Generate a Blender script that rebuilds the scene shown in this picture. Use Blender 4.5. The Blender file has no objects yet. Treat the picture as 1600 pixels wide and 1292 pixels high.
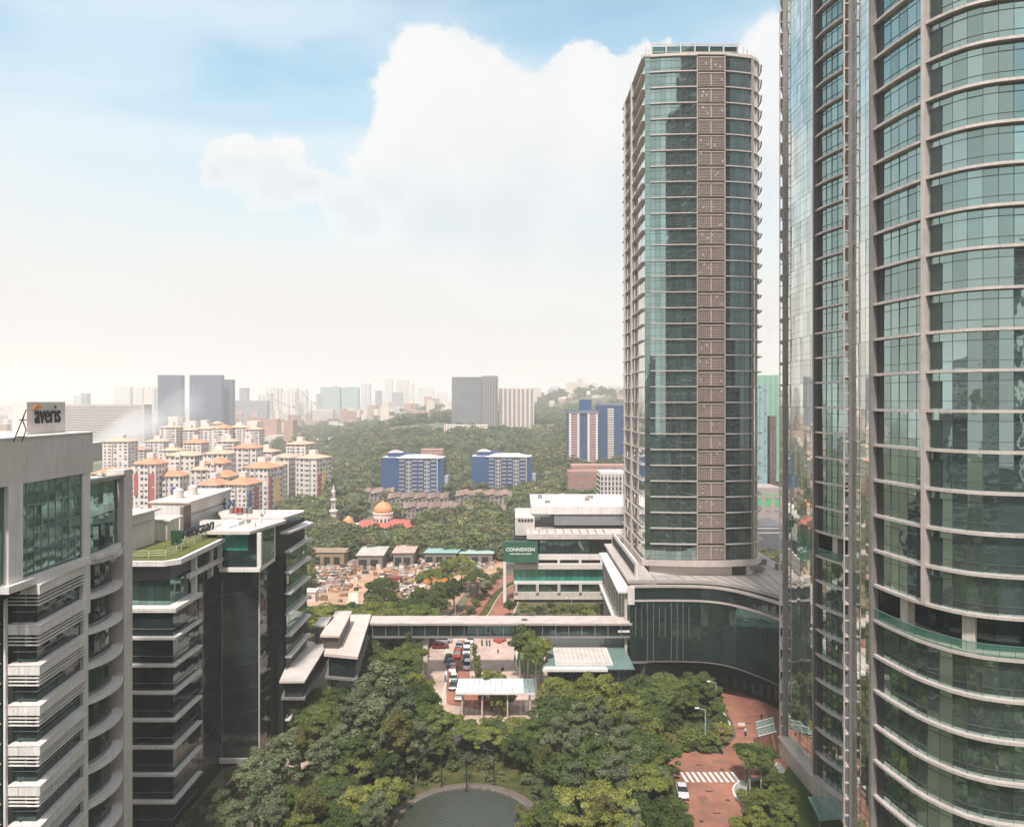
import bpy, bmesh, math, random
import numpy as np
from mathutils import Vector, Matrix, Euler

random.seed(7)
R = math.radians
sc = bpy.context.scene
C = sc.collection

# ------------------------------------------------------------------ camera
F, HZ, CZ = 1100.0, 628.0, 64.0          # focal length in photo pixels, horizon row, eye height (m)
cam_d = bpy.data.cameras.new("camera")
cam = bpy.data.objects.new("camera", cam_d); C.objects.link(cam)
cam.location = (0, 0, CZ); cam.rotation_euler = (R(90), 0, 0)
cam_d.sensor_width = 36; cam_d.lens = 36 * F / 1600
cam_d.shift_y = (HZ - 646) / 1600.0
cam_d.clip_start = 0.5; cam_d.clip_end = 20000
sc.camera = cam
def at(px, py, Y): return ((px - 800) * Y / F, Y, CZ - (py - HZ) * Y / F)
def gr(px, py, z=0.0):
    Y = (CZ - z) * F / (py - HZ); return ((px - 800) * Y / F, Y)
def gx(px, Y): return (px - 800) * Y / F
def pz(py, Y): return CZ - (py - HZ) * Y / F

# ------------------------------------------------------------------ sky, sun, exposure
SUN_EL, SUN_AZ = R(58), R(189)            # azimuth measured clockwise from +Y (high behind the camera)
w = bpy.data.worlds.new("World"); sc.world = w; w.use_nodes = True
nt = w.node_tree; N = nt.nodes; L = nt.links; N.clear()
out = N.new("ShaderNodeOutputWorld"); bg = N.new("ShaderNodeBackground"); L.new(bg.outputs[0], out.inputs[0])
bg.inputs[1].default_value = 0.1
sky = N.new("ShaderNodeTexSky"); sky.sky_type = 'NISHITA'; sky.sun_disc = False
sky.sun_elevation = SUN_EL; sky.sun_rotation = SUN_AZ
sky.air_density = 1.3; sky.dust_density = 0.8; sky.ozone_density = 0.6
tc = N.new("ShaderNodeTexCoord")
def wn(t, **k):
    n = N.new(t)
    for a, b in k.items(): setattr(n, a, b)
    return n
def wmath(op, a, b=None, c=None, clamp=False):
    n = wn("ShaderNodeMath", operation=op, use_clamp=clamp)
    for i, v in enumerate((a, b, c)):
        if v is None: continue
        if isinstance(v, (int, float)): n.inputs[i].default_value = v
        else: L.new(v, n.inputs[i])
    return n.outputs[0]
def wnoise(scale, detail, rough, vec, dist=0.0):
    n = wn("ShaderNodeTexNoise"); n.inputs['Scale'].default_value = scale
    n.inputs['Detail'].default_value = detail; n.inputs['Roughness'].default_value = rough
    n.inputs['Distortion'].default_value = dist
    L.new(vec, n.inputs['Vector']); return n
def wvec(op, a, b, s=None):
    n = wn("ShaderNodeVectorMath", operation=op)
    for i, v in enumerate((a, b)):
        if v is None: continue
        if isinstance(v, (tuple, list)): n.inputs[i].default_value = v
        else: L.new(v, n.inputs[i])
    if s is not None: n.inputs['Scale'].default_value = s
    return n
D = tc.outputs['Generated']
wa = wnoise(9.0, 7.0, 0.58, D)
sub = wvec('SUBTRACT', wa.outputs['Color'], (0.5, 0.5, 0.5))
sca = wvec('SCALE', sub.outputs[0], None, 0.10)
wb_ = wnoise(34.0, 6.0, 0.62, D)
sub2 = wvec('SCALE', wvec('SUBTRACT', wb_.outputs['Color'], (0.5, 0.5, 0.5)).outputs[0], None, 0.042)
DW = wvec('ADD', wvec('ADD', D, sca.outputs[0]).outputs[0], sub2.outputs[0]).outputs[0]
blobs = [(700,135,95),(660,175,80),(745,190,120),(640,240,80),(810,200,90),(900,160,75),(945,150,60),(860,260,140),(1010,150,70),
         (980,260,140),(370,262,48),(330,275,30),(430,278,60),(480,290,45),(600,290,75),(540,320,50),(560,345,60),(690,330,110),(800,350,150),(950,370,140),
         (1080,170,90),(1120,300,160),(1250,150,140),(1420,220,160),(1600,120,150),(1750,300,220),(1950,150,200)]
cur = None
for (bx, by, br) in blobs:
    d = Vector(((bx-800)/F, 1.0, (HZ-by)/F)); ln = d.length; d.normalize()
    dist = wvec('DISTANCE', DW, tuple(d)).outputs['Value']
    v = wmath('MULTIPLY_ADD', dist, -1.0/(br/F/ln), 1.0)
    if cur is None: cur = v
    else:
        n = wn("ShaderNodeMath", operation='SMOOTH_MAX'); L.new(cur, n.inputs[0]); L.new(v, n.inputs[1]); n.inputs[2].default_value = 0.12; cur = n.outputs[0]
# clouds elsewhere round the sky (broken cumulus, thickened out of view for more ambient light)
big = wnoise(1.9, 6.0, 0.55, wvec('ADD', D, (3.7, 7.3, 1.4)).outputs[0])
bigm = wmath('MULTIPLY_ADD', big.outputs['Fac'], 5.0, -2.5)
sepd = wn("ShaderNodeSeparateXYZ"); L.new(D, sepd.inputs[0])
behind = wmath('MULTIPLY_ADD', sepd.outputs['Y'], -2.5, 0.9, clamp=True)   # unseen half of the sky, cloud cover added to brighten the ambient light
cover = wmath('MULTIPLY', wmath('ADD', bigm, 0.6), behind)
allc = wn("ShaderNodeMath", operation='SMOOTH_MAX'); L.new(cur, allc.inputs[0]); L.new(cover, allc.inputs[1]); allc.inputs[2].default_value = 0.1
mr = wn("ShaderNodeMapRange", interpolation_type='SMOOTHSTEP'); L.new(allc.outputs[0], mr.inputs[0])
mr.inputs[1].default_value = -0.05; mr.inputs[2].default_value = 0.17
fade = wn("ShaderNodeMapRange", interpolation_type='SMOOTHSTEP'); L.new(sepd.outputs['Z'], fade.inputs[0]); fade.inputs[1].default_value = 0.15; fade.inputs[2].default_value = 0.34; fade.inputs[3].default_value = 0.25
cl_alpha = wmath('MULTIPLY', mr.outputs[0], fade.outputs[0])
# thin high cloud, drawn out in long streaks
mp = wn("ShaderNodeMapping"); mp.inputs['Rotation'].default_value = (0.15, 0.5, 0.2); mp.inputs['Scale'].default_value = (1.4, 1.4, 4.6); L.new(D, mp.inputs[0])
ci = wnoise(1.7, 5.0, 0.5, mp.outputs[0], 0.4)
mr2 = wn("ShaderNodeMapRange", interpolation_type='SMOOTHSTEP'); L.new(ci.outputs['Fac'], mr2.inputs[0])
mr2.inputs[1].default_value = 0.31; mr2.inputs[2].default_value = 0.66; mr2.inputs[4].default_value = 0.62
# low sky whitens with elevation
lowm = wn("ShaderNodeMapRange", interpolation_type='SMOOTHSTEP'); L.new(sepd.outputs['Z'], lowm.inputs[0])
lowm.inputs[1].default_value = 0.10; lowm.inputs[2].default_value = 0.44; lowm.inputs[3].default_value = 1.0; lowm.inputs[4].default_value = 0.0
# cloud shade: grey bases, bright tops
sh = wnoise(7.5, 7.0, 0.6, DW)
hgt = wn("ShaderNodeMapRange", interpolation_type='SMOOTHSTEP'); L.new(sepd.outputs['Z'], hgt.inputs[0])
hgt.inputs[1].default_value = 0.20; hgt.inputs[2].default_value = 0.42
core_ = wn("ShaderNodeMapRange"); L.new(allc.outputs[0], core_.inputs[0]); core_.inputs[1].default_value = 0.25; core_.inputs[2].default_value = 0.75
shade = wmath('MULTIPLY', core_.outputs[0], wmath('SUBTRACT', 1.0, hgt.outputs[0]))
lump = wmath('MULTIPLY_ADD', sh.outputs['Fac'], 4.0, -1.6, clamp=True)
shade = wmath('ADD', wmath('MULTIPLY', shade, 0.75), wmath('MULTIPLY', lump, 0.30), clamp=True)
ccol = wn("ShaderNodeMix", data_type='RGBA'); L.new(shade, ccol.inputs[0])
ccol.inputs[6].default_value = (4.85, 4.88, 4.9, 1); ccol.inputs[7].default_value = (3.95, 4.15, 4.35, 1)
lift = wn("ShaderNodeMix", data_type='RGBA', blend_type='MULTIPLY'); lift.inputs[0].default_value = 1.0
L.new(sky.outputs[0], lift.inputs[6]); lift.inputs[7].default_value = (0.9, 1.18, 1.05, 1)
def wmix(fac, a, b):
    n = wn("ShaderNodeMix", data_type='RGBA')
    if isinstance(fac, float): n.inputs[0].default_value = fac
    else: L.new(fac, n.inputs[0])
    for i, v in ((6, a), (7, b)):
        if isinstance(v, tuple): n.inputs[i].default_value = v
        else: L.new(v, n.inputs[i])
    return n.outputs[2]
c1 = wmix(mr2.outputs[0], lift.outputs[2], (4.4, 4.95, 5.3, 1))
c2 = wmix(wmath('MULTIPLY', lowm.outputs[0], 0.93), c1, (4.7, 4.4, 4.25, 1))
c3 = wmix(cl_alpha, c2, ccol.outputs[2])
L.new(c3, bg.inputs[0])
w.cycles.sampling_method = 'MANUAL'; w.cycles.sample_map_resolution = 512

sun_d = bpy.data.lights.new("sun", 'SUN'); sun = bpy.data.objects.new("sun", sun_d); C.objects.link(sun)
sun_d.energy = 2.7; sun_d.angle = R(5); sun_d.color = (1.0, 0.955, 0.905)
sd = Vector((math.sin(SUN_AZ)*math.cos(SUN_EL), math.cos(SUN_AZ)*math.cos(SUN_EL), math.sin(SUN_EL)))
sun.rotation_euler = sd.to_track_quat('Z', 'Y').to_euler(); sun.location = (0, 0, 300)

vs = sc.view_settings; vs.view_transform = 'Standard'; vs.look = 'None'; vs.gamma = 1; vs.use_curve_mapping = False
vs.exposure = 0.97
cy = sc.cycles
cy.use_denoising = True; cy.max_bounces = 6; cy.diffuse_bounces = 2; cy.glossy_bounces = 4; cy.transmission_bounces = 4
cy.transparent_max_bounces = 6; cy.volume_bounces = 3; cy.caustics_reflective = False; cy.caustics_refractive = False
cy.sample_clamp_indirect = 4.0; cy.use_adaptive_sampling = True; cy.adaptive_threshold = 0.02

# ------------------------------------------------------------------ materials
MATS = {}
def mat(name, col, rough=0.7, metal=0.0, var=0.12, scale=0.6, bump=0.0, bscale=8.0, spec=0.5, objvar=0.0, col2=None, streak=0.0):
    if name in MATS: return MATS[name]
    m = bpy.data.materials.new(name); m.use_nodes = True; MATS[name] = m
    nt = m.node_tree; b = nt.nodes['Principled BSDF']
    b.inputs['Roughness'].default_value = rough; b.inputs['Metallic'].default_value = metal
    b.inputs['Specular IOR Level'].default_value = spec
    t = nt.nodes.new("ShaderNodeTexCoord"); geo = nt.nodes.new("ShaderNodeNewGeometry")
    n = nt.nodes.new("ShaderNodeTexNoise"); n.inputs['Scale'].default_value = scale; n.inputs['Detail'].default_value = 5
    n.inputs['Roughness'].default_value = 0.6
    nt.links.new(geo.outputs['Position'], n.inputs['Vector'])
    r = nt.nodes.new("ShaderNodeMapRange"); nt.links.new(n.outputs['Fac'], r.inputs[0])
    r.inputs[1].default_value = 0.3; r.inputs[2].default_value = 0.7
    mx = nt.nodes.new("ShaderNodeMix"); mx.data_type = 'RGBA'; nt.links.new(r.outputs[0], mx.inputs[0])
    a = tuple(c*(1-var) for c in col); bb = col2 or tuple(min(1, c*(1+var)) for c in col)
    mx.inputs[6].default_value = (*a, 1); mx.inputs[7].default_value = (*bb, 1)
    o = mx.outputs[2]
    if streak:   # rain streaks and grime drawn out down the face
        mpp = nt.nodes.new("ShaderNodeMapping"); mpp.inputs['Scale'].default_value = (2.4, 2.4, 0.16); nt.links.new(geo.outputs['Position'], mpp.inputs[0])
        ns = nt.nodes.new("ShaderNodeTexNoise"); ns.inputs['Scale'].default_value = 1.3; ns.inputs['Detail'].default_value = 6; ns.inputs['Roughness'].default_value = 0.7; nt.links.new(mpp.outputs[0], ns.inputs['Vector'])
        rs_ = nt.nodes.new("ShaderNodeMapRange"); rs_.inputs[1].default_value = 0.42; rs_.inputs[2].default_value = 0.72; rs_.inputs[3].default_value = 1.0; rs_.inputs[4].default_value = 1-streak; nt.links.new(ns.outputs['Fac'], rs_.inputs[0])
        h3 = nt.nodes.new("ShaderNodeHueSaturation"); nt.links.new(o, h3.inputs['Color']); nt.links.new(rs_.outputs[0], h3.inputs['Value']); o = h3.outputs[0]
    if objvar:
        oi = nt.nodes.new("ShaderNodeObjectInfo"); hs = nt.nodes.new("ShaderNodeHueSaturation")
        r2 = nt.nodes.new("ShaderNodeMapRange"); nt.links.new(oi.outputs['Random'], r2.inputs[0])
        r2.inputs[3].default_value = 1-objvar; r2.inputs[4].default_value = 1+objvar
        nt.links.new(r2.outputs[0], hs.inputs['Value']); nt.links.new(o, hs.inputs['Color']); o = hs.outputs[0]
    nt.links.new(o, b.inputs['Base Color'])
    if bump:
        n2 = nt.nodes.new("ShaderNodeTexNoise"); n2.inputs['Scale'].default_value = bscale; n2.inputs['Detail'].default_value = 3
        nt.links.new(geo.outputs['Position'], n2.inputs['Vector'])
        bp = nt.nodes.new("ShaderNodeBump"); bp.inputs['Strength'].default_value = bump; bp.inputs['Distance'].default_value = 0.05
        nt.links.new(n2.outputs['Fac'], bp.inputs['Height']); nt.links.new(bp.outputs[0], b.inputs['Normal'])
    return m
def glass(name, col, metal=0.9, rough=0.03, wob=0.012, wscale=0.5):
    m = bpy.data.materials.new(name); m.use_nodes = True; MATS[name] = m
    nt = m.node_tree; b = nt.nodes['Principled BSDF']
    b.inputs['Roughness'].default_value = rough; b.inputs['Metallic'].default_value = metal
    b.inputs['Specular IOR Level'].default_value = 0.8
    geo = nt.nodes.new("ShaderNodeNewGeometry")
    oi = nt.nodes.new("ShaderNodeObjectInfo")
    wn_ = nt.nodes.new("ShaderNodeTexWhiteNoise"); wn_.noise_dimensions = '2D'
    cb = nt.nodes.new("ShaderNodeCombineXYZ"); nt.links.new(oi.outputs['Random'], cb.inputs[0]); nt.links.new(geo.outputs['Random Per Island'], cb.inputs[1])
    nt.links.new(cb.outputs[0], wn_.inputs['Vector'])
    r = nt.nodes.new("ShaderNodeMapRange"); nt.links.new(wn_.outputs['Value'], r.inputs[0]); r.inputs[3].default_value = 0.74; r.inputs[4].default_value = 1.14
    hs = nt.nodes.new("ShaderNodeHueSaturation"); nt.links.new(r.outputs[0], hs.inputs['Value']); hs.inputs['Color'].default_value = (*col, 1)
    nt.links.new(hs.outputs[0], b.inputs['Base Color'])
    n = nt.nodes.new("ShaderNodeTexNoise"); n.inputs['Scale'].default_value = wscale; n.inputs['Detail'].default_value = 1.5
    nt.links.new(geo.outputs['Position'], n.inputs['Vector'])
    bp = nt.nodes.new("ShaderNodeBump"); bp.inputs['Strength'].default_value = 1.0; bp.inputs['Distance'].default_value = wob
    nt.links.new(n.outputs['Fac'], bp.inputs['Height']); nt.links.new(bp.outputs[0], b.inputs['Normal'])
    return m
def clear_glass(name, col, alpha=0.5):
    m = bpy.data.materials.new(name); m.use_nodes = True; MATS[name] = m
    b = m.node_tree.nodes['Principled BSDF']; b.inputs['Base Color'].default_value = (*col, 1); b.inputs['Roughness'].default_value = 0.08
    b.inputs['Alpha'].default_value = alpha
    geo = m.node_tree.nodes.new("ShaderNodeNewGeometry"); n = m.node_tree.nodes.new("ShaderNodeTexNoise"); n.inputs['Scale'].default_value = 0.8
    m.node_tree.links.new(geo.outputs['Position'], n.inputs['Vector'])
    r = m.node_tree.nodes.new("ShaderNodeMapRange"); r.inputs[3].default_value = alpha*0.85; r.inputs[4].default_value = min(1, alpha*1.15)
    m.node_tree.links.new(n.outputs['Fac'], r.inputs[0]); m.node_tree.links.new(r.outputs[0], b.inputs['Alpha'])
    return m
M_GL = glass("tower_glass", (0.33, 0.43, 0.40), wob=0.022)
M_GF = glass("flank_glass", (0.74, 0.76, 0.71), wob=0.006)
M_GM = glass("mid_glass", (0.33, 0.44, 0.41), wob=0.008)
M_GD = glass("dark_glass", (0.045, 0.075, 0.075), metal=0.6, wob=0.02)
M_GP = glass("podium_glass", (0.075, 0.13, 0.12), metal=0.75, wob=0.03, wscale=0.35)
M_GG = glass("green_glass", (0.16, 0.27, 0.24), metal=0.8, wob=0.010)
M_GT = glass("teal_panel_glass", (0.05, 0.30, 0.22), metal=0.2, rough=0.15)
M_BAL = clear_glass("balustrade_glass", (0.06, 0.22, 0.16), 0.35)
M_CAN = clear_glass("canopy_glass", (0.82, 0.84, 0.82), 0.93)
M_TEALCAN = clear_glass("teal_canopy_glass", (0.24, 0.36, 0.33), 0.5)
M_CORE = mat("dark_core", (0.02, 0.022, 0.022), 0.8)
M_ALU = mat("beige_aluminium", (0.60, 0.52, 0.48), 0.45, 0.2, 0.10, 0.7, streak=0.25)
M_ALUD = mat("grey_aluminium", (0.27, 0.245, 0.235), 0.5, 0.3, 0.15, 0.7)
M_MUL = mat("mullion_grey", (0.10, 0.12, 0.115), 0.5, 0.4)
M_WHITE = mat("white_cladding", (0.78, 0.725, 0.69), 0.55, 0, 0.08, 0.35, streak=0.26, objvar=0.05)
M_STONE = mat("grey_beige_render", (0.67, 0.60, 0.56), 0.8, 0, 0.07, 0.3, 0.15, streak=0.16)
M_ROOFW = mat("white_roof_sheet", (0.60, 0.53, 0.49), 0.6, 0, 0.16, 0.35)
M_PINK = mat("pinkish_roof_sheet", (0.60, 0.50, 0.45), 0.7, 0, 0.10, 0.3)
M_BROWN = mat("brown_louvre", (0.29, 0.215, 0.185), 0.7, 0, 0.2, 0.8, objvar=0.12)
M_BROWNF = mat("brown_frame", (0.38, 0.31, 0.28), 0.7, 0, 0.1, 0.6)
M_GRASSR = mat("roof_turf", (0.13, 0.14, 0.045), 0.95, 0, 0.3, 1.2, 0.5, 12, 0.1)
M_COL = mat("stone_column", (0.58, 0.52, 0.46), 0.7, 0, 0.08, streak=0.3, objvar=0.06)

# ------------------------------------------------------------------ mesh helpers
BASE = {}
class MB:
    def __init__(s): s.v = []; s.f = []
    def add(s, vs, fs):
        n = len(s.v); s.v += [tuple(p) for p in vs]; s.f += [tuple(i+n for i in f) for f in fs]; return s
    def hexa(s, p):  # p: 4 bottom (ccw) + 4 top
        return s.add(p, [(3,2,1,0),(4,5,6,7),(0,1,5,4),(1,2,6,5),(2,3,7,6),(3,0,4,7)])
    def box(s, x0, x1, y0, y1, z0, z1):
        return s.hexa([(x0,y0,z0),(x1,y0,z0),(x1,y1,z0),(x0,y1,z0),(x0,y0,z1),(x1,y0,z1),(x1,y1,z1),(x0,y1,z1)])
    def obox(s, c, sx, sy, sz, a=0.0):  # centre of the base, sizes, turn about z
        ca, sa = math.cos(a), math.sin(a); q = []
        for zz in (0, sz):
            for ux, uy in ((-1,-1),(1,-1),(1,1),(-1,1)):
                x, y = ux*sx/2, uy*sy/2; q.append((c[0]+x*ca-y*sa, c[1]+x*sa+y*ca, c[2]+zz))
        return s.hexa(q)
    def prism(s, poly, z0, z1, z1s=None):
        n = len(poly); vs = [(x,y,z0) for x,y in poly] + [(x,y,(z1 if z1s is None else z1s[i])) for i,(x,y) in enumerate(poly)]
        fs = [tuple(range(n-1,-1,-1)), tuple(range(n,2*n))] + [(i,(i+1)%n,n+(i+1)%n,n+i) for i in range(n)]
        return s.add(vs, fs)
    def ribbon(s, ins, outs, z0, z1, closed=False):  # band between two plan polylines
        n = len(ins); m = n if closed else n-1
        vs = [(x,y,z0) for x,y in ins]+[(x,y,z0) for x,y in outs]+[(x,y,z1) for x,y in ins]+[(x,y,z1) for x,y in outs]
        fs = []
        for i in range(m):
            j = (i+1) % n
            fs += [(i,j,n+j,n+i),(2*n+i,3*n+i,3*n+j,2*n+j),(n+i,n+j,3*n+j,3*n+i),(i,2*n+i,2*n+j,j)]
        if not closed: fs += [(0,n,3*n,2*n),(n-1,3*n-1,4*n-1,2*n-1)]
        return s.add(vs, fs)
    def tube(s, p0, p1, r0, r1=None, n=8):
        r1 = r0 if r1 is None else r1
        a = Vector(p0); b = Vector(p1); d = (b-a).normalized()
        u = d.orthogonal().normalized(); v = d.cross(u); vs = []
        for c, r in ((a, r0), (b, r1)):
            for k in range(n):
                t = 2*math.pi*k/n; q = c + u*(r*math.cos(t)) + v*(r*math.sin(t)); vs.append(tuple(q))
        return s.add(vs, [tuple(range(n-1,-1,-1)), tuple(range(n,2*n))]+[(k,(k+1)%n,n+(k+1)%n,n+k) for k in range(n)])
    def lathe(s, c, prof, n=20):
        vs = []; fs = []
        for (r, z) in prof:
            for k in range(n):
                t = 2*math.pi*k/n; vs.append((c[0]+r*math.cos(t), c[1]+r*math.sin(t), c[2]+z))
        for i in range(len(prof)-1):
            for k in range(n): fs.append((i*n+k, i*n+(k+1)%n, (i+1)*n+(k+1)%n, (i+1)*n+k))
        return s.add(vs, fs)
    def wall(s, p0, p1, s0, s1, n0, n1, z0, z1):  # box along a wall from p0 to p1, outward = right of travel
        d = Vector((p1[0]-p0[0], p1[1]-p0[1])).normalized(); nx, ny = d.y, -d.x
        def P(a, b): return (p0[0]+d.x*a+nx*b, p0[1]+d.y*a+ny*b)
        q = [P(s0,n1),P(s1,n1),P(s1,n0),P(s0,n0)]
        return s.hexa([(x,y,z0) for x,y in q]+[(x,y,z1) for x,y in q])
    def hip(s, x0, x1, y0, y1, z0, h, ov=0.6):
        x0-=ov; x1+=ov; y0-=ov; y1+=ov; w_=x1-x0; d=y1-y0
        if w_ >= d: r0=(x0+d/2,(y0+y1)/2); r1=(x1-d/2,(y0+y1)/2)
        else: r0=((x0+x1)/2,y0+w_/2); r1=((x0+x1)/2,y1-w_/2)
        vs=[(x0,y0,z0),(x1,y0,z0),(x1,y1,z0),(x0,y1,z0),(r0[0],r0[1],z0+h),(r1[0],r1[1],z0+h)]
        if w_ >= d: fs=[(0,1,5,4),(1,2,5),(2,3,4,5),(3,0,4),(3,2,1,0)]
        else: fs=[(0,1,4),(1,2,5,4),(2,3,5),(3,0,4,5),(3,2,1,0)]
        return s.add(vs, fs)
    def mesh(s, name, off=(0,0,0)):
        me = bpy.data.meshes.new(name)
        vs = s.v if off == (0,0,0) else [(x-off[0],y-off[1],z-off[2]) for x,y,z in s.v]
        me.from_pydata(vs, [], s.f); me.update(); return me
def fix(me):
    bm = bmesh.new(); bm.from_mesh(me); bmesh.ops.recalc_face_normals(bm, faces=bm.faces); bm.to_mesh(me); bm.free()
def thing(name, label, cat, loc=(0,0,0), group=None, rz=0.0, kind=None, local=False):
    o = bpy.data.objects.new(name, None); C.objects.link(o); o.location = loc; o.rotation_euler = (0,0,rz); o.empty_display_size = 0.3
    if label: o['label'] = label
    if cat: o['category'] = cat
    if group: o['group'] = group
    if kind: o['kind'] = kind
    BASE[o.name] = (0,0,0) if local else tuple(loc)
    return o
def obj(name, mb, m, parent=None, kind=None, label=None, smooth=False, cat=None, group=None):
    off = (0,0,0)
    if parent is not None: off = BASE.get(parent.name, (0,0,0))
    me = mb.mesh(name, off) if isinstance(mb, MB) else mb
    if isinstance(mb, MB): fix(me)
    if m is not None and not len(me.materials): me.materials.append(m)
    if smooth:
        for p in me.polygons: p.use_smooth = True
    o = bpy.data.objects.new(name, me); C.objects.link(o)
    if parent is not None: o.parent = parent; BASE[o.name] = off
    if kind: o['kind'] = kind
    if label: o['label'] = label
    if cat: o['category'] = cat
    if group: o['group'] = group
    return o
def inst(name, me, loc, rot=(0,0,0), parent=None, kind=None):
    o = bpy.data.objects.new(name, me); C.objects.link(o)
    if parent is not None:
        b = BASE[parent.name]; o.parent = parent; loc = (loc[0]-b[0], loc[1]-b[1], loc[2]-b[2])
    o.location = loc; o.rotation_euler = rot
    if kind: o['kind'] = kind
    return o
def copy_tree(o, parent=None, loc=None, rz=None, s=None, label=None):
    c = o.copy(); C.objects.link(c)
    if parent is not None: c.parent = parent
    if loc is not None: c.location = loc
    if rz is not None: c.rotation_euler = (0, 0, rz)
    if s is not None: c.scale = s if isinstance(s, tuple) else (s,)*3
    if label: c['label'] = label
    for ch in list(o.children): copy_tree(ch, c)
    return c
def in_view(x, y, z):
    if y < 2: return 0
    px = 800+F*x/y; py = HZ+(CZ-z)*F/y
    return 1 if (-10 < px < 1610 and -20 < py < 1310) else 0
def pane_mesh(w_, h, m):
    k = ("pane", round(w_, 3), round(h, 3), m.name)
    if k not in BASE:
        BASE[k] = MB().box(-w_/2, w_/2, -0.03, 0.03, 0, h).mesh("pane"); BASE[k].materials.append(m)
    return BASE[k]
def panes(parent, lst, m, limit=300, name="glass_pane", tilt=0.35):
    """lst: (x, y, z, ang, w, h); the ones that show largest become parts, the rest one joined part"""
    def score(p):
        x, y, z, a, w_, h = p
        if not in_view(x, y, z+h/2): return 0
        nx, ny = math.sin(a), -math.cos(a)            # outward normal
        dd = Vector((x, y, z-CZ)); c = -(dd.x*nx+dd.y*ny)/dd.length
        return max(0, c)*w_*h/(dd.length**2)
    lst = sorted(lst, key=score, reverse=True); rnd = random.Random(len(lst))
    big = [p for p in lst[:limit] if score(p) > 0]; rest = lst[len(big):]
    for (x, y, z, a, w_, h) in big:
        inst(name, pane_mesh(w_, h, m), (x, y, z), (R(rnd.gauss(0, tilt)), 0, a+R(rnd.gauss(0, tilt))), parent)
    if rest:
        mb = MB()
        for (x, y, z, a, w_, h) in rest:
            t = R(rnd.gauss(0, tilt)); a2 = a+R(rnd.gauss(0, tilt)); ca, sa = math.cos(a2), math.sin(a2); q = []
            for lx, lz in ((-w_/2,0),(w_/2,0),(w_/2,h),(-w_/2,h)):
                ly = -math.sin(t)*lz; q.append((x+lx*ca-ly*sa, y+lx*sa+ly*ca, z+lz*math.cos(t)))
            mb.add(q, [(0,1,2,3)])
        off = BASE[parent.name]; me = mb.mesh("glass_panes", off); me.materials.append(m)
        obj("glass_panes", me, m, parent, kind="stuff")
def resample(pts, pitch=None, n=None):
    seg = [math.dist(pts[i], pts[i+1]) for i in range(len(pts)-1)]; T = sum(seg)
    n = n or max(1, round(T/pitch)); outp = []; i = 0; acc = 0
    for k in range(n+1):
        t = T*k/n
        while i < len(seg)-1 and acc+seg[i] < t: acc += seg[i]; i += 1
        u = (t-acc)/seg[i] if seg[i] else 0; outp.append((pts[i][0]+(pts[i+1][0]-pts[i][0])*u, pts[i][1]+(pts[i+1][1]-pts[i][1])*u))
    return outp
def catmull(cp, sub=12):
    n = len(cp); res = []
    for i in range(n):
        p0, p1, p2, p3 = (Vector(cp[(i+k-1) % n]) for k in range(4)); seg = []
        for j in range(sub):
            t = j/sub; q = 0.5*((2*p1)+(-p0+p2)*t+(2*p0-5*p1+4*p2-p3)*t*t+(-p0+3*p1-3*p2+p3)*t*t*t); seg.append((q.x, q.y))
        res.append(seg)
    return res
def offs(pts, d, closed=False):
    """shift a plan polyline to its right by d"""
    n = len(pts); r = []
    for i in range(n):
        a = pts[(i-1) % n] if (closed or i > 0) else pts[i]; b = pts[(i+1) % n] if (closed or i < n-1) else pts[i]
        t = Vector((b[0]-a[0], b[1]-a[1])).normalized()
        if not closed and 0 < i < n-1 or closed:
            t1 = Vector((pts[i][0]-a[0], pts[i][1]-a[1])); 
            if t1.length > 1e-6:
                t1.normalize(); cs = max(0.5, t.dot(t1))
            else: cs = 1
        else: cs = 1
        r.append((pts[i][0]+t.y*d/cs, pts[i][1]-t.x*d/cs))
    return r
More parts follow.
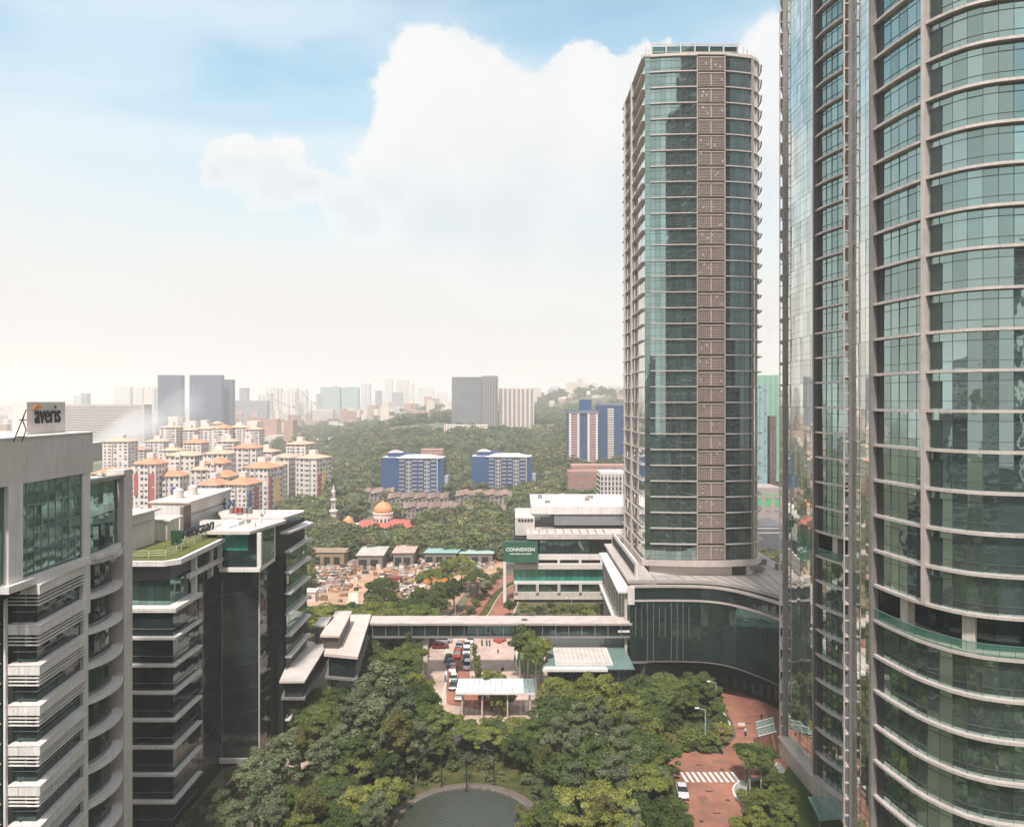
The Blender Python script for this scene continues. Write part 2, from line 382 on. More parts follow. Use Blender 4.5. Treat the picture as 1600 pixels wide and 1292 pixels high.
# ================================================================== LARGE STRUCTURE
# ------------------------------------------------------------------ twin oval glass towers on the right
def seg_panes(lst, pts, z, h, gap=0.05):
    for i in range(len(pts)-1):
        a, b = pts[i], pts[i+1]; w_ = math.dist(a, b)
        lst.append(((a[0]+b[0])/2, (a[1]+b[1])/2, z, math.atan2(b[1]-a[1], b[0]-a[0]), round(w_-gap, 2), h))
def oval_tower(name, label, cp, i_fin, i_back, i_front_end, pillars, top, base):
    segs = catmull(cp); n = len(cp)
    def span(i, j):
        r = []; k = i
        while k % n != j % n: r += segs[k % n]; k += 1
        return r + [segs[j % n][0]]
    fa, fb_ = cp[i_back], cp[i_fin]; flank = resample([(fa[0]+(fb_[0]-fa[0])*u-0.12*4*u*(1-u), fa[1]+(fb_[1]-fa[1])*u) for u in [q/8 for q in range(9)]], 1.3)   # smooth glass wing
    front = resample(span(i_fin, i_front_end), 1.3)   # bay with slab edges
    back = resample(span(i_front_end, i_back), 1.6)
    t = thing(name, label, "tower", (cp[i_fin][0]+15, cp[i_fin][1], 0))
    full = offs(flank[:-1]+front[:-1]+back[:-1], -0.35, True)
    low = offs(flank[:-1]+front[:-1]+back[:-1], -3.6, True)
    zt = 3.1+4*9; ztc = zt+4
    core = MB(); core.prism(full, 0.5, zt, None); core.prism(full, ztc-0.3, top, None); core.prism(low, zt, ztc-0.3)
    obj("core", core, M_CORE, t)
    P = []; PF = []; PB = []; fl = []
    z = 3.1-4
    while z < top-1: fl.append(round(z, 2)); z += 4.0
    for z in fl:
        if abs(z-zt) < 0.1:
            seg_panes(P, flank, z, 4.0); continue
        z0 = max(z, 0.6)
        seg_panes(PF, flank, z0, z+4-z0-0.03)
        seg_panes(P, front, z0, z+4-z0-0.03)
        seg_panes(PB, back, z0, z+4-z0-0.03)
    P2 = [p for p in P]
    panes(t, P2, M_GL); panes(t, PB, M_GD, limit=0); panes(t, PF, M_GF, limit=80, name="wing_glass_pane", tilt=0.25)
    # slab edges
    fo = offs(front, 0.62); fi = offs(front, -0.3); bo = offs(back, 0.75); bi = offs(back, -0.3)
    for z in fl[1:]:
        mb = MB().ribbon(fi, fo, z-0.16, z+0.13); mb.ribbon(bi, bo, z-0.16, z+0.13); obj("slab_edge", mb, M_ALU, t)
    # thin transoms and mullions
    tr = MB()
    g0, g1 = offs(front, 0.03), offs(front, 0.09); w0, w1 = offs(flank, 0.03), offs(flank, 0.04)
    for z in fl:
        if abs(z-zt) < 0.1: continue
        for dz in (1.0, 3.0):
            if z+dz > 0.8: tr.ribbon(g0, g1, z+dz-0.025, z+dz+0.025); 
        for dz in (0.0, 1.0, 3.0):
            if z+dz > 0.8: tr.ribbon(w0, w1, z+dz-0.014, z+dz+0.014)
    for pts, z0, z1 in ((front, 0.6, zt), (front, ztc, top)):
        for i in range(1, len(pts)-1):
            x, y = pts[i]; a = math.atan2(pts[i+1][1]-pts[i-1][1], pts[i+1][0]-pts[i-1][0])
            tr.obox((x+math.sin(a)*0.035, y-math.cos(a)*0.035, z0), 0.05, 0.010 if pts is flank else 0.06, z1-z0, a)
    obj("mullions", tr, M_MUL, t, kind="stuff")
    # vertical fins where wing and bay meet
    def fin(pt, a, wdt, dep, z0, z1, m, nm):
        x, y = pt; nx, ny = math.sin(a), -math.cos(a)
        obj(nm, MB().obox((x+nx*dep/2, y+ny*dep/2, z0), wdt, dep, z1-z0, a), m, t)
    a0 = math.atan2(front[1][1]-front[0][1], front[1][0]-front[0][0])
    fin(front[0], a0, 0.45, 0.85, 0.5, top, M_ALUD, "fin")
    # recess strip just beyond the fin
    st = MB(); p0, p1 = front[0], front[1]
    st.wall(p0, p1, 0.22, math.dist(p0, p1), 0.0, 0.12, 0.6, zt); st.wall(p0, p1, 0.22, math.dist(p0, p1), 0.0, 0.12, ztc, top)
    obj("dark_strip", st, M_ALUD if False else mat("charcoal_panel", (0.045, 0.045, 0.05), 0.5, 0.2), t)
    ab = math.atan2(flank[1][1]-flank[0][1], flank[1][0]-flank[0][0])
    fin(flank[0], ab, 0.4, 0.5, 0.5, top, M_ALUD, "fin")
    op_ = (flank[0][0]+math.sin(ab)*0.95, flank[0][1]-math.cos(ab)*0.95); fin(op_, ab, 0.2, 0.14, 0.5, top, M_ALU, "outer_post")
    rg = MB()
    for z in fl[1:]:
        for q in (0.0, 2.0): rg.obox((flank[0][0]+math.sin(ab)*0.5, flank[0][1]-math.cos(ab)*0.5, z-0.1+q), 0.3, 1.0, 0.14, ab)
    obj("ladder_rungs", rg, M_ALU, t, kind="stuff")
    for k in pillars:
        x, y = front[k]; a = math.atan2(front[k+1][1]-front[k-1][1], front[k+1][0]-front[k-1][0])
        fin((x, y), a, 0.48, 0.7, ztc, top, M_ALU, "pillar")
        # narrow recessed balcony windows right of the pillar
        wb = MB(); q0, q1 = front[k], front[k+1]; dd = math.dist(q0, q1)
        for z in fl:
            if z >= ztc-0.1: wb.wall(q0, q1, 0.42, dd+0.25, 0.02, 0.14, z+0.25, z+3.05)
        obj("balcony_windows", wb, mat("dark_window", (0.03, 0.045, 0.042), 0.25), t, kind="stuff")  # one dark colour for the windows on every floor
    # open terrace storey
    for k in range(3, len(front)-2, 6):
        x, y = front[k]; a = math.atan2(front[k+1][1]-front[k-1][1], front[k+1][0]-front[k-1][0])
        obj("terrace_column", MB().obox((x-math.sin(a)*1.0, y+math.cos(a)*1.0, zt), 1.1, 0.9, 4.0, a), M_COL, t)
    rec = MB(); rw = offs(front, -3.4); 
    rp = []; seg_panes(rp, resample(rw, 2.2), zt+0.2, 3.4); panes(t, rp, M_GD, limit=20, name="terrace_window")
    bal = MB().ribbon(offs(front, 0.42), offs(front, 0.46), zt+0.16, zt+1.3); obj("balustrade", bal, M_BAL, t)
    hr = MB().ribbon(offs(front, 0.39), offs(front, 0.49), zt+1.3, zt+1.36)
    for i in range(0, len(front), 1):
        x, y = front[i]; a = math.atan2(front[min(i+1, len(front)-1)][1]-front[max(i-1, 0)][1], front[min(i+1, len(front)-1)][0]-front[max(i-1, 0)][0])
        hr.obox((x+math.sin(a)*0.36, y-math.cos(a)*0.36, zt+0.16), 0.04, 0.04, 1.14, a)
    obj("handrail", hr, mat("rail_green", (0.18, 0.3, 0.25), 0.4, 0.3), t)
    dk = MB().ribbon(offs(front, -3.5), offs(front, -0.3), zt-0.1, zt+0.12); obj("terrace_floor", dk, M_COL, t)
    # plinth with stone panels round the foot
    allp = resample(flank+front[1:], 1.5); pl = offs(allp, base); pli = offs(allp, base-0.5)
    for i in range(len(pl)-1):
        a, b = pl[i], pl[i+1]
        if not in_view((a[0]+b[0])/2, (a[1]+b[1])/2, 1): continue
        obj("plinth_panel", MB().wall(a, b, 0.05, math.dist(a, b)-0.05, -0.3, 0, 0, 3.0), M_COL, t)
    obj("plinth_cap", MB().ribbon(offs(allp, -0.3), offs(allp, base+0.15), 3.0, 3.25), M_ALU, t)
    obj("roof", MB().prism(offs(flank[:-1]+front[:-1]+back[:-1], 0.0, True), top, top+0.8), M_ALU, t)
    return t
cpA = [(41.85,80.7),(42.45,76.0),(43.3,72.8),(45.5,69.6),(49.6,68.0),(57,67.2),(66,68.8),(72,74),(74,84),(71.5,93),(65,98),(57.5,99.9),(51.3,98.8),(46.9,95.9),(43.6,91.2),(42.0,86.8)]
oval_tower("glass_tower", "nearer curved green glass tower with beige slab edges at the right edge of the view", cpA, 0, 15, 8, [6], 172, 0.8)
cpB = [(50.0,115),(50.4,111.5),(51.6,107.8),(53.8,104.6),(58,102.6),(66,102),(75,103.5),(82,108),(86,118),(86,131),(82,143),(76,150),(68,152),(61,147.5),(55.8,140.5),(52.0,133.8),(49.8,128.2)]
oval_tower("glass_tower", "farther curved glass tower half hidden behind the nearer one, terrace storey low on its bay", cpB, 0, 16, 8, [], 176, 1.3)

# ------------------------------------------------------------------ middle tower
def middle_tower():
    t = thing("glass_tower", "free-standing tall glass tower with a brown louvred strip down its middle, on the curved podium", "tower", (47, 190, 0))
    z0, nf = 23.9, 32; top = z0+4*nf
    A = (34.0, 180.0); B1 = (46.9, 178.9); B2 = (54.2, 179.0); Cc = (60.8, 180.4)
    right = resample([(60.8,180.4),(62.6,181.6),(64.2,184),(65.4,188),(66,194),(65.5,203),(62,212)], 1.6)
    left = resample([(34.0,212.0),(34.0,180.0)], 1.6)
    back = [(62,212),(34,212)]
    plan = [A, B1, B2, Cc]+right[1:]+[(34,212)]
    obj("core", MB().prism(offs(plan, -0.35, True), z0, top), M_CORE, t)
    def arc(p, q, bulge, n):
        return [(p[0]+(q[0]-p[0])*i/n, p[1]+(q[1]-p[1])*i/n-bulge*4*(i/n)*(1-i/n)) for i in range(n+1)]
    f1 = arc(A, B1, 0.25, 10); f2 = arc(B2, Cc, 0.1, 5)
    P1 = []; P2 = []; P3 = []
    for k in range(nf):
        z = z0+4*k+0.02
        seg_panes(P1, f1, z, 3.93, 0.04); seg_panes(P2, f2, z, 3.93, 0.04); seg_panes(P3, left, z, 3.93); seg_panes(P3, right, z, 3.93)
    panes(t, P1, M_GM, limit=300, tilt=0.22); panes(t, P2, glass('dark_reflection_glass', (0.085, 0.125, 0.13), metal=0.8, wob=0.01), limit=160, tilt=0.22); panes(t, P3, M_GF, limit=0)  # right-hand panes coloured dark to stand for the mirrored round tower
    tr = MB()
    for k in range(nf):
        z = z0+4*k
        for f in (f1, f2): tr.ribbon(offs(f, 0.02), offs(f, 0.07), z+1.0, z+1.06); tr.ribbon(offs(f, 0.02), offs(f, 0.07), z+2.9, z+2.96)
    for f in (f1, f2):
        for i in range(len(f)): tr.obox((f[i][0], f[i][1]-0.03, z0), 0.06, 0.08, top-z0)
    obj("mullions", tr, M_MUL, t, kind="stuff")
    # ledges: one per storey on each glazed field, continuing round the right-hand corner
    for k in range(1, nf+1):
        z = z0+4*k
        lg = MB().ribbon(offs(f1[1:], -0.1), offs(f1[1:], 0.55), z-0.13, z+0.12); obj("ledge", lg, M_ALU if k < nf else M_COL, t)
        ff = f2+right[1:]
        lg = MB().ribbon(offs(ff, -0.1), [(x, y) for x, y in offs(ff, 0.55)], z-0.13, z+0.12); obj("ledge", lg, M_ALU, t)
        lf = MB().ribbon(offs(left, -0.1), offs(left, 0.85), z-0.13, z+0.11); obj("balcony_slab", lf, M_ALU, t)
    # wing slabs projecting beyond the right side
    for k in range(1, nf+1):
        z = z0+4*k; r2 = right[3:9]
        obj("wing_slab", MB().ribbon(offs(r2, 0.75), offs(r2, 1.15), z-0.06, z+0.06), M_ALU, t)
    # brown louvred strip
    w_ = B2[0]-B1[0]; me = MB(); h = 3.62
    me.box(0.15, w_-0.15, -0.08, 0.1, 0.1, h)
    louv = me.mesh("louvre_panel"); louv.materials.append(M_BROWN)
    bars = MB()
    for i in range(1, 12):
        x = 0.2+(w_-0.4)*i/12; wd = 0.05 if i != 6 else 0.35
        bars.box(x-wd/2, x+wd/2, -0.24, -0.08, 0.25, h-0.1)
    for j in range(8): bars.box(0.3, w_-0.3, -0.2, -0.1, 0.35+j*0.4, 0.42+j*0.4)
    bars.box(0.02, 0.3, -0.34, -0.05, 0.0, h+0.3); bars.box(w_-0.3, w_-0.02, -0.34, -0.05, 0, h+0.3); bars.box(0.45, w_-0.45, -0.33, -0.05, h-0.2, h+0.1)
    bme = bars.mesh("louvre_bars"); bme.materials.append(M_BROWNF)
    open_ = MB(); rr = random.Random(5)
    bse = BASE[t.name]
    for k in range(nf):
        z = z0+4*k; o = inst("louvre_panel", louv, (B1[0], 178.98, z), (0,0,0), t); BASE[o.name] = (B1[0], 178.98, z)
        b = inst("louvre_frame", bme, (B1[0], 178.98, z), (0,0,0), o)
        for q in range(rr.randint(0, 3)):
            x = B1[0]+0.6+rr.random()*(w_-1.6); zz = z+0.5+rr.random()*2.2; open_.box(x, x+0.5, 178.72, 178.88, zz, zz+0.7)
    obj("open_shutters", open_, mat("pale_shutter", (0.34, 0.28, 0.25), 0.6), t, kind="stuff")
    # fins and corner columns
    for (x, y, wd, dp, m) in ((33.35, 195, 0.5, 1.0, M_ALU), (33.35, 207, 0.5, 1.0, M_ALU), (61.6, 180.5, 0.35, 0.5, M_ALUD), (63.3, 182.6, 0.1, 0.6, M_ALU)):
        obj("column", MB().box(x-wd/2-0.2, x+wd/2+0.2, y-dp/2, y+dp/2, z0-3, top), m, t)
    # crown: rim, glass screen with posts
    obj("roof_rim", MB().prism(offs(plan, 0.45, True), top+0.15, top+0.75), M_COL, t)
    cr = MB(); xs = [36.2+i*3.72 for i in range(7)]
    for i in range(6):
        x0, x1 = xs[i], xs[i+1]; y = 183.0-0.35*math.sin(math.pi*(i+0.5)/6)
        obj("crown_pane", MB().box(x0+0.1, x1-0.1, y, y+0.08, top+0.8, top+4.3), M_GG if i < 5 else M_GD, t)
    for x in xs: cr.box(x-0.16, x+0.16, 182.2, 182.6, top+0.7, top+5.0)
    cr.box(xs[0], xs[-1], 182.3, 182.5, top+4.5, top+4.75); cr.box(xs[0], xs[-1], 182.3, 182.5, top+2.6, top+2.7)
    for (x, y, hh) in ((34.6,182,3),(35.3,182,2.4),(60.2,183,3.6),(61.2,183,3.0),(62.2,184.5,2.4),(63.5,187,2),(34.4,186,3),(34.3,191,3),(34.3,197,3)): cr.box(x-0.14, x+0.14, y, y+0.3, top+0.7, top+0.7+hh)
    obj("crown_posts", cr, M_ALU, t, kind="stuff")
    # foot: pale rim and recessed storey
    obj("base_rim", MB().prism(offs(plan, 0.9, True), z0-1.6, z0-0.1), M_ALU, t)
    obj("recessed_storey", MB().prism(offs(plan, -1.2, True), 18.3, z0-1.6), M_STONE, t)
    nb = MB()
    for (a, b) in ((36.5, 38.6), (47.5, 53), (55.5, 60)): nb.box(a, b, 180.7, 181.1, 19.6, 21.9)
    obj("vent_openings", nb, M_CORE, t)
middle_tower()

# ------------------------------------------------------------------ curved podium below it
def podium():
    t = thing("podium_building", "dark reflective glass podium with a curved wing roof under the middle tower", "building", (40, 165, 0))
    fr = [(27,161),(36,161.2),(44,160.6),(49,158),(53,153),(56,147.5),(58.5,142),(62,138)]
    fc = []; 
    cpf = [(20,161)]+fr+[(66,134)]
    for i in range(1, len(cpf)-2):
        p0, p1, p2, p3 = (Vector(cpf[i+k-1]) for k in range(4))
        for j in range(6):
            s = j/6; q = 0.5*((2*p1)+(-p0+p2)*s+(2*p0-5*p1+4*p2-p3)*s*s+(-p0+3*p1-3*p2+p3)*s**3); fc.append((q.x, q.y))
    fc.append(fr[-1]); fc = resample(fc, 1.6)
    body = fc+[(75, 140),(75, 214),(27, 214)]
    bi = offs(body, -0.4, True)
    obj("core", MB().prism(bi, 4.6, 18.6), M_CORE, t); obj("clerestory_core", MB().ribbon(offs(fc, -1.6), offs(fc, -0.4), 18.6, 21.6), M_CORE, t)
    lo = offs(body, -3.5, True); obj("ground_storey", MB().prism(lo, 0, 4.6), mat("shopfront_grey", (0.12, 0.11, 0.105), 0.6), t)
    P = []; seg_panes(P, fc, 4.8, 4.5, 0.04); seg_panes(P, fc, 9.35, 4.5, 0.04); seg_panes(P, fc, 13.9, 4.5, 0.04)
    panes(t, P, M_GP, limit=120, tilt=0.3)
    P = []; seg_panes(P, resample(fc, 2.0), 18.9, 2.6, 0.1); panes(t, P, M_GD, limit=40, name="clerestory_pane")
    obj("sill_band", MB().ribbon(offs(fc, -0.2), offs(fc, 0.35), 18.4, 18.8), M_ALU, t)
    obj("parapet_band", MB().ribbon(offs(fc, -0.2), offs(fc, 0.4), 21.6, 22.1), M_ALU, t)
    obj("soffit_band", MB().ribbon(offs(fc, -3.4), offs(fc, 0.25), 4.3, 4.7), M_ALUD, t)
    deck = offs(body, -1.2, True); obj("dark_gutter", MB().ribbon(offs(fc, -2.6), offs(fc, 0.1), 21.6, 21.75), mat("dark_gutter", (0.05, 0.045, 0.04), 0.8), t)
    rf = offs(fc, -2.2); ro = rf+[(74,144),(74,178),(30,178)]
    mb = MB(); nr = len(rf); rear = [(30+(74-30)*i/(nr-1), 183.0) for i in range(nr)]
    for i in range(nr-1):
        a, b, c_, d_ = rf[i], rf[i+1], rear[i+1], rear[i]
        mb.hexa([(*a,21.95),(*b,21.95),(*c_,18.5),(*d_,18.5),(*a,22.7),(*b,22.7),(*c_,19.2),(*d_,19.2)])
    mb.box(30, 74, 183.0, 214, 18.5, 19.2); obj("wing_roof", mb, mat("wing_roof_sheet", (0.42, 0.37, 0.35), 0.7, 0, 0.12, 0.3), t)
    sm = MB()
    for i in range(2, len(rf)-2, 2):
        x, y = rf[i]; xr, yr = rear[i]; sm.hexa([(x,y,22.71),(x+0.1,y,22.71),(xr+0.1,yr,19.21),(xr,yr,19.21),(x,y,22.8),(x+0.1,y,22.8),(xr+0.1,yr,19.3),(xr,yr,19.3)])
    obj("roof_seams", sm, M_ALUD, t, kind="stuff")
    # vertical light bars on the dark glass
    for k, x in enumerate([28.2+i*1.35 for i in range(10)]):
        full = k in (2, 3, 6, 7, 8)
        obj("light_fin", MB().box(x-0.045, x+0.045, 160.35, 160.75, (5.0 if full else 10.5), 18.2 if full else 17.2), M_ALUD, t)
    # left side: stepped white wings, columns and terrace wall
    P = []; seg_panes(P, resample([(27, 207), (27, 161)], 1.8), 5.0, 13.4); panes(t, P, M_GD, limit=25, name="side_pane")
    for z, x, w0 in ((20.6, 24.3, 0.45), (11.6, 24.3, 0.45)):
        obj("side_wing", MB().prism([(x, 161.5), (27.4, 161.5), (27.4, 203), (x+0.8, 203)], z-w0, z), M_WHITE, t)
    for i in range(9):
        y = 162.5+i*4.6; obj("side_column", MB().box(26.0, 26.6, y, y+0.6, 0, 20.2), M_COL, t)
    obj("corner_frame", MB().box(26.4, 27.9, 160.2, 160.9, 17.9, 21.9), M_WHITE, t)
    # upper terrace left of the tower foot
    obj("terrace_wall", MB().box(29.2, 29.6, 166, 206, 21.8, 26.2), M_WHITE, t)
    tw = MB()
    for i in range(16): y = 168+i*2.3; tw.box(29.05, 29.22, y, y+1.3, 22.9, 25.2)
    obj("terrace_openings", tw, M_CORE, t, kind="stuff")
    obj("terrace_slab", MB().box(27.2, 33.6, 163.4, 208, 21.75, 22.2), M_ALU, t)
    tg = MB()
    for i in range(7): tg.box(27.4+0.28*i, 27.5+0.28*i, 163, 205, 20.9-0.0*i, 21.05)
    obj("trellis", tg, M_BROWNF, t, kind="stuff")
    ac = MB(); rr = random.Random(8)
    for i in range(16): ax, ay = rr.uniform(62, 72), rr.uniform(184, 210); ac.box(ax, ax+rr.uniform(1, 2.4), ay, ay+rr.uniform(1, 2), 19.2, 19.2+rr.uniform(0.8, 1.9))
    obj("roof_units", ac, M_ALUD, t, kind="stuff")
    # shopfront at the right
    for (a, b, m, nm) in ((6, 8.2, M_GT, "shop_window"), (9.5, 12.6, mat("cream_panel", (0.62, 0.52, 0.36), 0.6), "entrance_panel"), (15.5, 19.5, M_WHITE, "hoarding_panel")):
        lf = offs(fc, -2.2); L0 = 0; q = resample(lf[14:], n=12)
        p0 = q[4]; 
    lf = resample(offs(fc, -3.2), n=24)
    for i in range(11, 23):
        m, nm = (M_GG, "shop_window") if i not in (17, 18, 21, 22) else ((mat("cream_panel", (0.62, 0.52, 0.36), 0.6), "entrance_panel") if i < 20 else (M_WHITE, "hoarding_panel"))
        obj(nm, MB().wall(lf[i], lf[i+1], 0.1, math.dist(lf[i], lf[i+1])-0.1, 0.02, 0.16, 0.3, 3.9), m, t)
        obj("arcade_column", MB().obox((lf[i][0]-0.4, lf[i][1]-2.0, 0), 0.5, 0.5, 4.4), M_ALUD, t)
podium()

# ------------------------------------------------------------------ white office block with a green sign
def connexion():
    t = thing("office_block", "long low white office block with a green name board and green glass bands", "office building", (16, 232, 0))
    Y = 225.0; X = lambda px: gx(px, Y); Z = lambda py: pz(py, Y)
    x1 = 46
    obj("upper_box", MB().prism([(X(832), 232), (X(868), 231), (x1, 231), (x1, 262), (X(832), 262)], Z(808), 29.7), M_WHITE, t)
    obj("plant_wall", MB().box(X(868), x1, 231.5, 260, Z(826), Z(808)), mat("plant_grey", (0.20, 0.20, 0.21), 0.7), t)
    obj("roof_plant_box", MB().box(X(805), X(836), 229, 250, Z(840), Z(812)), M_ROOFW, t)
    obj("roof_slab", MB().box(X(823), x1, 222.5, 262, Z(840), Z(832)), M_ROOFW, t)
    lg = MB()
    for i in range(5): lg.box(X(810)+i*1.0, X(810)+i*1.0+0.7, 228.8, 229.0, Z(818), Z(814))
    for i in range(4): lg.box(X(846)+i*1.1, X(846)+i*1.1+0.8, 230.6, 230.9, Z(822), Z(812))
    obj("plant_louvres", lg, M_CORE, t, kind="stuff")
    obj("body", MB().box(X(803), x1, 226.0, 262, 0, Z(842)), M_CORE, t)
    def band(a, b, xa, xb, m, nm, y=224.6, y2=226.2): obj(nm, MB().box(X(xa), xb, y, y2, Z(b), Z(a)), m, t)
    band(866, 874, 838, x1, M_WHITE, "wall_band"); band(880, 887.5, 787, x1, M_STONE, "wall_band", 223.6); band(908, 911.5, 803, x1, M_WHITE, "wall_band", 224.2)
    band(925, 936, 803, x1, M_COL, "wall_band")
    n = 22; w_ = (x1-X(803))/n; P = []
    for i in range(n):
        xc = X(803)+w_*(i+0.5)
        if xc > X(840): P.append((xc, 225.4, Z(865), 0.0, w_-0.15, Z(845)-Z(865)))
        P.append((xc, 225.4, Z(907.5), 0.0, w_-0.15, Z(888)-Z(907.5))); P.append((xc, 225.4, Z(924.5), 0.0, w_-0.15, Z(912)-Z(924.5)))
    panes(t, [p for p in P if p[2] != Z(907.5)], M_GG, limit=60, name="window"); panes(t, [p for p in P if p[2] == Z(907.5)], M_GT, limit=60, name="green_window")
    for i in range(8):
        x = X(803)+0.2+i*7.2*0.95; obj("column", MB().box(x, x+0.9, 224.0, 224.9, Z(925), Z(912)), M_COL, t); obj("column", MB().box(x, x+0.8, 224.4, 225.2, Z(880), Z(873.5)), M_STONE, t)
    obj("end_post", MB().box(X(786.5), X(791), 221.5, 222.5, 0, Z(874)), M_WHITE, t)
    b = obj("sign_board", MB().box(X(787), X(839.5), 221.8, 223.4, Z(875), Z(843)), mat("sign_green", (0.03, 0.115, 0.075), 0.5, 0, 0.2, 0.4), t)
    rr = random.Random(6)
    for i in range(9):
        ax = X(845)+rr.uniform(0, 22); ay = rr.uniform(234, 258); obj("roof_unit", MB().box(ax, ax+rr.uniform(0.8, 2.2), ay, ay+1.4, 29.7, 29.7+rr.uniform(0.6, 1.5)), M_ALUD if i % 2 else M_STONE, t)
    for i in range(10): obj("roof_pipe", MB().tube((X(830)+i*2.6, 223.2, Z(832)+0.25), (X(830)+i*2.6, 230, Z(832)+0.25), 0.12, n=6), M_ALUD, t)
    def text(s, size, loc, m, nm, parent, rz=0.0, ext=0.06, shear=0.0, bold=0.0, sx=1.0):
        cu = bpy.data.curves.new(nm, 'FONT'); cu.body = s; cu.size = size; cu.extrude = ext; cu.align_x = 'CENTER'; cu.shear = shear; cu.offset = bold; cu.resolution_u = 3
        tmp = bpy.data.objects.new("tmp", cu); me = bpy.data.meshes.new_from_object(tmp); bpy.data.objects.remove(tmp); bpy.data.curves.remove(cu)
        me.transform(Matrix.Rotation(rz, 4, 'Z') @ Matrix.Diagonal((sx, 1, 1, 1)) @ Matrix.Rotation(R(90), 4, 'X')); off = BASE[parent.name]
        me.transform(Matrix.Translation((loc[0]-off[0], loc[1]-off[1], loc[2]-off[2]))); me.name = nm
        return obj(nm, me, m, parent)
    globals()['text'] = text
    text("CONNEXION", 1.5, (X(813), 221.7, Z(857.5)), mat("sign_white", (0.8, 0.82, 0.75), 0.5), "sign_lettering", b, bold=0.03)
    sb = MB(); rr = random.Random(2)
    for i in range(22): sb.box(X(797)+i*0.31, X(797)+i*0.31+rr.uniform(0.12, 0.24), 221.66, 221.74, Z(863)+0.05, Z(863)+rr.uniform(0.35, 0.5))   # a second line too small to read
    obj("small_lettering", sb, mat("sign_white", (0.8, 0.82, 0.75), 0.5), b, kind="stuff")
connexion()

# ------------------------------------------------------------------ footbridge and its pavilion
def skybridge():
    t = thing("footbridge", "long enclosed footbridge with a pale flat roof crossing above the road", "footbridge", (-3, 164, 0))
    obj("roof", MB().box(-33, 27.5, 160.9, 166.6, 13.2, 13.45), mat("bridge_roof_sheet", (0.55, 0.47, 0.43), 0.7, 0, 0.15, 0.5, streak=0.2), t)
    obj("fascia", MB().box(-33, 27.4, 160.95, 166.5, 12.9, 13.2), M_BROWNF, t)
    obj("deck", MB().box(-33, 27.3, 161.3, 166.3, 9.9, 10.3), M_ALUD, t)
    obj("corridor", MB().box(-33, 27.2, 161.9, 165.6, 10.3, 12.9), M_CORE, t)
    P = [(-32+i*1.5+0.75, 161.7, 10.35, 0.0, 1.42, 2.5) for i in range(39)]; panes(t, P, M_GD, limit=39)
    for i in range(20): obj("mullion", MB().box(-32.05+i*3.0, -31.9+i*3.0, 161.4, 161.6, 10.3, 12.9), M_ALUD, t)
    for x in (-20, 9): obj("pier", MB().box(x-0.5, x+0.5, 162.6, 165, 0, 9.6), M_STONE, t)
    p = thing("pavilion", "flat pink-roofed glass pavilion on stilts at the footbridge's left end", "pavilion", (-35, 150, 0))
    q = [(-41.7,165.4),(-37.3,139.6),(-30.2,137.9),(-33.1,165.4)]
    obj("roof", MB().prism(q[::-1] if False else [q[1],q[2],q[3],q[0]], 13.6, 14.15), M_PINK, p)
    qi = [(-40.6,164.8),(-36.6,140.6),(-31.2,139.4),(-33.9,164.8)]
    obj("storey", MB().prism([qi[1],qi[2],qi[3],qi[0]], 9.4, 13.6), M_CORE, p)
    P = []; seg_panes(P, resample([qi[1], qi[2]], 1.3), 9.6, 3.8); seg_panes(P, resample([qi[2], qi[3]], 1.5), 9.6, 3.8); panes(p, P, M_GD, limit=30)
    obj("floor_slab", MB().prism([(-37.2,139.9),(-30.6,138.6),(-33.3,165),(-41.2,165)], 9.0, 9.4), M_ALUD, p)
    for (x, y) in ((-36.6,141),(-31.6,140),(-32.6,150),(-33.4,160),(-38.5,152)): obj("stilt", MB().box(x-0.35, x+0.35, y, y+0.7, 0, 9.0), M_ALUD, p)
    obj("raised_box", MB().prism([(-38.2,142.6),(-35.0,142.4),(-36.3,158),(-39.3,158)], 14.15, 16.6), mat("brown_plant_box", (0.09, 0.075, 0.07), 0.6), p)
    obj("box_lid", MB().prism([(-38.7,141.9),(-34.7,141.7),(-36.0,158.4),(-39.7,158.4)], 16.6, 17.0), M_PINK, p)
    obj("side_box", MB().box(-41.6,-38.9,148.5,154,9.5,16.6), mat("brown_plant_box", (0.09, 0.075, 0.07), 0.6), p); obj("side_box_lid", MB().box(-41.8,-38.9,148.3,154.2,16.6,17.0), M_ROOFW, p)
    obj("ramp_roof", MB().prism([(-42.5,128.5),(-37.9,128.6),(-38.8,148),(-46,151.6)], 12.7, 13.05), M_ROOFW, p)
    obj("ramp_wall", MB().prism([(-42.0,130),(-38.6,130),(-39.4,147.4),(-45,150)], 9.6, 12.7), M_CORE, p)
    obj("ramp_deck", MB().prism([(-42.5,129.5),(-38.1,129.5),(-38.9,148),(-46,151)], 9.2, 9.6), M_ALUD, p)
skybridge()
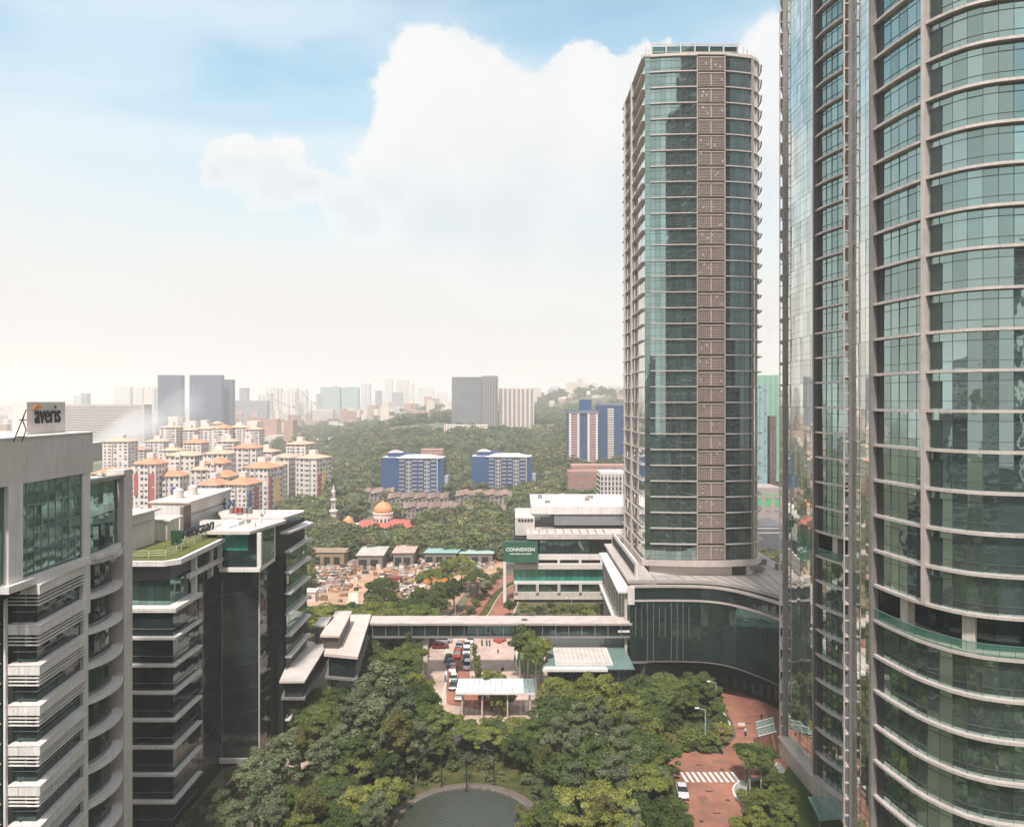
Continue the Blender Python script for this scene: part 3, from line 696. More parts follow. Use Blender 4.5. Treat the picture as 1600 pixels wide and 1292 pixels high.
# ------------------------------------------------------------------ left: banded office block (nearest)
def averis():
    t = thing("office_block", "beige banded office block with curved balconies and a lettered sign on its roof", "office building", (-55, 74, 0))
    obj("core", MB().prism([(-70,70.9),(-50.6,70.9),(-48.1,70.9),(-48.9,80.6),(-51.0,81),(-51.0,90),(-70,90)], 0, 45.6), M_CORE, t)
    obj("upper_core", MB().prism([(-70,66.2),(-48.9,66.2),(-48.9,80.3),(-50.4,80.8),(-70,88)], 45.0, 56.2), M_CORE, t)
    # parapet box
    obj("parapet", MB().prism([(-75,64.2),(-47.9,64.2),(-48.0,80.6),(-75,80.6)], 56.0, 60.45), M_STONE, t)
    obj("parapet_cap", MB().prism([(-75,64.1),(-47.8,64.1),(-47.9,80.7),(-75,80.7)], 60.45, 60.6), M_WHITE, t)
    obj("rear_parapet", MB().box(-60, -49.0, 80.8, 84.2, 57.0, 59.2), M_STONE, t)
    # frame of the tall window
    obj("frame_post", MB().box(-48.5, -47.85, 66.9, 68.9, 46.4, 56.0), M_WHITE, t)
    obj("frame_post", MB().box(-48.7, -48.15, 79.0, 80.4, 40, 56.0), M_WHITE, t)
    obj("frame_sill", MB().box(-48.5, -47.3, 66.2, 79.2, 45.9, 46.6), M_WHITE, t)
    P = []; n = 9
    for i in range(n):
        w_ = (79.0-68.9)/n
        for j in range(4): P.append((-48.35, 68.9+w_*(i+0.5), 46.7+j*2.32, R(90), round(w_-0.06, 3), 2.26))
    panes(t, P, M_GG, name="window_pane", tilt=0.12)
    mb = MB()
    for j in range(1, 4): mb.box(-48.36, -48.25, 68.9, 79.0, 46.7+j*2.32-0.06, 46.7+j*2.32)
    for i in range(1, n): mb.box(-48.36, -48.27, 68.9+1.122*i-0.03, 68.9+1.122*i+0.03, 46.7, 55.9)
    obj("mullions", mb, mat("mullion_pale", (0.25, 0.30, 0.28), 0.5), t, kind="stuff")
    P = [(-48.4, 66.0+0.4, 46.7, R(90), 0.95, 9.2), (-48.4, 65.2, 46.7, R(90), 0.95, 9.2)]; panes(t, P, M_GG, name="window_pane")
    # white louvre bank and lower glass at the far left
    obj("left_panel", MB().box(-56, -48.7, 65.9, 66.2, 54.4, 57.4), M_STONE, t)
    for i in range(12): obj("louvre", MB().box(-56, -48.9, 65.6, 65.9, 50.6+i*0.32, 50.75+i*0.32), M_WHITE, t)
    P = [(-49.4-i*1.3, 65.8, 46.6, 0, 1.24, 3.8) for i in range(4)]; panes(t, P, M_GG, name="window_pane")
    # typical floors
    plan = [(-50.15,70.0),(-46.95,70.0),(-47.85,79.3)]
    zs = [45.8-4.0*k for k in range(12)]
    spj = MB()
    for k, z in enumerate(zs):
        out = offs(plan, 0.0); inn = offs(plan, -1.1)
        # spandrel in separate panels along the chamfer face and the long face
        for (a, b, s0, s1) in ((plan[0], plan[1], 0, 1.05), (plan[0], plan[1], 1.08, 2.1), (plan[0], plan[1], 2.13, 3.2)):
            obj("spandrel_panel", MB().wall(a, b, s0, s1, -0.25, 0.0, z-0.95, z-0.02), M_WHITE, t)
        for q in range(4):
            obj("spandrel_panel", MB().wall(plan[1], plan[2], 0.0+q*2.3, 2.27+q*2.3, -0.25, 0.0, z-0.95, z-0.02), M_WHITE, t)
        obj("ledge", MB().ribbon(offs(plan, -1.2), offs(plan, 0.06), z-0.02, z+0.08), M_WHITE, t)
        for j in range(3):
            zz = z-1.25-0.36*j; obj("sunshade_bar", MB().ribbon(offs(plan, -0.30), offs(plan, -0.05), zz-0.07, zz+0.03), M_WHITE, t)
        for s in (1.6,): spj.wall(plan[0], plan[1], s, s+0.06, -0.3, -0.2, z-2.1, z-0.95)
        P = []
        for a, b, cnt in (((-50.1,70.8),(-47.8,70.8),2), ((-47.8,70.8),(-48.6,79.2),7)):
            seg_panes(P, resample([a, b], n=cnt), z-3.9, 2.9)
        panes(t, P, M_GD, name="office_window", limit=18, tilt=0.5)
        spj.ribbon(offs([(-50.1,70.75),(-47.75,70.75),(-48.55,79.1)], -0.02), offs([(-50.1,70.75),(-47.75,70.75),(-48.55,79.1)], 0.04), z-2.9, z-2.85)
    obj("transoms", spj, M_ALU, t, kind="stuff")
    obj("corner_pillar", MB().box(-49.1, -48.3, 79.35, 80.25, 0, 46.0), M_WHITE, t)
    obj("edge_post", MB().box(-50.4, -50.2, 69.75, 70.1, 0, 56.0), M_WHITE, t)
    # dark bay at the very left with thin bands
    P = []; spj = MB()
    for z in [46-4*k for k in range(12)]:
        for i in range(5): P.append((-51.6-i*1.5, 70.2, z-3.9, 0, 1.44, 3.8))
        for dz in (0, -2.0): spj.box(-60, -50.9, 69.95, 70.15, z+dz-0.12, z+dz)
    panes(t, P, M_GD, name="office_window", limit=24); obj("thin_bands", spj, M_WHITE, t, kind="stuff")
    # curved balconies
    me = None
    def arc(r0, cx=-50.35, cyy=84.3, sy=4.7, sx=2.6, n=14):
        return [(cx+(sx+r0)*math.cos(a), cyy+(sy+r0)*math.sin(a)) for a in [R(-72)+R(152)*i/n for i in range(n+1)]]
    for k in range(12):
        z = 45.6-4.0*k
        obj("balcony_slab", MB().ribbon(arc(-1.3), arc(0.0), z-0.15, z+0.12), M_WHITE, t)
        obj("balcony_rim", MB().ribbon(arc(-0.06), arc(0.08), z-0.32, z+0.22), M_WHITE, t)
        obj("balcony_sill", MB().ribbon(arc(-1.45), arc(-1.2), z+0.12, z+0.5), M_ALUD, t)
        P = []; seg_panes(P, resample(arc(-1.35), n=7), z+0.5, 3.3); panes(t, P, M_GD, name="curved_window", limit=7, tilt=0.8)
    obj("pier", MB().box(-51.2, -48.95, 88.8, 90.8, 0, 55.4), M_STONE, t)
    # green glass screen above the balconies
    P = [];
    for i in range(6): P.append((-48.95-0.12*i, 81.1+1.22*i+0.6, 46.4, R(92), 1.18, 4.1)); P.append((-48.95-0.12*i, 81.1+1.22*i+0.6, 50.6, R(92), 1.18, 3.9))
    panes(t, P, M_GG, name="screen_pane", tilt=0.5)
    obj("screen_rail", MB().box(-49.8, -48.7, 80.9, 88.7, 54.5, 54.9), M_ALUD, t)
    obj("screen_wall", MB().box(-58, -49.9, 81, 89, 44, 54.6), M_STONE, t)
    obj("step_roof", MB().prism([(-50.4,80.8),(-47.6,80.8),(-47.2,84.5),(-49.0,88.3),(-50.4,88.3)], 45.9, 46.35), M_WHITE, t)
    # rooftop sign wall
    s = thing("rooftop_sign", "square grey sign wall with dark lettering and orange mark on the banded block", "sign", (-50, 74.5, 60.6))
    x = -50.2; ya = x*F/(42-800); yb = x*F/(102-800)
    obj("sign_wall", MB().box(x-1.5, x, ya, yb, 60.6, pz(628, 76)), M_STONE, s)
    # lettering runs along the wall's +X face (seen from the right), so it reads with increasing Y
    yc = (ya+yb)/2
    globals()['text']("averis", 2.9, (x+0.08, yc+0.1, 61.75), mat("letter_dark", (0.02, 0.022, 0.03), 0.4), "sign_lettering", s, rz=R(90), ext=0.07, bold=0.0, sx=0.62)
    sw = MB(); m_ = 10
    for i in range(m_):
        a0, a1 = R(165-i*13), R(165-(i+1)*13); r1 = 0.75; r0 = 0.28+0.03*i
        pa = [(yc-1.55+r*math.cos(a), 63.05+0.9*r*math.sin(a)) for a, r in ((a0, r0), (a1, r0), (a1, r1), (a0, r1))]
        sw.hexa([(x+0.03, p[0], p[1]) for p in pa]+[(x+0.12, p[0], p[1]) for p in pa])
    obj("orange_mark", sw, mat("orange_paint", (0.75, 0.28, 0.03), 0.5), s)
    # bent access ladder left of the sign
    l = thing("roof_ladder", "thin dark bent steel ladder frame leaning by the rooftop sign", "ladder", (-50, 66, 60.6))
    Yl = 67.0
    def pp(px, py): return at(px, py, Yl)
    mb = MB()
    for a, b in (((41,640),(35,655)),((35,655),(21,690)),((35,655),(41,672)),((41,672),(34,690)),((30,656),(42,656)),((25,682),(40,682)),((38,648),(36,655))):
        mb.tube(pp(*a), pp(*b), 0.05, n=5)
    obj("frame", mb, mat("black_steel", (0.03, 0.03, 0.03), 0.5, 0.5), l)
averis()

# ------------------------------------------------------------------ left: dark stepped glass block
def dark_block():
    t = thing("office_block", "dark stepped glass office block with white slab edges and a turfed roof terrace", "office building", (-56, 118, 0))
    prof = [(-75,105),(-50.6,105),(-50.5,122.5),(-45.4,126.5),(-44.9,134),(-43.0,134),(-43.0,148),(-75,148)]
    core = MB().prism(offs(prof, -0.3, True), 0, 33.0); obj("core", core, M_CORE, t)
    fl = [33.1-4.05*k for k in range(8)]
    plan = [(-58.5,105.0),(-50.6,105.0),(-50.5,113.2)]
    for z in fl:
        obj("slab_edge", MB().ribbon(offs(plan, -0.2), offs(plan, 0.75), z-0.28, z+0.05), M_WHITE, t)
        P = []; seg_panes(P, resample([plan[0], plan[1]], n=5), z-3.95, 3.6); seg_panes(P, resample([plan[1], plan[2]], n=5), z-3.95, 3.6)
        panes(t, P, M_GD, name="office_window", limit=10, tilt=0.3)
        obj("sill_rail", MB().ribbon(offs(plan, 0.02), offs(plan, 0.12), z-2.95, z-2.88), M_ALUD, t)
    obj("slab_edge", MB().ribbon(offs(plan, -1.0), offs([(-58.5,105),(-50.6,105),(-50.5,124)][:2]+[(-50.5,113.2)], 0.8), 33.1, 33.45), M_WHITE, t)
    # plain dark glass walls further along
    P = []
    for z in [0.3+4.3*k for k in range(8)]:
        seg_panes(P, resample([(-50.5,113.4),(-50.5,122.4)], n=5), z, 4.25); seg_panes(P, resample([(-50.5,122.5),(-45.4,126.5)], n=4), z, 4.25)
        seg_panes(P, resample([(-45.4,126.5),(-44.9,134)], n=4), z, 4.25)
    M_BLK = glass("near_black_glass", (0.045, 0.062, 0.064), metal=0.5, rough=0.05, wob=0.03)
    panes(t, P, M_BLK, name="dark_glass_pane", limit=110, tilt=0.4)
    sl_ = MB()
    for z in [0.3+4.3*k for k in range(1, 8)]:
        for a_, b_ in (((-50.5,113.4),(-50.5,122.4)), ((-50.5,122.5),(-45.4,126.5)), ((-45.4,126.5),(-44.9,134))): sl_.wall(a_, b_, 0, math.dist(a_, b_), 0.03, 0.09, z-0.05, z+0.03)
    obj("floor_lines", sl_, mat("dark_steel_line", (0.10, 0.11, 0.11), 0.5, 0.3), t, kind="stuff")
    obj("edge_strip", MB().box(-45.5, -45.25, 126.3, 126.5, 0, 35), M_ALU, t)
    obj("edge_strip", MB().box(-50.6, -50.4, 122.3, 122.5, 0, 33), M_ALUD, t)
    obj("foot_band", MB().box(-50.4, -45.6, 121.2, 121.6, 1.8, 2.6), M_WHITE, t)
    # end wing with ledges
    p2 = [(-44.9,134.0),(-43.0,134.0),(-43.0,147.5)]
    zz = [35.6-4.0*k for k in range(9)]
    for z in zz:
        obj("slab_edge", MB().ribbon(offs(p2[1:], -0.2), offs(p2[1:], 0.95), z-0.28, z+0.05), M_WHITE, t)
        P = []; seg_panes(P, resample(p2[1:], n=8), z-3.9, 3.6); panes(t, P, M_GG if z > 22 else M_GD, name="office_window", limit=8, tilt=0.5)
    # top two storeys under the terrace: recessed glazing, white frames
    P = []; seg_panes(P, resample([(-58.5,106.2),(-51.6,106.2)], n=6), 33.5, 3.6); seg_panes(P, resample([(-51.6,106.2),(-51.5,121.5)], n=9), 33.5, 3.6); panes(t, P, M_GG, name="terrace_window", tilt=0.5)
    obj("upper_wall", MB().prism([(-60,106.0),(-51.4,106.0),(-51.2,122),(-60,122)], 37.3, 39.7), mat("slate_cladding", (0.10, 0.10, 0.11), 0.6), t)
    obj("white_frame", MB().wall((-51.2,110),(-51.0,124), 0, 13.5, 0.3, 0.9, 36.4, 37.1), M_WHITE, t)
    for y in (112.5, 118.5, 123.5): obj("white_frame", MB().box(-51.3, -50.5, y, y+0.5, 33.4, 39.7), M_WHITE, t)
    P = []
    for i in range(5): P.append((-50.95, 113.9+i*1.15, 37.2, R(90), 1.0, 2.2))
    panes(t, P, M_GD, name="upper_window")
    obj("terrace_rim", MB().prism([(-66,104.0),(-51.4,104.0),(-49.6,105.6),(-49.7,125.2),(-66,125.2)], 39.7, 40.45), M_WHITE, t)
    obj("roof_turf", MB().prism([(-65,104.6),(-51.8,104.6),(-50.3,106.2),(-50.4,124.6),(-65,124.6)], 40.45, 40.6), M_GRASSR, t)
    rl = MB(); path = resample([(-62,105.6),(-52.6,105.6),(-52.0,106.2),(-52.4,121)], 2.4)
    for (x, y) in path: rl.box(x-0.04, x+0.04, y-0.04, y+0.04, 40.6, 41.7)
    for z in (41.0, 41.35, 41.7): rl.ribbon(path, offs(path, 0.06), z-0.03, z+0.03)
    obj("terrace_railing", rl, mat("rail_cream", (0.55, 0.58, 0.38), 0.5), t)
    # dark letters on a frame at the terrace edge (too far to read)
    s = thing("terrace_sign", "dark script letters with a leaf emblem at the turfed terrace's edge", "sign", (-53, 115, 40.6))
    fm = MB()
    for y in (111.6, 114.5, 118, 121.6): fm.box(-53.3, -53.1, y, y+0.2, 40.6, 42.2)
    fm.box(-53.3, -53.15, 111.4, 122, 41.5, 41.65); obj("frame", fm, M_ALU, s)
    M_LET = mat("letter_dark", (0.02, 0.022, 0.03), 0.4)
    globals()['text']("puteraan", 2.9, (-53.0, 117.8, 41.8), M_LET, "sign_lettering", s, rz=R(80), ext=0.1, shear=0.3, bold=0.04)
    em = MB().prism([(-54.2,111.8),(-53.6,111.6),(-52.9,111.6),(-52.4,111.8),(-52.9,112.1),(-53.6,112.1)], 41.3, 43.6); obj("leaf_emblem", em, mat("emblem_green", (0.02, 0.06, 0.03), 0.5), s)
    # white plant rooms on the roof
    for nm, poly, z1, lab in (("plant_room", [(-72,105.5),(-60.2,105.5),(-59.4,117),(-72,117)], 46.0, None), ("plant_room", [(-65.5,128),(-59.6,128),(-59.2,148),(-65.5,148)], 45.6, None), ("plant_room", [(-60.9,119),(-58.3,119),(-58.2,123),(-61,123)], 43.9, None)):
        obj(nm, MB().prism(poly, 40.0, z1), M_WHITE, t); obj("plant_roof", MB().prism(offs(poly, 0.6, True), z1, z1+0.25), M_ROOFW, t)
    dr = MB(); dr.box(-65, -61.5, 127.8, 127.98, 40.6, 41.2); dr.box(-60.1, -59.95, 108.5, 109.2, 43.6, 45); obj("plant_openings", dr, M_CORE, t)
    obj("roof_door_wall", MB().box(-60.1,-59.5,127.5,130.5,40.6,45), mat("brown_door_wall", (0.20,0.15,0.13), 0.7), t)
    # glazed corner room and large white roof behind the terrace
    obj("rear_block", MB().prism([(-66,125.5),(-50,125.5),(-45.8,126),(-44.2,134),(-43.6,148),(-66,148)], 35, 39.8), M_CORE, t)
    Y1 = 122.0
    xa, xb = gx(343, Y1), gx(404, Y1); xe = -43.9
    obj("room_floor", MB().prism([(xa,Y1-0.2),(xb+0.3,Y1-0.2),(xe,130.5),(xa,130.5)], 34.6, 35.3), M_WHITE, t)
    P = [(xa+0.9+1.6*i, Y1+0.3, 38.2, 0, 1.55, 3.1) for i in range(3)]; panes(t, P, M_GT, name="green_window")
    P = [(xa+0.9+1.6*i, Y1+0.3, 35.4, 0, 1.55, 2.7) for i in range(4)]+[(xa+0.9+4.8, Y1+0.3, 38.2, 0, 1.55, 3.1)]; panes(t, P, M_GD, name="room_window")
    P = []; seg_panes(P, resample([(xb+0.1,Y1+0.4),(xe,130)], n=3), 35.4, 5.9); panes(t, P, M_GG, name="room_window")
    obj("room_core", MB().prism([(xa+0.2,Y1+0.6),(xb-0.1,Y1+0.6),(xe-0.7,130.2),(xa,130.2)], 35.3, 41.3), M_CORE, t)
    for (x, y) in ((xa, Y1), (xb+0.1, Y1), (xe-0.3, 130)): obj("room_post", MB().box(x-0.35, x+0.35, y-0.1, y+0.5, 35.3, 41.3), M_WHITE, t)
    obj("flat_roof", MB().prism([(-53.5,120.6),(-44.9,120.6),(-42.6,131),(-42.6,133),(-59,133)], 41.3, 41.8), M_ROOFW, t)
    obj("rear_roof", MB().prism([(-55,133.2),(-43.2,133.2),(-41.6,141),(-42.4,143),(-60,143)], 41.75, 42.1), M_ROOFW, t)
    obj("rear_ledge", MB().prism([(-44.5,134),(-42.5,134),(-40.9,145),(-43,147)], 38.8, 39.2), M_WHITE, t)
    obj("roof_hatch", MB().box(-52, -49, 126, 129, 41.8, 42.5), mat("pale_plastic", (0.75, 0.75, 0.74), 0.5), t)
    for i in range(5): obj("roof_unit", MB().box(-55.4+i*0.9, -54.8+i*0.9, 138, 139, 42.1, 43.2), mat("unit_red", (0.35, 0.08, 0.07), 0.6) if i in (1, 2) else M_ALUD, t)
    rr = random.Random(12)
    for i in range(14):
        ax, ay = rr.uniform(-54, -46), rr.choice([rr.uniform(124, 131), rr.uniform(134, 141)]); zz_ = 41.8 if ay < 132 else 42.1; s_ = rr.uniform(0.35, 1.2)
        obj("roof_unit", MB().box(ax, ax+s_, ay, ay+s_*0.8, zz_, zz_+rr.uniform(0.25, 0.9)), (M_ALUD, M_STONE, M_WHITE)[i % 3], t)
    pp_ = MB()
    for (ax, ay) in ((-52.5, 123), (-49.5, 123), (-47.8, 134.5)): pp_.tube((ax, ay, 42.0), (ax+0.4, ay+6, 42.0), 0.07, n=6)
    pp_.tube((-59.3, 129, 43.2), (-59.2, 146, 43.2), 0.1, n=6); pp_.tube((-59.6, 108, 44.6), (-59.1, 116.5, 44.6), 0.08, n=6); obj("roof_pipes", pp_, M_ALUD, t)
    tk = MB().lathe((-63, 133, 45.8), [(0.9, 0), (0.9, 1.6), (0.2, 2.0)], 14).lathe((-62.6, 138, 45.8), [(0.9, 0), (0.9, 1.6), (0.2, 2.0)], 14); obj("water_tanks", tk, M_STONE, t, kind="stuff")
    # big letters on the rear parapet, seen from behind
    g = thing("rear_sign", "blue-black mirrored letters standing on the dark block's rear parapet, seen from behind", "sign", (-60, 143.5, 42.1))
    Ys = 143.5; ms = mat("letter_blue", (0.03, 0.05, 0.14), 0.5)
    def st(pts, w0=1.0):
        mb = MB()
        for (a, b) in pts:
            A_, B_ = at(*a, Ys), at(*b, Ys); mb.tube(A_, B_, 0.17*w0, n=6)
        return mb
    z = lambda v: 760+v/20.0; x = lambda v: 310+v/20.0
    def S(*q): return [((x(a), z(b)), (x(c), z(d))) for a, b, c, d in q]
    obj("letter", st(S((1110,400,1110,680),(930,400,1110,580),(1030,510,930,660))), ms, g)
    obj("letter", st(S((640,540,860,540),(800,420,800,640),(800,420,860,380),(800,640,850,700))), ms, g)
    obj("letter", st(S((500,400,650,400),(510,400,510,700),(650,400,650,700),(500,540,660,540),(500,690,660,690))), ms, g)
    obj("letter", st(S((340,400,450,540),(450,540,350,660),(450,540,500,700))), ms, g)
    lg = MB()
    for px in (328, 336, 343, 351, 365): A_ = at(px, 794, Ys); lg.box(A_[0]-0.06, A_[0]+0.06, Ys, Ys+0.15, 41.0, A_[2]+1.2)
    obj("frame", lg, M_ALUD, g)
dark_block()
# ------------------------------------------------------------------ terrain, water, roads
from mathutils import noise as mn
def sstep(a, b, x):
    t = min(1, max(0, (x-a)/(b-a))); return t*t*(3-2*t)
def ground_z(x, y):
    if y < 330: return 0.0
    u = 800+F*x/y
    h = 0.0
    m = sstep(500, 900, y)
    mid = sstep(470, 640, u)*(1-0.0*u)
    h += 26*sstep(500, 900, y)*mid*(1+0.5*mn.noise(Vector((x/220, y/260, 1.3))))
    h += 16*sstep(1000, 1500, y)*sstep(560, 700, u)*(1+0.6*mn.noise(Vector((x/300, y/350, 4.1))))
    h += 26*sstep(1300, 1700, y)*sstep(800, 900, u)*(1-sstep(2600, 3600, y))
    h += 10*sstep(330, 600, y)*sstep(820, 900, u)
    h += 90*sstep(4200, 6500, y)*max(0, mn.noise(Vector((x/1500, y/1900, 7.7)))+0.25)
    h += 6*sstep(400, 800, y)*mn.noise(Vector((x/90, y/90, 2.2)))
    return h
def make_ground():
    ys = [-700, -300, -100, 0, 60, 100, 140, 180, 220, 260, 300]; y = 330
    while y < 9000: ys.append(y); y *= 1.028
    ys.append(9400)
    mb = MB(); nx = 110; vs = []; fs = []
    for j, y in enumerate(ys):
        for i in range(nx+1):
            u = -1+2*i/nx; wd = max(700, 1.15*y); x = u*wd; vs.append((x, y, ground_z(x, y)))
    for j in range(len(ys)-1):
        for i in range(nx): a = j*(nx+1)+i; fs.append((a, a+1, a+nx+2, a+nx+1))
    mb.add(vs, fs)
    m = mat("ground_mixed", (0.075, 0.085, 0.035), 0.95, 0, 0.35, 0.02, col2=(0.20, 0.17, 0.115))
    o = obj("ground", mb, m, kind="structure", smooth=True); return o
make_ground()
M_BRICK = bpy.data.materials.new("red_brick_paving"); M_BRICK.use_nodes = True
def brick_mat(m, c1, c2, cm, s):
    nt = m.node_tree; b = nt.nodes['Principled BSDF']; b.inputs['Roughness'].default_value = 0.85
    g = nt.nodes.new("ShaderNodeNewGeometry"); br = nt.nodes.new("ShaderNodeTexBrick"); br.inputs['Scale'].default_value = s
    br.inputs['Color1'].default_value = (*c1, 1); br.inputs['Color2'].default_value = (*c2, 1); br.inputs['Mortar'].default_value = (*cm, 1); br.inputs['Mortar Size'].default_value = 0.012
    nt.links.new(g.outputs['Position'], br.inputs['Vector'])
    n = nt.nodes.new("ShaderNodeTexNoise"); n.inputs['Scale'].default_value = 0.16; n.inputs['Detail'].default_value = 8; n.inputs['Roughness'].default_value = 0.7; nt.links.new(g.outputs['Position'], n.inputs['Vector'])
    r = nt.nodes.new("ShaderNodeMapRange"); r.inputs[1].default_value = 0.3; r.inputs[2].default_value = 0.7; r.inputs[3].default_value = 0.55; r.inputs[4].default_value = 1.25; nt.links.new(n.outputs['Fac'], r.inputs[0])
    hs = nt.nodes.new("ShaderNodeHueSaturation"); nt.links.new(br.outputs['Color'], hs.inputs['Color']); nt.links.new(r.outputs[0], hs.inputs['Value']); nt.links.new(hs.outputs[0], b.inputs['Base Color'])
brick_mat(M_BRICK, (0.37, 0.145, 0.095), (0.31, 0.13, 0.09), (0.26, 0.17, 0.13), 1.4)
M_PLAZA = bpy.data.materials.new("pale_plaza_paving"); M_PLAZA.use_nodes = True
brick_mat(M_PLAZA, (0.60, 0.43, 0.36), (0.53, 0.38, 0.32), (0.46, 0.36, 0.30), 0.8)
M_KERB = mat("kerb_concrete", (0.62, 0.58, 0.53), 0.85); M_PAVE = mat("grey_pavement", (0.30, 0.28, 0.26), 0.9, 0, 0.2, 0.7)
M_LAWN = mat("park_lawn", (0.05, 0.07, 0.02), 0.95, 0, 0.35, 0.35, 0.4, 10, 0.1, col2=(0.12, 0.11, 0.045))
M_SHRUB = mat("ground_cover", (0.04, 0.065, 0.018), 0.95, 0, 0.3, 0.8, 0.6, 6, 0.1)
def sheet(name, poly, z, m, kind="structure", th=0.0):
    return obj(name, MB().prism(poly, z-0.02 if th == 0 else z-th, z), m, kind=kind)
def spline(pts, sub=6):
    pts = [Vector(p) for p in pts]; r = []
    q = [pts[0]]+pts+[pts[-1]]
    for i in range(1, len(q)-2):
        p0, p1, p2, p3 = q[i-1:i+3]
        for j in range(sub):
            t = j/sub; v = 0.5*((2*p1)+(-p0+p2)*t+(2*p0-5*p1+4*p2-p3)*t*t+(-p0+3*p1-3*p2+p3)*t**3); r.append((v.x, v.y))
    r.append(tuple(pts[-1])); return r
# plaza (pale paving) in the middle, road (red brick) at right and rear
sheet("plaza", [(-24,142),(-14,130),(14,133),(10,150),(13,168),(12,203),(-20,203),(-22,170)], 0.02, M_PLAZA)
sheet("left_paving", [(-48,118),(-36,104),(-22,118),(-20,136),(-30,141),(-47,141)], 0.024, M_PLAZA)
sheet("side_path", [(-30.5,150),(-28.5,150),(-33.5,131),(-36.5,131)], 0.028, mat("brown_path", (0.33,0.23,0.16), 0.9))
rp = [gr(*p) for p in [(1085,1300),(1068,1245),(1055,1215),(1040,1190),(1000,1172),(1050,1172),(1110,1176),(1135,1168),(1150,1150),(1145,1128),(1130,1108),(1120,1096)]]
road = [(27,98),(27,106)]+rp+[(48,158),(54,150),(58,142),(62,130),(58,126),(49.5,122),(43.5,117.5),(41.5,112),(40.5,106),(39.5,98)]
sheet("brick_road", road, 0.032, M_BRICK)
sheet("brick_road", [gr(*p) for p in [(698,1100),(775,1112),(760,1085),(735,1060),(728,1000),(715,1000),(700,1040),(697,1080)]], 0.036, M_BRICK)
def strip(name, cl, wd, z, m, kind="structure", h=0.0):
    a, b = offs(cl, wd/2), offs(cl, -wd/2); obj(name, MB().ribbon(b, a, z-max(h, 0.02), z), m, kind=kind)
up1 = spline([(-13,203),(-9,212),(-7,226),(-4,240),(4,256),(16,275),(30,300)])
strip("upper_road", offs(up1, 5.2), 7.5, 0.04, M_BRICK); strip("upper_road", offs(up1, -3.6), 6.5, 0.04, M_BRICK)
strip("median_strip", offs(up1, 0.4), 2.4, 0.14, M_LAWN, h=0.14); strip("kerb", offs(up1, 9.1), 0.3, 0.16, M_KERB, h=0.16); strip("kerb", offs(up1, 1.7), 0.2, 0.16, M_KERB, h=0.16)
# kerbed island inside the road's bend
isl = [gr(*p) for p in [(985,1165),(1050,1166),(1106,1168),(1132,1160),(1143,1146),(1139,1126),(1124,1106),(1100,1092)]]
island = spline(isl, 4)+[(34,157),(16,157),(14,140),(18,132)]
obj("island_kerb", MB().prism(offs(island, 0.0, True), 0, 0.16), M_KERB, kind="structure")
obj("island_planting", MB().prism(offs(island, -0.35 if True else 0, True), 0.0, 0.22), M_SHRUB, kind="structure")
right_isl = spline([gr(*p) for p in [(1166,1300),(1162,1262),(1148,1246),(1144,1232),(1153,1222),(1170,1218),(1200,1212)]], 5)+[(47,125),(48,98)]
obj("kerb", MB().prism(right_isl, 0, 0.18), M_KERB, kind="structure")
obj("pavement", MB().prism(offs(right_isl, 0.25, True) if False else [(x+0.35, y) for x, y in right_isl], 0, 0.22), M_PAVE, kind="structure")
obj("planting_bed", MB().prism([(x+2.3, y-0.4) for x, y in right_isl], 0, 0.3), M_SHRUB, kind="structure")
# drain covers and worn patches let into the paving
for i, (px, py) in enumerate(((1092,1195),(1128,1202),(1108,1236),(1137,1250),(1120,1270),(1096,1283),(1170,1130),(1183,1112),(1150,1172))):
    x, y = gr(px, py); obj("drain_cover", MB().lathe((x, y, 0.034), [(0.01, 0.004), (0.34, 0.004), (0.36, 0.0)], 12) if i % 2 else MB().box(x-0.6, x+0.6, y-0.18, y+0.18, 0.033, 0.04), mat("iron_cover", (0.05, 0.045, 0.04), 0.7), kind="structure")
for i, (px, py, wd, dp) in enumerate(((1125,1190,2.8,1.6),(1100,1250,1.8,2.6),(1130,1280,2.2,1.5),(1192,1118,2.5,1.4))):
    x, y = gr(px, py); obj("repair_patch", MB().prism([(x-wd/2,y-dp/2),(x+wd/2,y-dp/2+0.1),(x+wd/2-0.1,y+dp/2),(x-wd/2+0.15,y+dp/2-0.1)], 0.030, 0.037), mat("patched_paving", (0.24, 0.12, 0.09), 0.9, 0, 0.2, 1.0), kind="structure")
# zebra crossing
zb = [gr(px, 1216) for px in (1070, 1153)]
for i in range(10):
    x = 29.6+(zb[1][0]-29.6)*i/9.0
    obj("crossing_stripe", MB().prism([(x-0.28,118.6),(x+0.22,118.6),(x-0.12,121.8),(x-0.62,121.8)], 0.03, 0.04), mat("road_paint", (0.72, 0.68, 0.62), 0.7, 0, 0.15, 2.0), kind="structure")
# park lawn and pond with a stone rim
sheet("park_lawn", [(-40,92),(27,92),(26,110),(24,120),(19,128),(8,130),(-14,130),(-24,136),(-26,120),(-38,104)], 0.05, M_LAWN)
pc = (-7.0, 105.4); pr = (10.6, 10.9)
def ell(k, n=56): return [(pc[0]+(pr[0]+k)*math.cos(2*math.pi*i/n), pc[1]+(pr[1]+k)*math.sin(2*math.pi*i/n)) for i in range(n)]
mw = bpy.data.materials.new("pond_water"); mw.use_nodes = True; b = mw.node_tree.nodes['Principled BSDF']
b.inputs['Base Color'].default_value = (0.050, 0.055, 0.042, 1); b.inputs['Roughness'].default_value = 0.05; b.inputs['IOR'].default_value = 1.5
g_ = mw.node_tree.nodes.new("ShaderNodeNewGeometry"); n_ = mw.node_tree.nodes.new("ShaderNodeTexNoise"); n_.inputs['Scale'].default_value = 2.6; n_.inputs['Detail'].default_value = 6
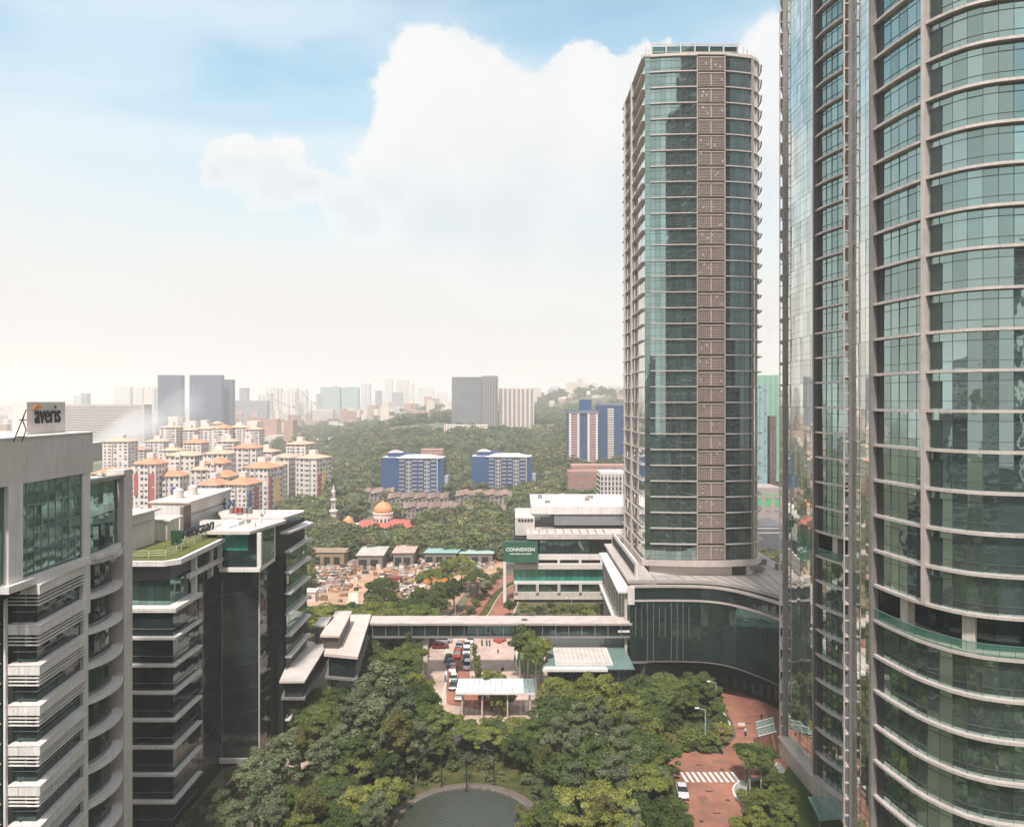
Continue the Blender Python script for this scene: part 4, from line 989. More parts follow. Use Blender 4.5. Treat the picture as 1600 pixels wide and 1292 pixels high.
mw.node_tree.links.new(g_.outputs['Position'], n_.inputs['Vector']); bp_ = mw.node_tree.nodes.new("ShaderNodeBump"); bp_.inputs['Strength'].default_value = 1; bp_.inputs['Distance'].default_value = 0.16
mw.node_tree.links.new(n_.outputs['Fac'], bp_.inputs['Height']); mw.node_tree.links.new(bp_.outputs[0], b.inputs['Normal'])
obj("pond_water", MB().prism(ell(-0.1), 0.0, 0.07), mw, kind="structure")
obj("pond_path", MB().ribbon(ell(0.5), ell(1.9), 0, 0.075, closed=True), mat("brown_path2", (0.14, 0.105, 0.085), 0.9, 0, 0.2, 0.8), kind="structure")
rim_me = None
e0, e1 = ell(0.0, 84), ell(0.5, 84)
for i in range(84):
    x = (e0[i][0]+e1[i][0])/2; y = (e0[i][1]+e1[i][1])/2
    if y < 100: continue
    a = math.atan2(e0[(i+1) % 84][1]-e0[i][1], e0[(i+1) % 84][0]-e0[i][0])
    if rim_me is None: rim_me = MB().obox((0,0,0), 0.74, 0.5, 0.32).mesh("rim_stone"); rim_me.materials.append(mat("rim_stone", (0.15, 0.13, 0.115), 0.85, 0, 0.25, 1.0, objvar=0.2)); rim = thing("pond_rim", "low ring of dark stones round the pond", "pond edge", (pc[0], pc[1], 0))
    inst("stone", rim_me, (x, y, 0), (0, 0, a), rim)
# fine kerb lines of the plaza
for nm, pts in (("kerb", [(698,1010),(697,1060),(693,1085),(688,1100)]), ("kerb", [(752,1072),(762,1080),(770,1095),(772,1112)]), ("kerb", [(815,1000),(806,1030),(812,1052)]), ("kerb", [(800,1072),(826,1072),(842,1082)])):
    strip(nm, spline([gr(*p) for p in pts], 4), 0.35, 0.16, M_KERB, h=0.16)
obj("planting_bed", MB().prism([gr(*p) for p in [(812,1052),(806,1030),(815,1000),(850,1000),(850,1052)]], 0, 0.12), mat("bright_lawn", (0.09, 0.13, 0.03), 0.9, 0, 0.25, 0.5), kind="structure")
fb = obj("red_flower_bed", MB().prism([gr(*p) for p in [(771,1002),(773,996),(784,992),(791,994),(791,1001),(780,1006)]], 0, 0.5), mat("red_bed", (0.35, 0.07, 0.05), 0.9, 0, 0.3, 1.0), kind="structure")

# low glass halls and canopies by the plaza
def canopies():
    t = thing("entrance_canopy", "long white flat canopy over the plaza lanes with slim posts", "canopy", (-2, 153, 0))
    Y0, Y1, z = 140.5, 147.5, 6.0
    xa, xb = gx(712, Y0), gx(836, Y0)
    n = 14
    for i in range(n):
        w_ = (xb-xa)/n; obj("roof_pane", MB().box(xa+i*w_+0.04, xa+(i+1)*w_-0.04, Y0, Y1, z, z+0.12), M_CAN if i < 12 else M_TEALCAN, t)
    bm_ = MB(); bm_.box(xa, xb, Y0-0.1, Y0+0.15, z-0.35, z-0.01); bm_.box(xa, xb, Y1-0.15, Y1+0.1, z-0.35, z-0.01); bm_.box(xa, xb, 143.9, 144.1, z-0.35, z-0.01)
    obj("beams", bm_, M_WHITE, t)
    for x in (xa+1.2, xa+5.2, xb-5.5, xb-1.0):
        for y in (141.5, 146.5): obj("post", MB().box(x-0.14, x+0.14, y-0.14, y+0.14, 0, z-0.35), M_ALU, t)
    h = thing("glass_hall", "low hall with white seamed roof and teal glass edges beside the podium", "building", (18, 155, 0))
    z = 7.0
    obj("roof_glass", MB().prism([(gx(846,150),150),(gx(986,150)+0.8,150),(26.2,174),(gx(868,174),174)], z, z+0.15), M_TEALCAN, h)
    obj("hall_body", MB().box(8.2, 25.8, 151.5, 172, 0, z-0.05), M_ALUD, h)
    obj("white_edge", MB().prism([(gx(848,149.5),149.6),(gx(950,149.5),149.6),(gx(948,149.5),151.3),(gx(852,150),151.3)], z-0.3, z+0.25), M_WHITE, h)
    for i in range(12):
        x = gx(868, 156)+i*0.98; obj("seam_panel", MB().prism([(x,152),(x+0.9,152),(x+0.8,161.5),(x-0.1,161.5)], z+0.55, z+0.75), M_ROOFW, h)
    obj("roof_curb", MB().box(9.4, 21.8, 151.9, 162, z+0.15, z+0.54), M_WHITE, h)
    P = [(8.6+i*1.5, 151.3, 0.3, 0, 1.4, 6.2) for i in range(12)]; panes(h, P, M_GP, name="hall_window")
    c = thing("glass_canopy", "small teal glass canopy lying low in front of the podium's left corner", "canopy", (23, 143, 0))
    for i in range(6): obj("roof_pane", MB().box(19.6+i*0.98, 20.5+i*0.98, 139.8, 147.2, 4.9, 5.02), M_TEALCAN, c)
    fr = MB(); fr.box(19.4, 25.6, 139.6, 139.8, 4.7, 5.05); fr.box(19.4, 25.6, 147.2, 147.4, 4.7, 5.05); obj("frame", fr, M_WHITE, c)
    for x in (19.8, 25.2):
        for y in (140, 147): obj("post", MB().box(x-0.1, x+0.1, y-0.1, y+0.1, 0, 4.7), M_ALUD, c)
    c = thing("glass_canopy", "teal glass entrance canopy jutting from the far round tower's foot over the road", "canopy", (44, 127, 0))
    A_, B_ = (41.8, 127.5), (46.9, 130.5)
    for i in range(5):
        u0, u1 = i/5, (i+1)/5-0.02; p = lambda u, v: (43.9+4.0*u+1.5*v, 125.6+1.9*u+5.6*v)
        obj("roof_pane", MB().prism([p(u0,0),p(u1,0),p(u1,1),p(u0,1)], 4.2, 4.32), M_TEALCAN, c)
    fr = MB(); fr.tube((43.9,125.6,4.4),(47.9,127.5,4.4),0.07); fr.tube((45.4,131.2,4.4),(49.4,133.1,4.4),0.07); fr.tube((44.6,128.4,4.5),(48.6,130.3,4.5),0.07); obj("frame", fr, M_WHITE, c)
    for (x, y) in ((44.2,126.2),(45.7,131)): obj("post", MB().tube((x,y,0),(x,y,4.25),0.1), M_ALUD, c)
    c = thing("glass_canopy", "teal glass canopy at the bottom edge beneath the far round tower's plinth", "canopy", (45, 104, 0))
    for i in range(6): obj("roof_pane", MB().prism([(44.4+i*0.7,101.5+i*0.1),(45.05+i*0.7,101.6+i*0.1),(45.9+i*0.7,107.6),(45.25+i*0.7,107.8)], 3.6, 3.7), M_TEALCAN, c)
    obj("post", MB().tube((45,103,0),(45,103,3.6),0.1), M_ALUD, c); obj("post", MB().tube((46.5,107,0),(46.5,107,3.6),0.1), M_ALUD, c)
canopies()
# demolition yard, sheds
def yard():
    sheet("cleared_yard", [(-70,212),(-20,206),(-16,235),(-8,262),(6,285),(-75,290)], 0.02, mat("bare_earth", (0.43, 0.27, 0.175), 0.95, 0, 0.3, 0.12, 0.5, 1.0))
    Y = 219; s = thing("concrete_slab", "pale cracked concrete platform at the demolition yard's near edge", "platform", (-57, 215, 0))
    obj("platform", MB().prism([(gx(478,213),213),(gx(560,213),213),(gx(560,235),235),(gx(545,235),235),(gx(542,220),220),(gx(478,220),220)], 0, 0.5), mat("pale_concrete", (0.55,0.48,0.42), 0.9, 0, 0.2, 0.5), s)
    st_ = MB(); st_.prism([(gx(478,211),211),(gx(560,211),211),(gx(560,212.9),212.9),(gx(478,212.9),212.9)], 0, 0.25); obj("step", st_, mat("pale_concrete", (0.55,0.48,0.42), 0.9), s)
    rr = random.Random(3)
    cols = [mat("rubble_brown", (0.30,0.17,0.11), 0.9, objvar=0.2), mat("rubble_grey", (0.34,0.30,0.28), 0.9, objvar=0.2), mat("rubble_dark", (0.07,0.06,0.055), 0.9), mat("rubble_pale", (0.60,0.52,0.46), 0.9), mat("rubble_rust", (0.42,0.20,0.09), 0.9)]
    for ci, (m, cnt) in enumerate(zip(cols, (500, 450, 260, 320, 220))):
        mb = MB()
        for i in range(cnt):
            px, py = rr.choice([(500,900,),(515,912),(520,890),(640,880),(560,880),(625,905),(480,900),(640,925),(690,882),(740,880)])
            x, y = gr(px+rr.gauss(0, 16), py+rr.gauss(0, 8))
            if not (200 < y < 290): continue
            hh = rr.uniform(0.2, 1.5); sx, sy = rr.uniform(0.4, 3.2), rr.uniform(0.3, 1.4)
            p = [(x+sx*a, y+sy*b, c*hh*(1 if c else 0)+ (0 if c==0 else rr.uniform(-0.2,0.5))) for a,b,c in ((-.5,-.5,0),(.5,-.5,0),(.5,.5,0),(-.5,.5,0),(-.45,-.4,1),(.4,-.45,1),(.45,.4,1),(-.4,.45,1))]
            mb.hexa(p)
        obj("rubble", mb, m, kind="stuff", cat="rubble", label="%s demolition rubble strewn over the bare yard" % ("brown", "grey", "blackened", "pale", "rust-coloured")[ci])
    def shed(lab, px0, px1, pyt, pyb, Y, dep, mroof, mwall, wall_h, tip=0.0):
        x0, x1 = gx(px0, Y), gx(px1, Y); zt = pz(pyb, Y)
        t = thing("shed", lab, "shed", ((x0+x1)/2, Y, 0))
        zr = zt+ (pz(pyt, Y+dep)-pz(pyb, Y))
        zr = pz(pyt, Y+dep)
        obj("roof", MB().add([(x0,Y-0.4,zt),(x1,Y-0.4,zt),(x1+tip,Y+dep,zr),(x0+tip,Y+dep,zr),(x0,Y-0.4,zt+0.2),(x1,Y-0.4,zt+0.2),(x1+tip,Y+dep,zr+0.2),(x0+tip,Y+dep,zr+0.2)], [(3,2,1,0),(4,5,6,7),(0,1,5,4),(1,2,6,5),(2,3,7,6),(3,0,4,7)]), mroof, t)
        obj("wall", MB().box(x0+0.6, x1-0.6, Y, Y+dep-0.5, 0, zt-0.05), mwall, t)
        op = MB(); n = max(2, int((x1-x0)/4))
        for i in range(n): a = x0+1.2+(x1-x0-2)*i/n; op.box(a, a+(x1-x0)/n*0.55, Y-0.08, Y-0.02, 0.2, zt*0.7)
        obj("openings", op, M_CORE, t)
    teal = mat("teal_sheet_roof", (0.26, 0.40, 0.36), 0.6, 0.1, 0.15, 0.3); gry = mat("grey_sheet_roof", (0.48, 0.44, 0.40), 0.7, 0.1, 0.2, 0.3); wl = mat("shed_wall", (0.22, 0.19, 0.17), 0.8)
    shed("large shed with teal sheet roof, left half of the pair behind the yard", 661, 715, 846, 864, 276, 18, teal, wl, 4, 3)
    shed("lower shed with pale teal roof, right half of the pair behind the yard", 716, 772, 852, 865, 278, 14, mat("pale_teal_roof", (0.38,0.48,0.45), 0.6), wl, 4)
    shed("small shed with rusty pinkish roof behind the yard", 612, 648, 852, 864, 272, 12, mat("rusty_roof", (0.48,0.34,0.28), 0.8, 0, 0.25, 0.5), wl, 3)
    shed("grey-roofed open shed left of the rusty one", 556, 600, 854, 868, 270, 12, gry, wl, 3)
    shed("long brown shed with a flat roof at the yard's left end", 470, 540, 860, 863, 272, 10, mat("brown_flat_roof", (0.36,0.27,0.23), 0.8), mat("ochre_wall", (0.30,0.21,0.14), 0.9), 4)
    # fence panels, orange hoarding, red container, white tank
    f = thing("hoarding", "bright orange hoarding along the back of the yard", "hoarding", (-22, 252, 0))
    for i in range(9): x = gx(659, 250)+i*1.15; obj("panel", MB().box(x, x+1.1, 250, 250.15, 0, 3.2), mat("orange_hoarding", (0.65, 0.27, 0.05), 0.7, objvar=0.1), f)
    c = thing("shipping_container", "dark red shipping container in the demolition yard", "container", (gx(618,247), 247, 0))
    obj("body", MB().box(gx(611,247), gx(627,247), 246, 249, 0, 2.7), mat("container_red", (0.22, 0.05, 0.05), 0.6), c); rb = MB()
    for i in range(12): x = gx(611,247)+0.15+i*0.29; rb.box(x, x+0.12, 245.93, 245.99, 0.15, 2.5)
    obj("ribs", rb, mat("container_red", (0.22, 0.05, 0.05), 0.6), c)
    c = thing("site_cabin", "small white site cabin on the yard's left", "cabin", (gx(485,226), 226, 0))
    obj("body", MB().box(gx(477,226), gx(494,226), 225, 229, 0, 3.2), M_ROOFW, c); obj("roof", MB().box(gx(476,226), gx(495,226), 224.7, 229.3, 3.2, 3.5), M_ROOFW, c); obj("window", MB().box(gx(482,226), gx(488,226), 224.9, 224.98, 1.2, 2.3), M_CORE, c)
    # excavator
    e = thing("excavator", "dark excavator with raised arm standing among the rubble", "excavator", (gx(650,246), 246, 0))
    x0 = gx(650,246); me_ = mat("machine_dark", (0.06,0.055,0.05), 0.6); my = mat("machine_ochre", (0.35,0.22,0.06), 0.6)
    for s in (-1, 1): obj("track", MB().box(x0-1.6, x0+1.6, 246+s*1.1-0.3, 246+s*1.1+0.3, 0, 0.8), me_, e)
    obj("house", MB().box(x0-1.4, x0+1.0, 245, 247, 0.9, 2.2), my, e); obj("cab", MB().prism([(x0-0.2,245),(x0+1,245),(x0+1,246),(x0-0.2,246)], 2.2, 3.2), me_, e)
    obj("boom", MB().tube((x0+0.8,246,1.8),(x0+3,246,5.2),0.28,0.22).tube((x0+3,246,5.2),(x0+5,246,2.6),0.22,0.16), my, e); obj("bucket", MB().prism([(x0+4.6,245.5),(x0+5.4,245.5),(x0+5.4,246.5),(x0+4.6,246.5)], 1.8, 2.7), me_, e)
yard()
# ------------------------------------------------------------------ the city beyond
grid_r = random.Random(77)
def city_block(name, label, px, Y, wpx, pyt, pyb, depth=None, rz=0.0, wall=None, win=None, floors=None, cols=8, style="grid", group=None, cat="apartment building", extras=None, roofm=None, side_cols=None, strips=None):
    x = gx(px, Y); W_ = wpx*Y/F/ (math.cos(rz) if abs(rz) < 1 else 1); z0 = pz(pyb, Y); H = (pyb-pyt)*Y/F
    depth = depth or W_*0.45; floors = floors or max(4, int(H/3.2))
    zb = z0-8 if Y > 300 else 0
    t = thing(name, label, cat, (x, Y, zb), group, rz, local=True); dz = z0-zb
    hw = W_/2
    obj("walls", MB().box(-hw, hw, 0, depth, 0, dz+H), wall, t)
    fh = H/floors; wb = MB(); fr = MB()
    side_cols = side_cols or max(2, int(depth/ (W_/cols)))
    faces = [((-hw, 0), (hw, 0), cols), ((hw, 0), (hw, depth), side_cols), ((-hw, depth), (-hw, 0), side_cols)]
    for p0, p1, n in faces:
        LL = math.dist(p0, p1); cw = LL/n
        if style == "grid":
            for k in range(floors):
                for i in range(n):
                    q_ = grid_r.random(); wt_ = 0.26 if (i % 3) else 0.17
                    if q_ < 0.06: continue
                    wb.wall(p0, p1, (i+0.5-wt_)*cw, (i+0.5+wt_)*cw, 0.0, 0.06, dz+k*fh+fh*0.3, dz+k*fh+fh*(0.78 if q_ < 0.8 else 0.62))
                    if q_ > 0.82 and cw > 1.2: fr.wall(p0, p1, (i+0.5)*cw, (i+0.5)*cw+0.9, 0.02, 0.5, dz+k*fh+fh*0.06, dz+k*fh+fh*0.27)
        elif style == "bands":
            for k in range(floors):
                wb.wall(p0, p1, 0.02*LL, 0.98*LL, 0.0, 0.06, dz+k*fh+fh*0.32, dz+k*fh+fh*0.80)
                fr.wall(p0, p1, 0, LL, 0.1, 0.7, dz+k*fh, dz+k*fh+fh*0.24)
        elif style == "columns":
            for i in range(n):
                wb.wall(p0, p1, (i+0.22)*cw, (i+0.78)*cw, 0.0, 0.1, dz+fh*0.5, dz+H-fh*0.5)
            for k in range(floors):
                for i in range(n): fr.wall(p0, p1, (i+0.3)*cw, (i+0.7)*cw, 0.12, 0.3, dz+k*fh+fh*0.1, dz+k*fh+fh*0.38)
        elif style == "plain":
            for k in range(0, floors, 1): wb.wall(p0, p1, 0.02*LL, 0.98*LL, 0.0, 0.06, dz+k*fh+fh*0.45, dz+k*fh+fh*0.62)
    if wb.v: obj("windows", wb, win, t, kind="stuff")
    if fr.v: obj("balconies", fr, extras or wall, t, kind="stuff")
    if strips:
        for (face, u0, u1, k0, k1, m) in strips:
            p0, p1, n = faces[face]; LL = math.dist(p0, p1)
            obj("colour_strip", MB().wall(p0, p1, u0*LL, u1*LL, 0.02, 0.35, dz+k0*H, dz+k1*H), m, t)
    t['_h'] = 0; del t['_h']
    return t, W_, depth, dz, H
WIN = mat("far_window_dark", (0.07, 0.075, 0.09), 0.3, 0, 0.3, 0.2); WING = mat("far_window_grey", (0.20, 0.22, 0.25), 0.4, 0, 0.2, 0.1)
BLUE = mat("blue_wall", (0.022, 0.070, 0.175), 0.7, 0, 0.1, 0.1); PALE = mat("pale_wall", (0.70, 0.62, 0.585), 0.8, 0, 0.06, 0.1, streak=0.2); CREAM = mat("cream_wall", (0.70, 0.60, 0.52), 0.8, 0, 0.08, 0.1)
GREYB = mat("grey_block_wall", (0.22, 0.22, 0.235), 0.8, 0, 0.1, 0.05); DKB = mat("dark_blue_grey_wall", (0.045, 0.062, 0.115), 0.6, 0, 0.1, 0.05); ORANGE = mat("orange_tile_roof", (0.60, 0.26, 0.155), 0.85, 0, 0.15, 0.3); PEACH = mat("peach_tile_roof", (0.62, 0.39, 0.29), 0.85, 0, 0.12, 0.3)
REDS = mat("red_paint_strip", (0.42, 0.09, 0.09), 0.7); BLUS = mat("blue_paint_strip", (0.10, 0.12, 0.30), 0.7); YELS = mat("yellow_paint_strip", (0.75, 0.50, 0.18), 0.7); GRYW = mat("mid_grey_wall", (0.40,0.38,0.38), 0.8)
# two blue slab blocks
def blue_block(label, px, wpx, pyt, pyb, Y):
    x = gx(px, Y); W_ = wpx*Y/F; z0 = pz(pyb, Y); H = (pyb-pyt)*Y/F; t = thing("apartment_building", label, "apartment building", (x, Y, z0-6), None, R(-4), local=True); d = 14; h = W_/2
    obj("walls", MB().box(-h, h, 1.0, d, 0, H+6), BLUE, t)
    fh = H/11
    bays = [(-0.50,-0.22,0,"p"),(-0.22,-0.10,1.2,"w"),(-0.10,0.00,0.3,"b"),(0.00,0.20,1.2,"w"),(0.20,0.30,0.3,"b"),(0.30,0.42,1.2,"w"),(0.42,0.5,0,"p")]
    wb = MB(); bb = MB(); wf = MB()
    for (a, b, pr, ty) in bays:
        a *= W_; b *= W_
        if ty == "w":
            obj("bay", MB().box(a, b, 1-pr, 1.0, 0, H+6), BLUE, t)
            for k in range(11):
                nn = 2 if b-a > 6 else 1
                for q in range(nn): u = a+(b-a)*(q+0.14)/nn; v = a+(b-a)*(q+0.86)/nn; wf.box(u, v, 1-pr-0.12, 1-pr, 6+k*fh+fh*0.30, 6+k*fh+fh*0.46); wb.box(u, v, 1-pr-0.08, 1-pr, 6+k*fh+fh*0.47, 6+k*fh+fh*0.85)
        if ty == "b":
            obj("stair_bay", MB().box(a, b, 1-pr, 1.0, 0, H+6.5), GRYW, t)
            for k in range(11):
                for q in range(2): u = a+(b-a)*(q+0.2)/2; bb.box(u, u+(b-a)*0.3, 1-pr-0.1, 1-pr, 6+k*fh+fh*0.25, 6+k*fh+fh*0.8)
    for k in range(11):
        wf.box(-h-0.15, -h, 3, 5, 6+k*fh+fh*0.35, 6+k*fh+fh*0.75); wf.box(h, h+0.15, 2, 4, 6+k*fh+fh*0.35, 6+k*fh+fh*0.75)
    obj("windows", wb, WIN, t, kind="stuff"); obj("window_frames", wf, PALE, t, kind="stuff"); obj("stair_windows", bb, WIN, t, kind="stuff")
    obj("roof", MB().hip(-0.24*W_, 0.44*W_, 0.5, d-2, H+6.05, 2.2, 0.8), PALE, t); obj("parapet", MB().box(-h-0.1, h+0.1, 4, d+0.1, H+6.02, H+6.4), PALE, t)
    obj("lift_tower", MB().box(-0.42*W_, -0.02*W_, 6, 12, H+6.4, H+9.2), BLUE, t); obj("lift_roof", MB().hip(-0.42*W_, -0.2*W_, 6, 12, H+9.2, 1.5, 0.4), PALE, t)
    obj("side_annex", MB().box(h, h+2.8, 6, 13, 0, H-6), mat("annex_pale_blue", (0.35,0.40,0.50), 0.8), t)
    obj("corner_pipe", MB().box(0.42*W_-0.25, 0.42*W_+0.15, -0.4, 1.0, 0, H+6), PALE, t)
blue_block("deep blue eleven-storey block with white hipped roof, above the mosque's dome", 643, 97, 716, 786, 462)
blue_block("deep blue eleven-storey block with white hipped roof, between the other blue block and the tower", 783, 94, 714, 780, 480)
# tall blue and white block near the middle tower
t, W_, d, dz, H = city_block("apartment_building", "tall blue block with two white window columns, just left of the middle tower", 911, 560, 48, 640, 728, 12, 0, BLUE, WIN, 22, 3, "plain")
mb = MB(); wb = MB()
for u in (-0.46, 0.14):
    mb.box(u*W_, (u+0.34)*W_, -0.8, 0, dz-1, dz+H-3)
    for k in range(21): wb.box((u+0.07)*W_, (u+0.27)*W_, -0.95, -0.8, dz+k*(H-3)/21+0.5, dz+k*(H-3)/21+1.7)
obj("white_column", mb, PALE, t); obj("column_windows", wb, mat("maroon_window", (0.16,0.05,0.07), 0.6), t, kind="stuff")
obj("roof_top", MB().box(-0.1*W_, 0.28*W_, 2, 8, dz+H, dz+H+8), BLUE, t); obj("roof_cornice", MB().box(-0.5*W_-0.5, 0.5*W_+0.5, -0.9, 12.5, dz+H-3, dz+H-0.5), mat("grey_blue_cornice", (0.16,0.18,0.22), 0.7), t)
t, W_, d, dz, H = city_block("apartment_building", "blue block with a cream balcony column, half hidden by the middle tower's left side", 957, 575, 48, 633, 727, 14, 0, BLUE, WIN, 24, 9, "grid")
mb = MB()
for k in range(23): mb.box(-0.16*W_, 0.04*W_, -0.9, 0, dz+2+k*(H-4)/23, dz+3.2+k*(H-4)/23)
obj("balconies", mb, CREAM, t, kind="stuff"); obj("rooftop", MB().box(-0.45*W_, 0.5*W_, 2, 10, dz+H, dz+H+1.6), GREYB, t)
city_block("office_block", "white low-rise with black panels behind the seam-roofed office block, left of the tower", 958, 330, 40, 738, 800, 14, 0, PALE, WIN, 8, 7, "columns", cat="office building")
city_block("apartment_building", "brick-red terrace block with a brown roof below the tall blue ones", 916, 430, 56, 737, 790, 16, 0, mat("brick_red_wall", (0.33,0.17,0.14), 0.9), WING, 5, 12, "grid")
city_block("apartment_building", "long brown-roofed block at the foot of the tall blue ones", 938, 500, 90, 727, 745, 14, 0, mat("brown_red_wall", (0.42,0.24,0.19), 0.9), WING, 3, 14, "grid")
# grey high-rise pair
for a in (("tallest grey gridded high-rise in the middle distance", 729, 905, 46, 589, 682, GREYB, 14, "grid"), ("slim pale grey high-rise joined to the tallest grey one", 765, 900, 25, 587, 692, mat("slim_grey", (0.30,0.29,0.295), 0.8), 6, "columns")):
    city_block("high_rise", a[0], a[1], a[2], a[3], a[4], a[5], 22, 0, a[6], mat("high_rise_window", (0.085,0.09,0.10), 0.4), 30, a[7], a[8])
t, W_, d, dz, H = city_block("high_rise", "white high-rise with brown vertical strips, right of the grey pair", 807, 915, 55, 606, 676, 20, 0, PALE, mat("brown_glass_strip", (0.20,0.16,0.15), 0.5), 22, 8, "columns")
city_block("apartment_building", "cream mid-rise blocks row at the foot of the grey high-rises", 728, 850, 68, 664, 686, 20, 0, CREAM, WIN, 6, 16, "grid")
city_block("apartment_building", "small yellowish block on the wooded rise left of centre", 590, 900, 50, 677, 690, 16, 0, CREAM, WIN, 4, 14, "grid")
city_block("apartment_building", "reddish roofed building peeping above the left blue block", 675, 640, 34, 702, 722, 12, 0, mat("salmon_wall", (0.48,0.27,0.22), 0.9), WIN, 4, 8, "grid")
# dark twin slabs on the left
for a in (("dark blue-grey slab tower, left of the dark pair on the skyline", 265, 1400, 37, 586, 668, 12), ("dark blue-grey slab tower, right of the dark pair", 321, 1390, 50, 586, 674, 14), ("narrower dark slab leaning on the right dark tower's side", 354, 1420, 18, 593, 674, 5)):
    city_block("high_rise", a[0], a[1], a[2], a[3], a[4], a[5], 14, 0, DKB, mat("blue_grey_window", (0.17,0.20,0.27), 0.5), 34, a[6], "grid")
# long white slab block behind the sign
city_block("apartment_building", "long white slab block with banded balconies behind the rooftop sign", 160, 900, 130, 632, 690, 20, 0, PALE, mat("band_grey", (0.30,0.28,0.28), 0.8), 15, 22, "bands")  # grey window strips between the balcony bands
city_block("apartment_building", "narrow pale block left of the rooftop sign", 35, 900, 16, 630, 700, 14, 0, PALE, WING, 15, 3, "bands")
# hazy skyline
far = [(392,1650,50,626,664,GREYB,"broad grey block right of the dark slabs"),(428,2400,22,607,650,PALE,"left of two pale towers past the dark slabs"),(457,2300,15,606,652,PALE,"slim pale tower beside a low construction crane"),(473,2350,12,608,652,PALE,"second slim pale tower, left of the green one"),
 (518,1900,26,605,660,mat("green_net_wall",(0.28,0.38,0.36),0.8),"green-netted tower under construction, left one"),(547,1900,26,606,662,mat("green_net_wall",(0.28,0.38,0.36),0.8),"green-netted tower under construction, right one"),(571,2000,13,599,642,PALE,"thin tower with rounded top right of the green-netted ones"),
 (607,2300,11,592,626,PALE,"thin isolated tower on the hazy skyline at centre-left"),(628,2350,19,594,632,PALE,"wider tower beside the thin isolated one"),(642,2300,8,599,634,CREAM,"very narrow cream tower next to the wide one"),(665,2700,26,607,634,PALE,"faint low tower left of the grey high-rise"),
 (500,1500,40,640,664,CREAM,"white ribbed slab above the cranes"),(190,2300,26,604,634,PALE,"faint pair of towers above the long white slab"),(215,2300,14,606,640,PALE,"faint slim tower right of the faint pair"),
 (905,2600,40,601,626,PALE,"faint stepped tower left of the middle tower"),(962,2500,22,603,632,GRYW,"faint greyish tower touching the middle tower's edge"),(925,2400,30,612,640,PALE,"faint low block below the stepped one"),(870,2900,34,612,632,PALE,"palest block on the right part of the skyline"),
 (60,2600,60,632,644,PALE,"palest low range at the far left"),(345,2800,20,612,640,PALE,"faint block between the dark slabs and the broad grey one"),(690,2900,16,612,634,PALE,"ghostly tower just left of the grey high-rises")]
for (px, Y, wpx, yt, yb, m, lab) in far:
    Y *= 1.25; yb = 628+(yb-628)*1.0
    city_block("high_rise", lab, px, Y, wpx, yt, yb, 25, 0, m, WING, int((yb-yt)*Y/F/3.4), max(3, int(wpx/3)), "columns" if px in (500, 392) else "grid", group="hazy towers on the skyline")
rr_s = random.Random(31)
pxs = sorted([rr_s.uniform(376, 700) for _ in range(15)]+[rr_s.uniform(120, 240) for _ in range(4)]+[rr_s.uniform(838, 975) for _ in range(7)])
OR2 = ["first","second","third","fourth","fifth","sixth","seventh","eighth","ninth","tenth","eleventh","twelfth","thirteenth","fourteenth","fifteenth","sixteenth","seventeenth","eighteenth","nineteenth","twentieth","twenty-first","twenty-second","twenty-third","twenty-fourth","twenty-fifth","twenty-sixth"]
for i, px in enumerate(pxs):
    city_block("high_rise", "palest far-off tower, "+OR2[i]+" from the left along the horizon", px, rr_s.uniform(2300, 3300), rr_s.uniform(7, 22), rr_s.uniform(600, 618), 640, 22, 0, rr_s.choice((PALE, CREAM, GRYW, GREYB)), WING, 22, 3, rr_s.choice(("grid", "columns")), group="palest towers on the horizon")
# scaffolded towers seen between the middle and the round towers
t, W_, d, dz, H = city_block("high_rise", "green and blue netted tower in the gap between the glass towers", 1200, 430, 34, 586, 732, 18, 0, mat("net_green", (0.25,0.44,0.28), 0.8), mat("net_blue", (0.25,0.37,0.40), 0.8), 28, 4, "columns")
for (px, wd, yt, yb, m, lb) in ((1191,16,600,736,mat("net_blue",(0.25,0.37,0.40),0.8),"blue-netted strip tower in the gap between the glass towers"),(1208,10,650,745,mat("dark_brown_frame",(0.10,0.07,0.06),0.8),"dark brown unfinished frame in the gap between glass towers")):
    city_block("high_rise", lb, px, 415, wd, yt, yb, 10, 0, m, GREYB, 30, 2, "grid")
city_block("office_block", "low block with bright green end panel in the gap between glass towers", 1200, 330, 44, 762, 800, 16, 0, mat("mauve_wall", (0.36,0.30,0.29), 0.8), mat("bright_green_panel", (0.10,0.42,0.18), 0.7), 2, 3, "columns", cat="office building")
city_block("car_park", "flat grey deck with white edge in the gap between glass towers", 1200, 290, 60, 822, 836, 20, 0, mat("deck_grey", (0.12,0.12,0.13), 0.8), M_WHITE, 2, 2, "plain", cat="car park")
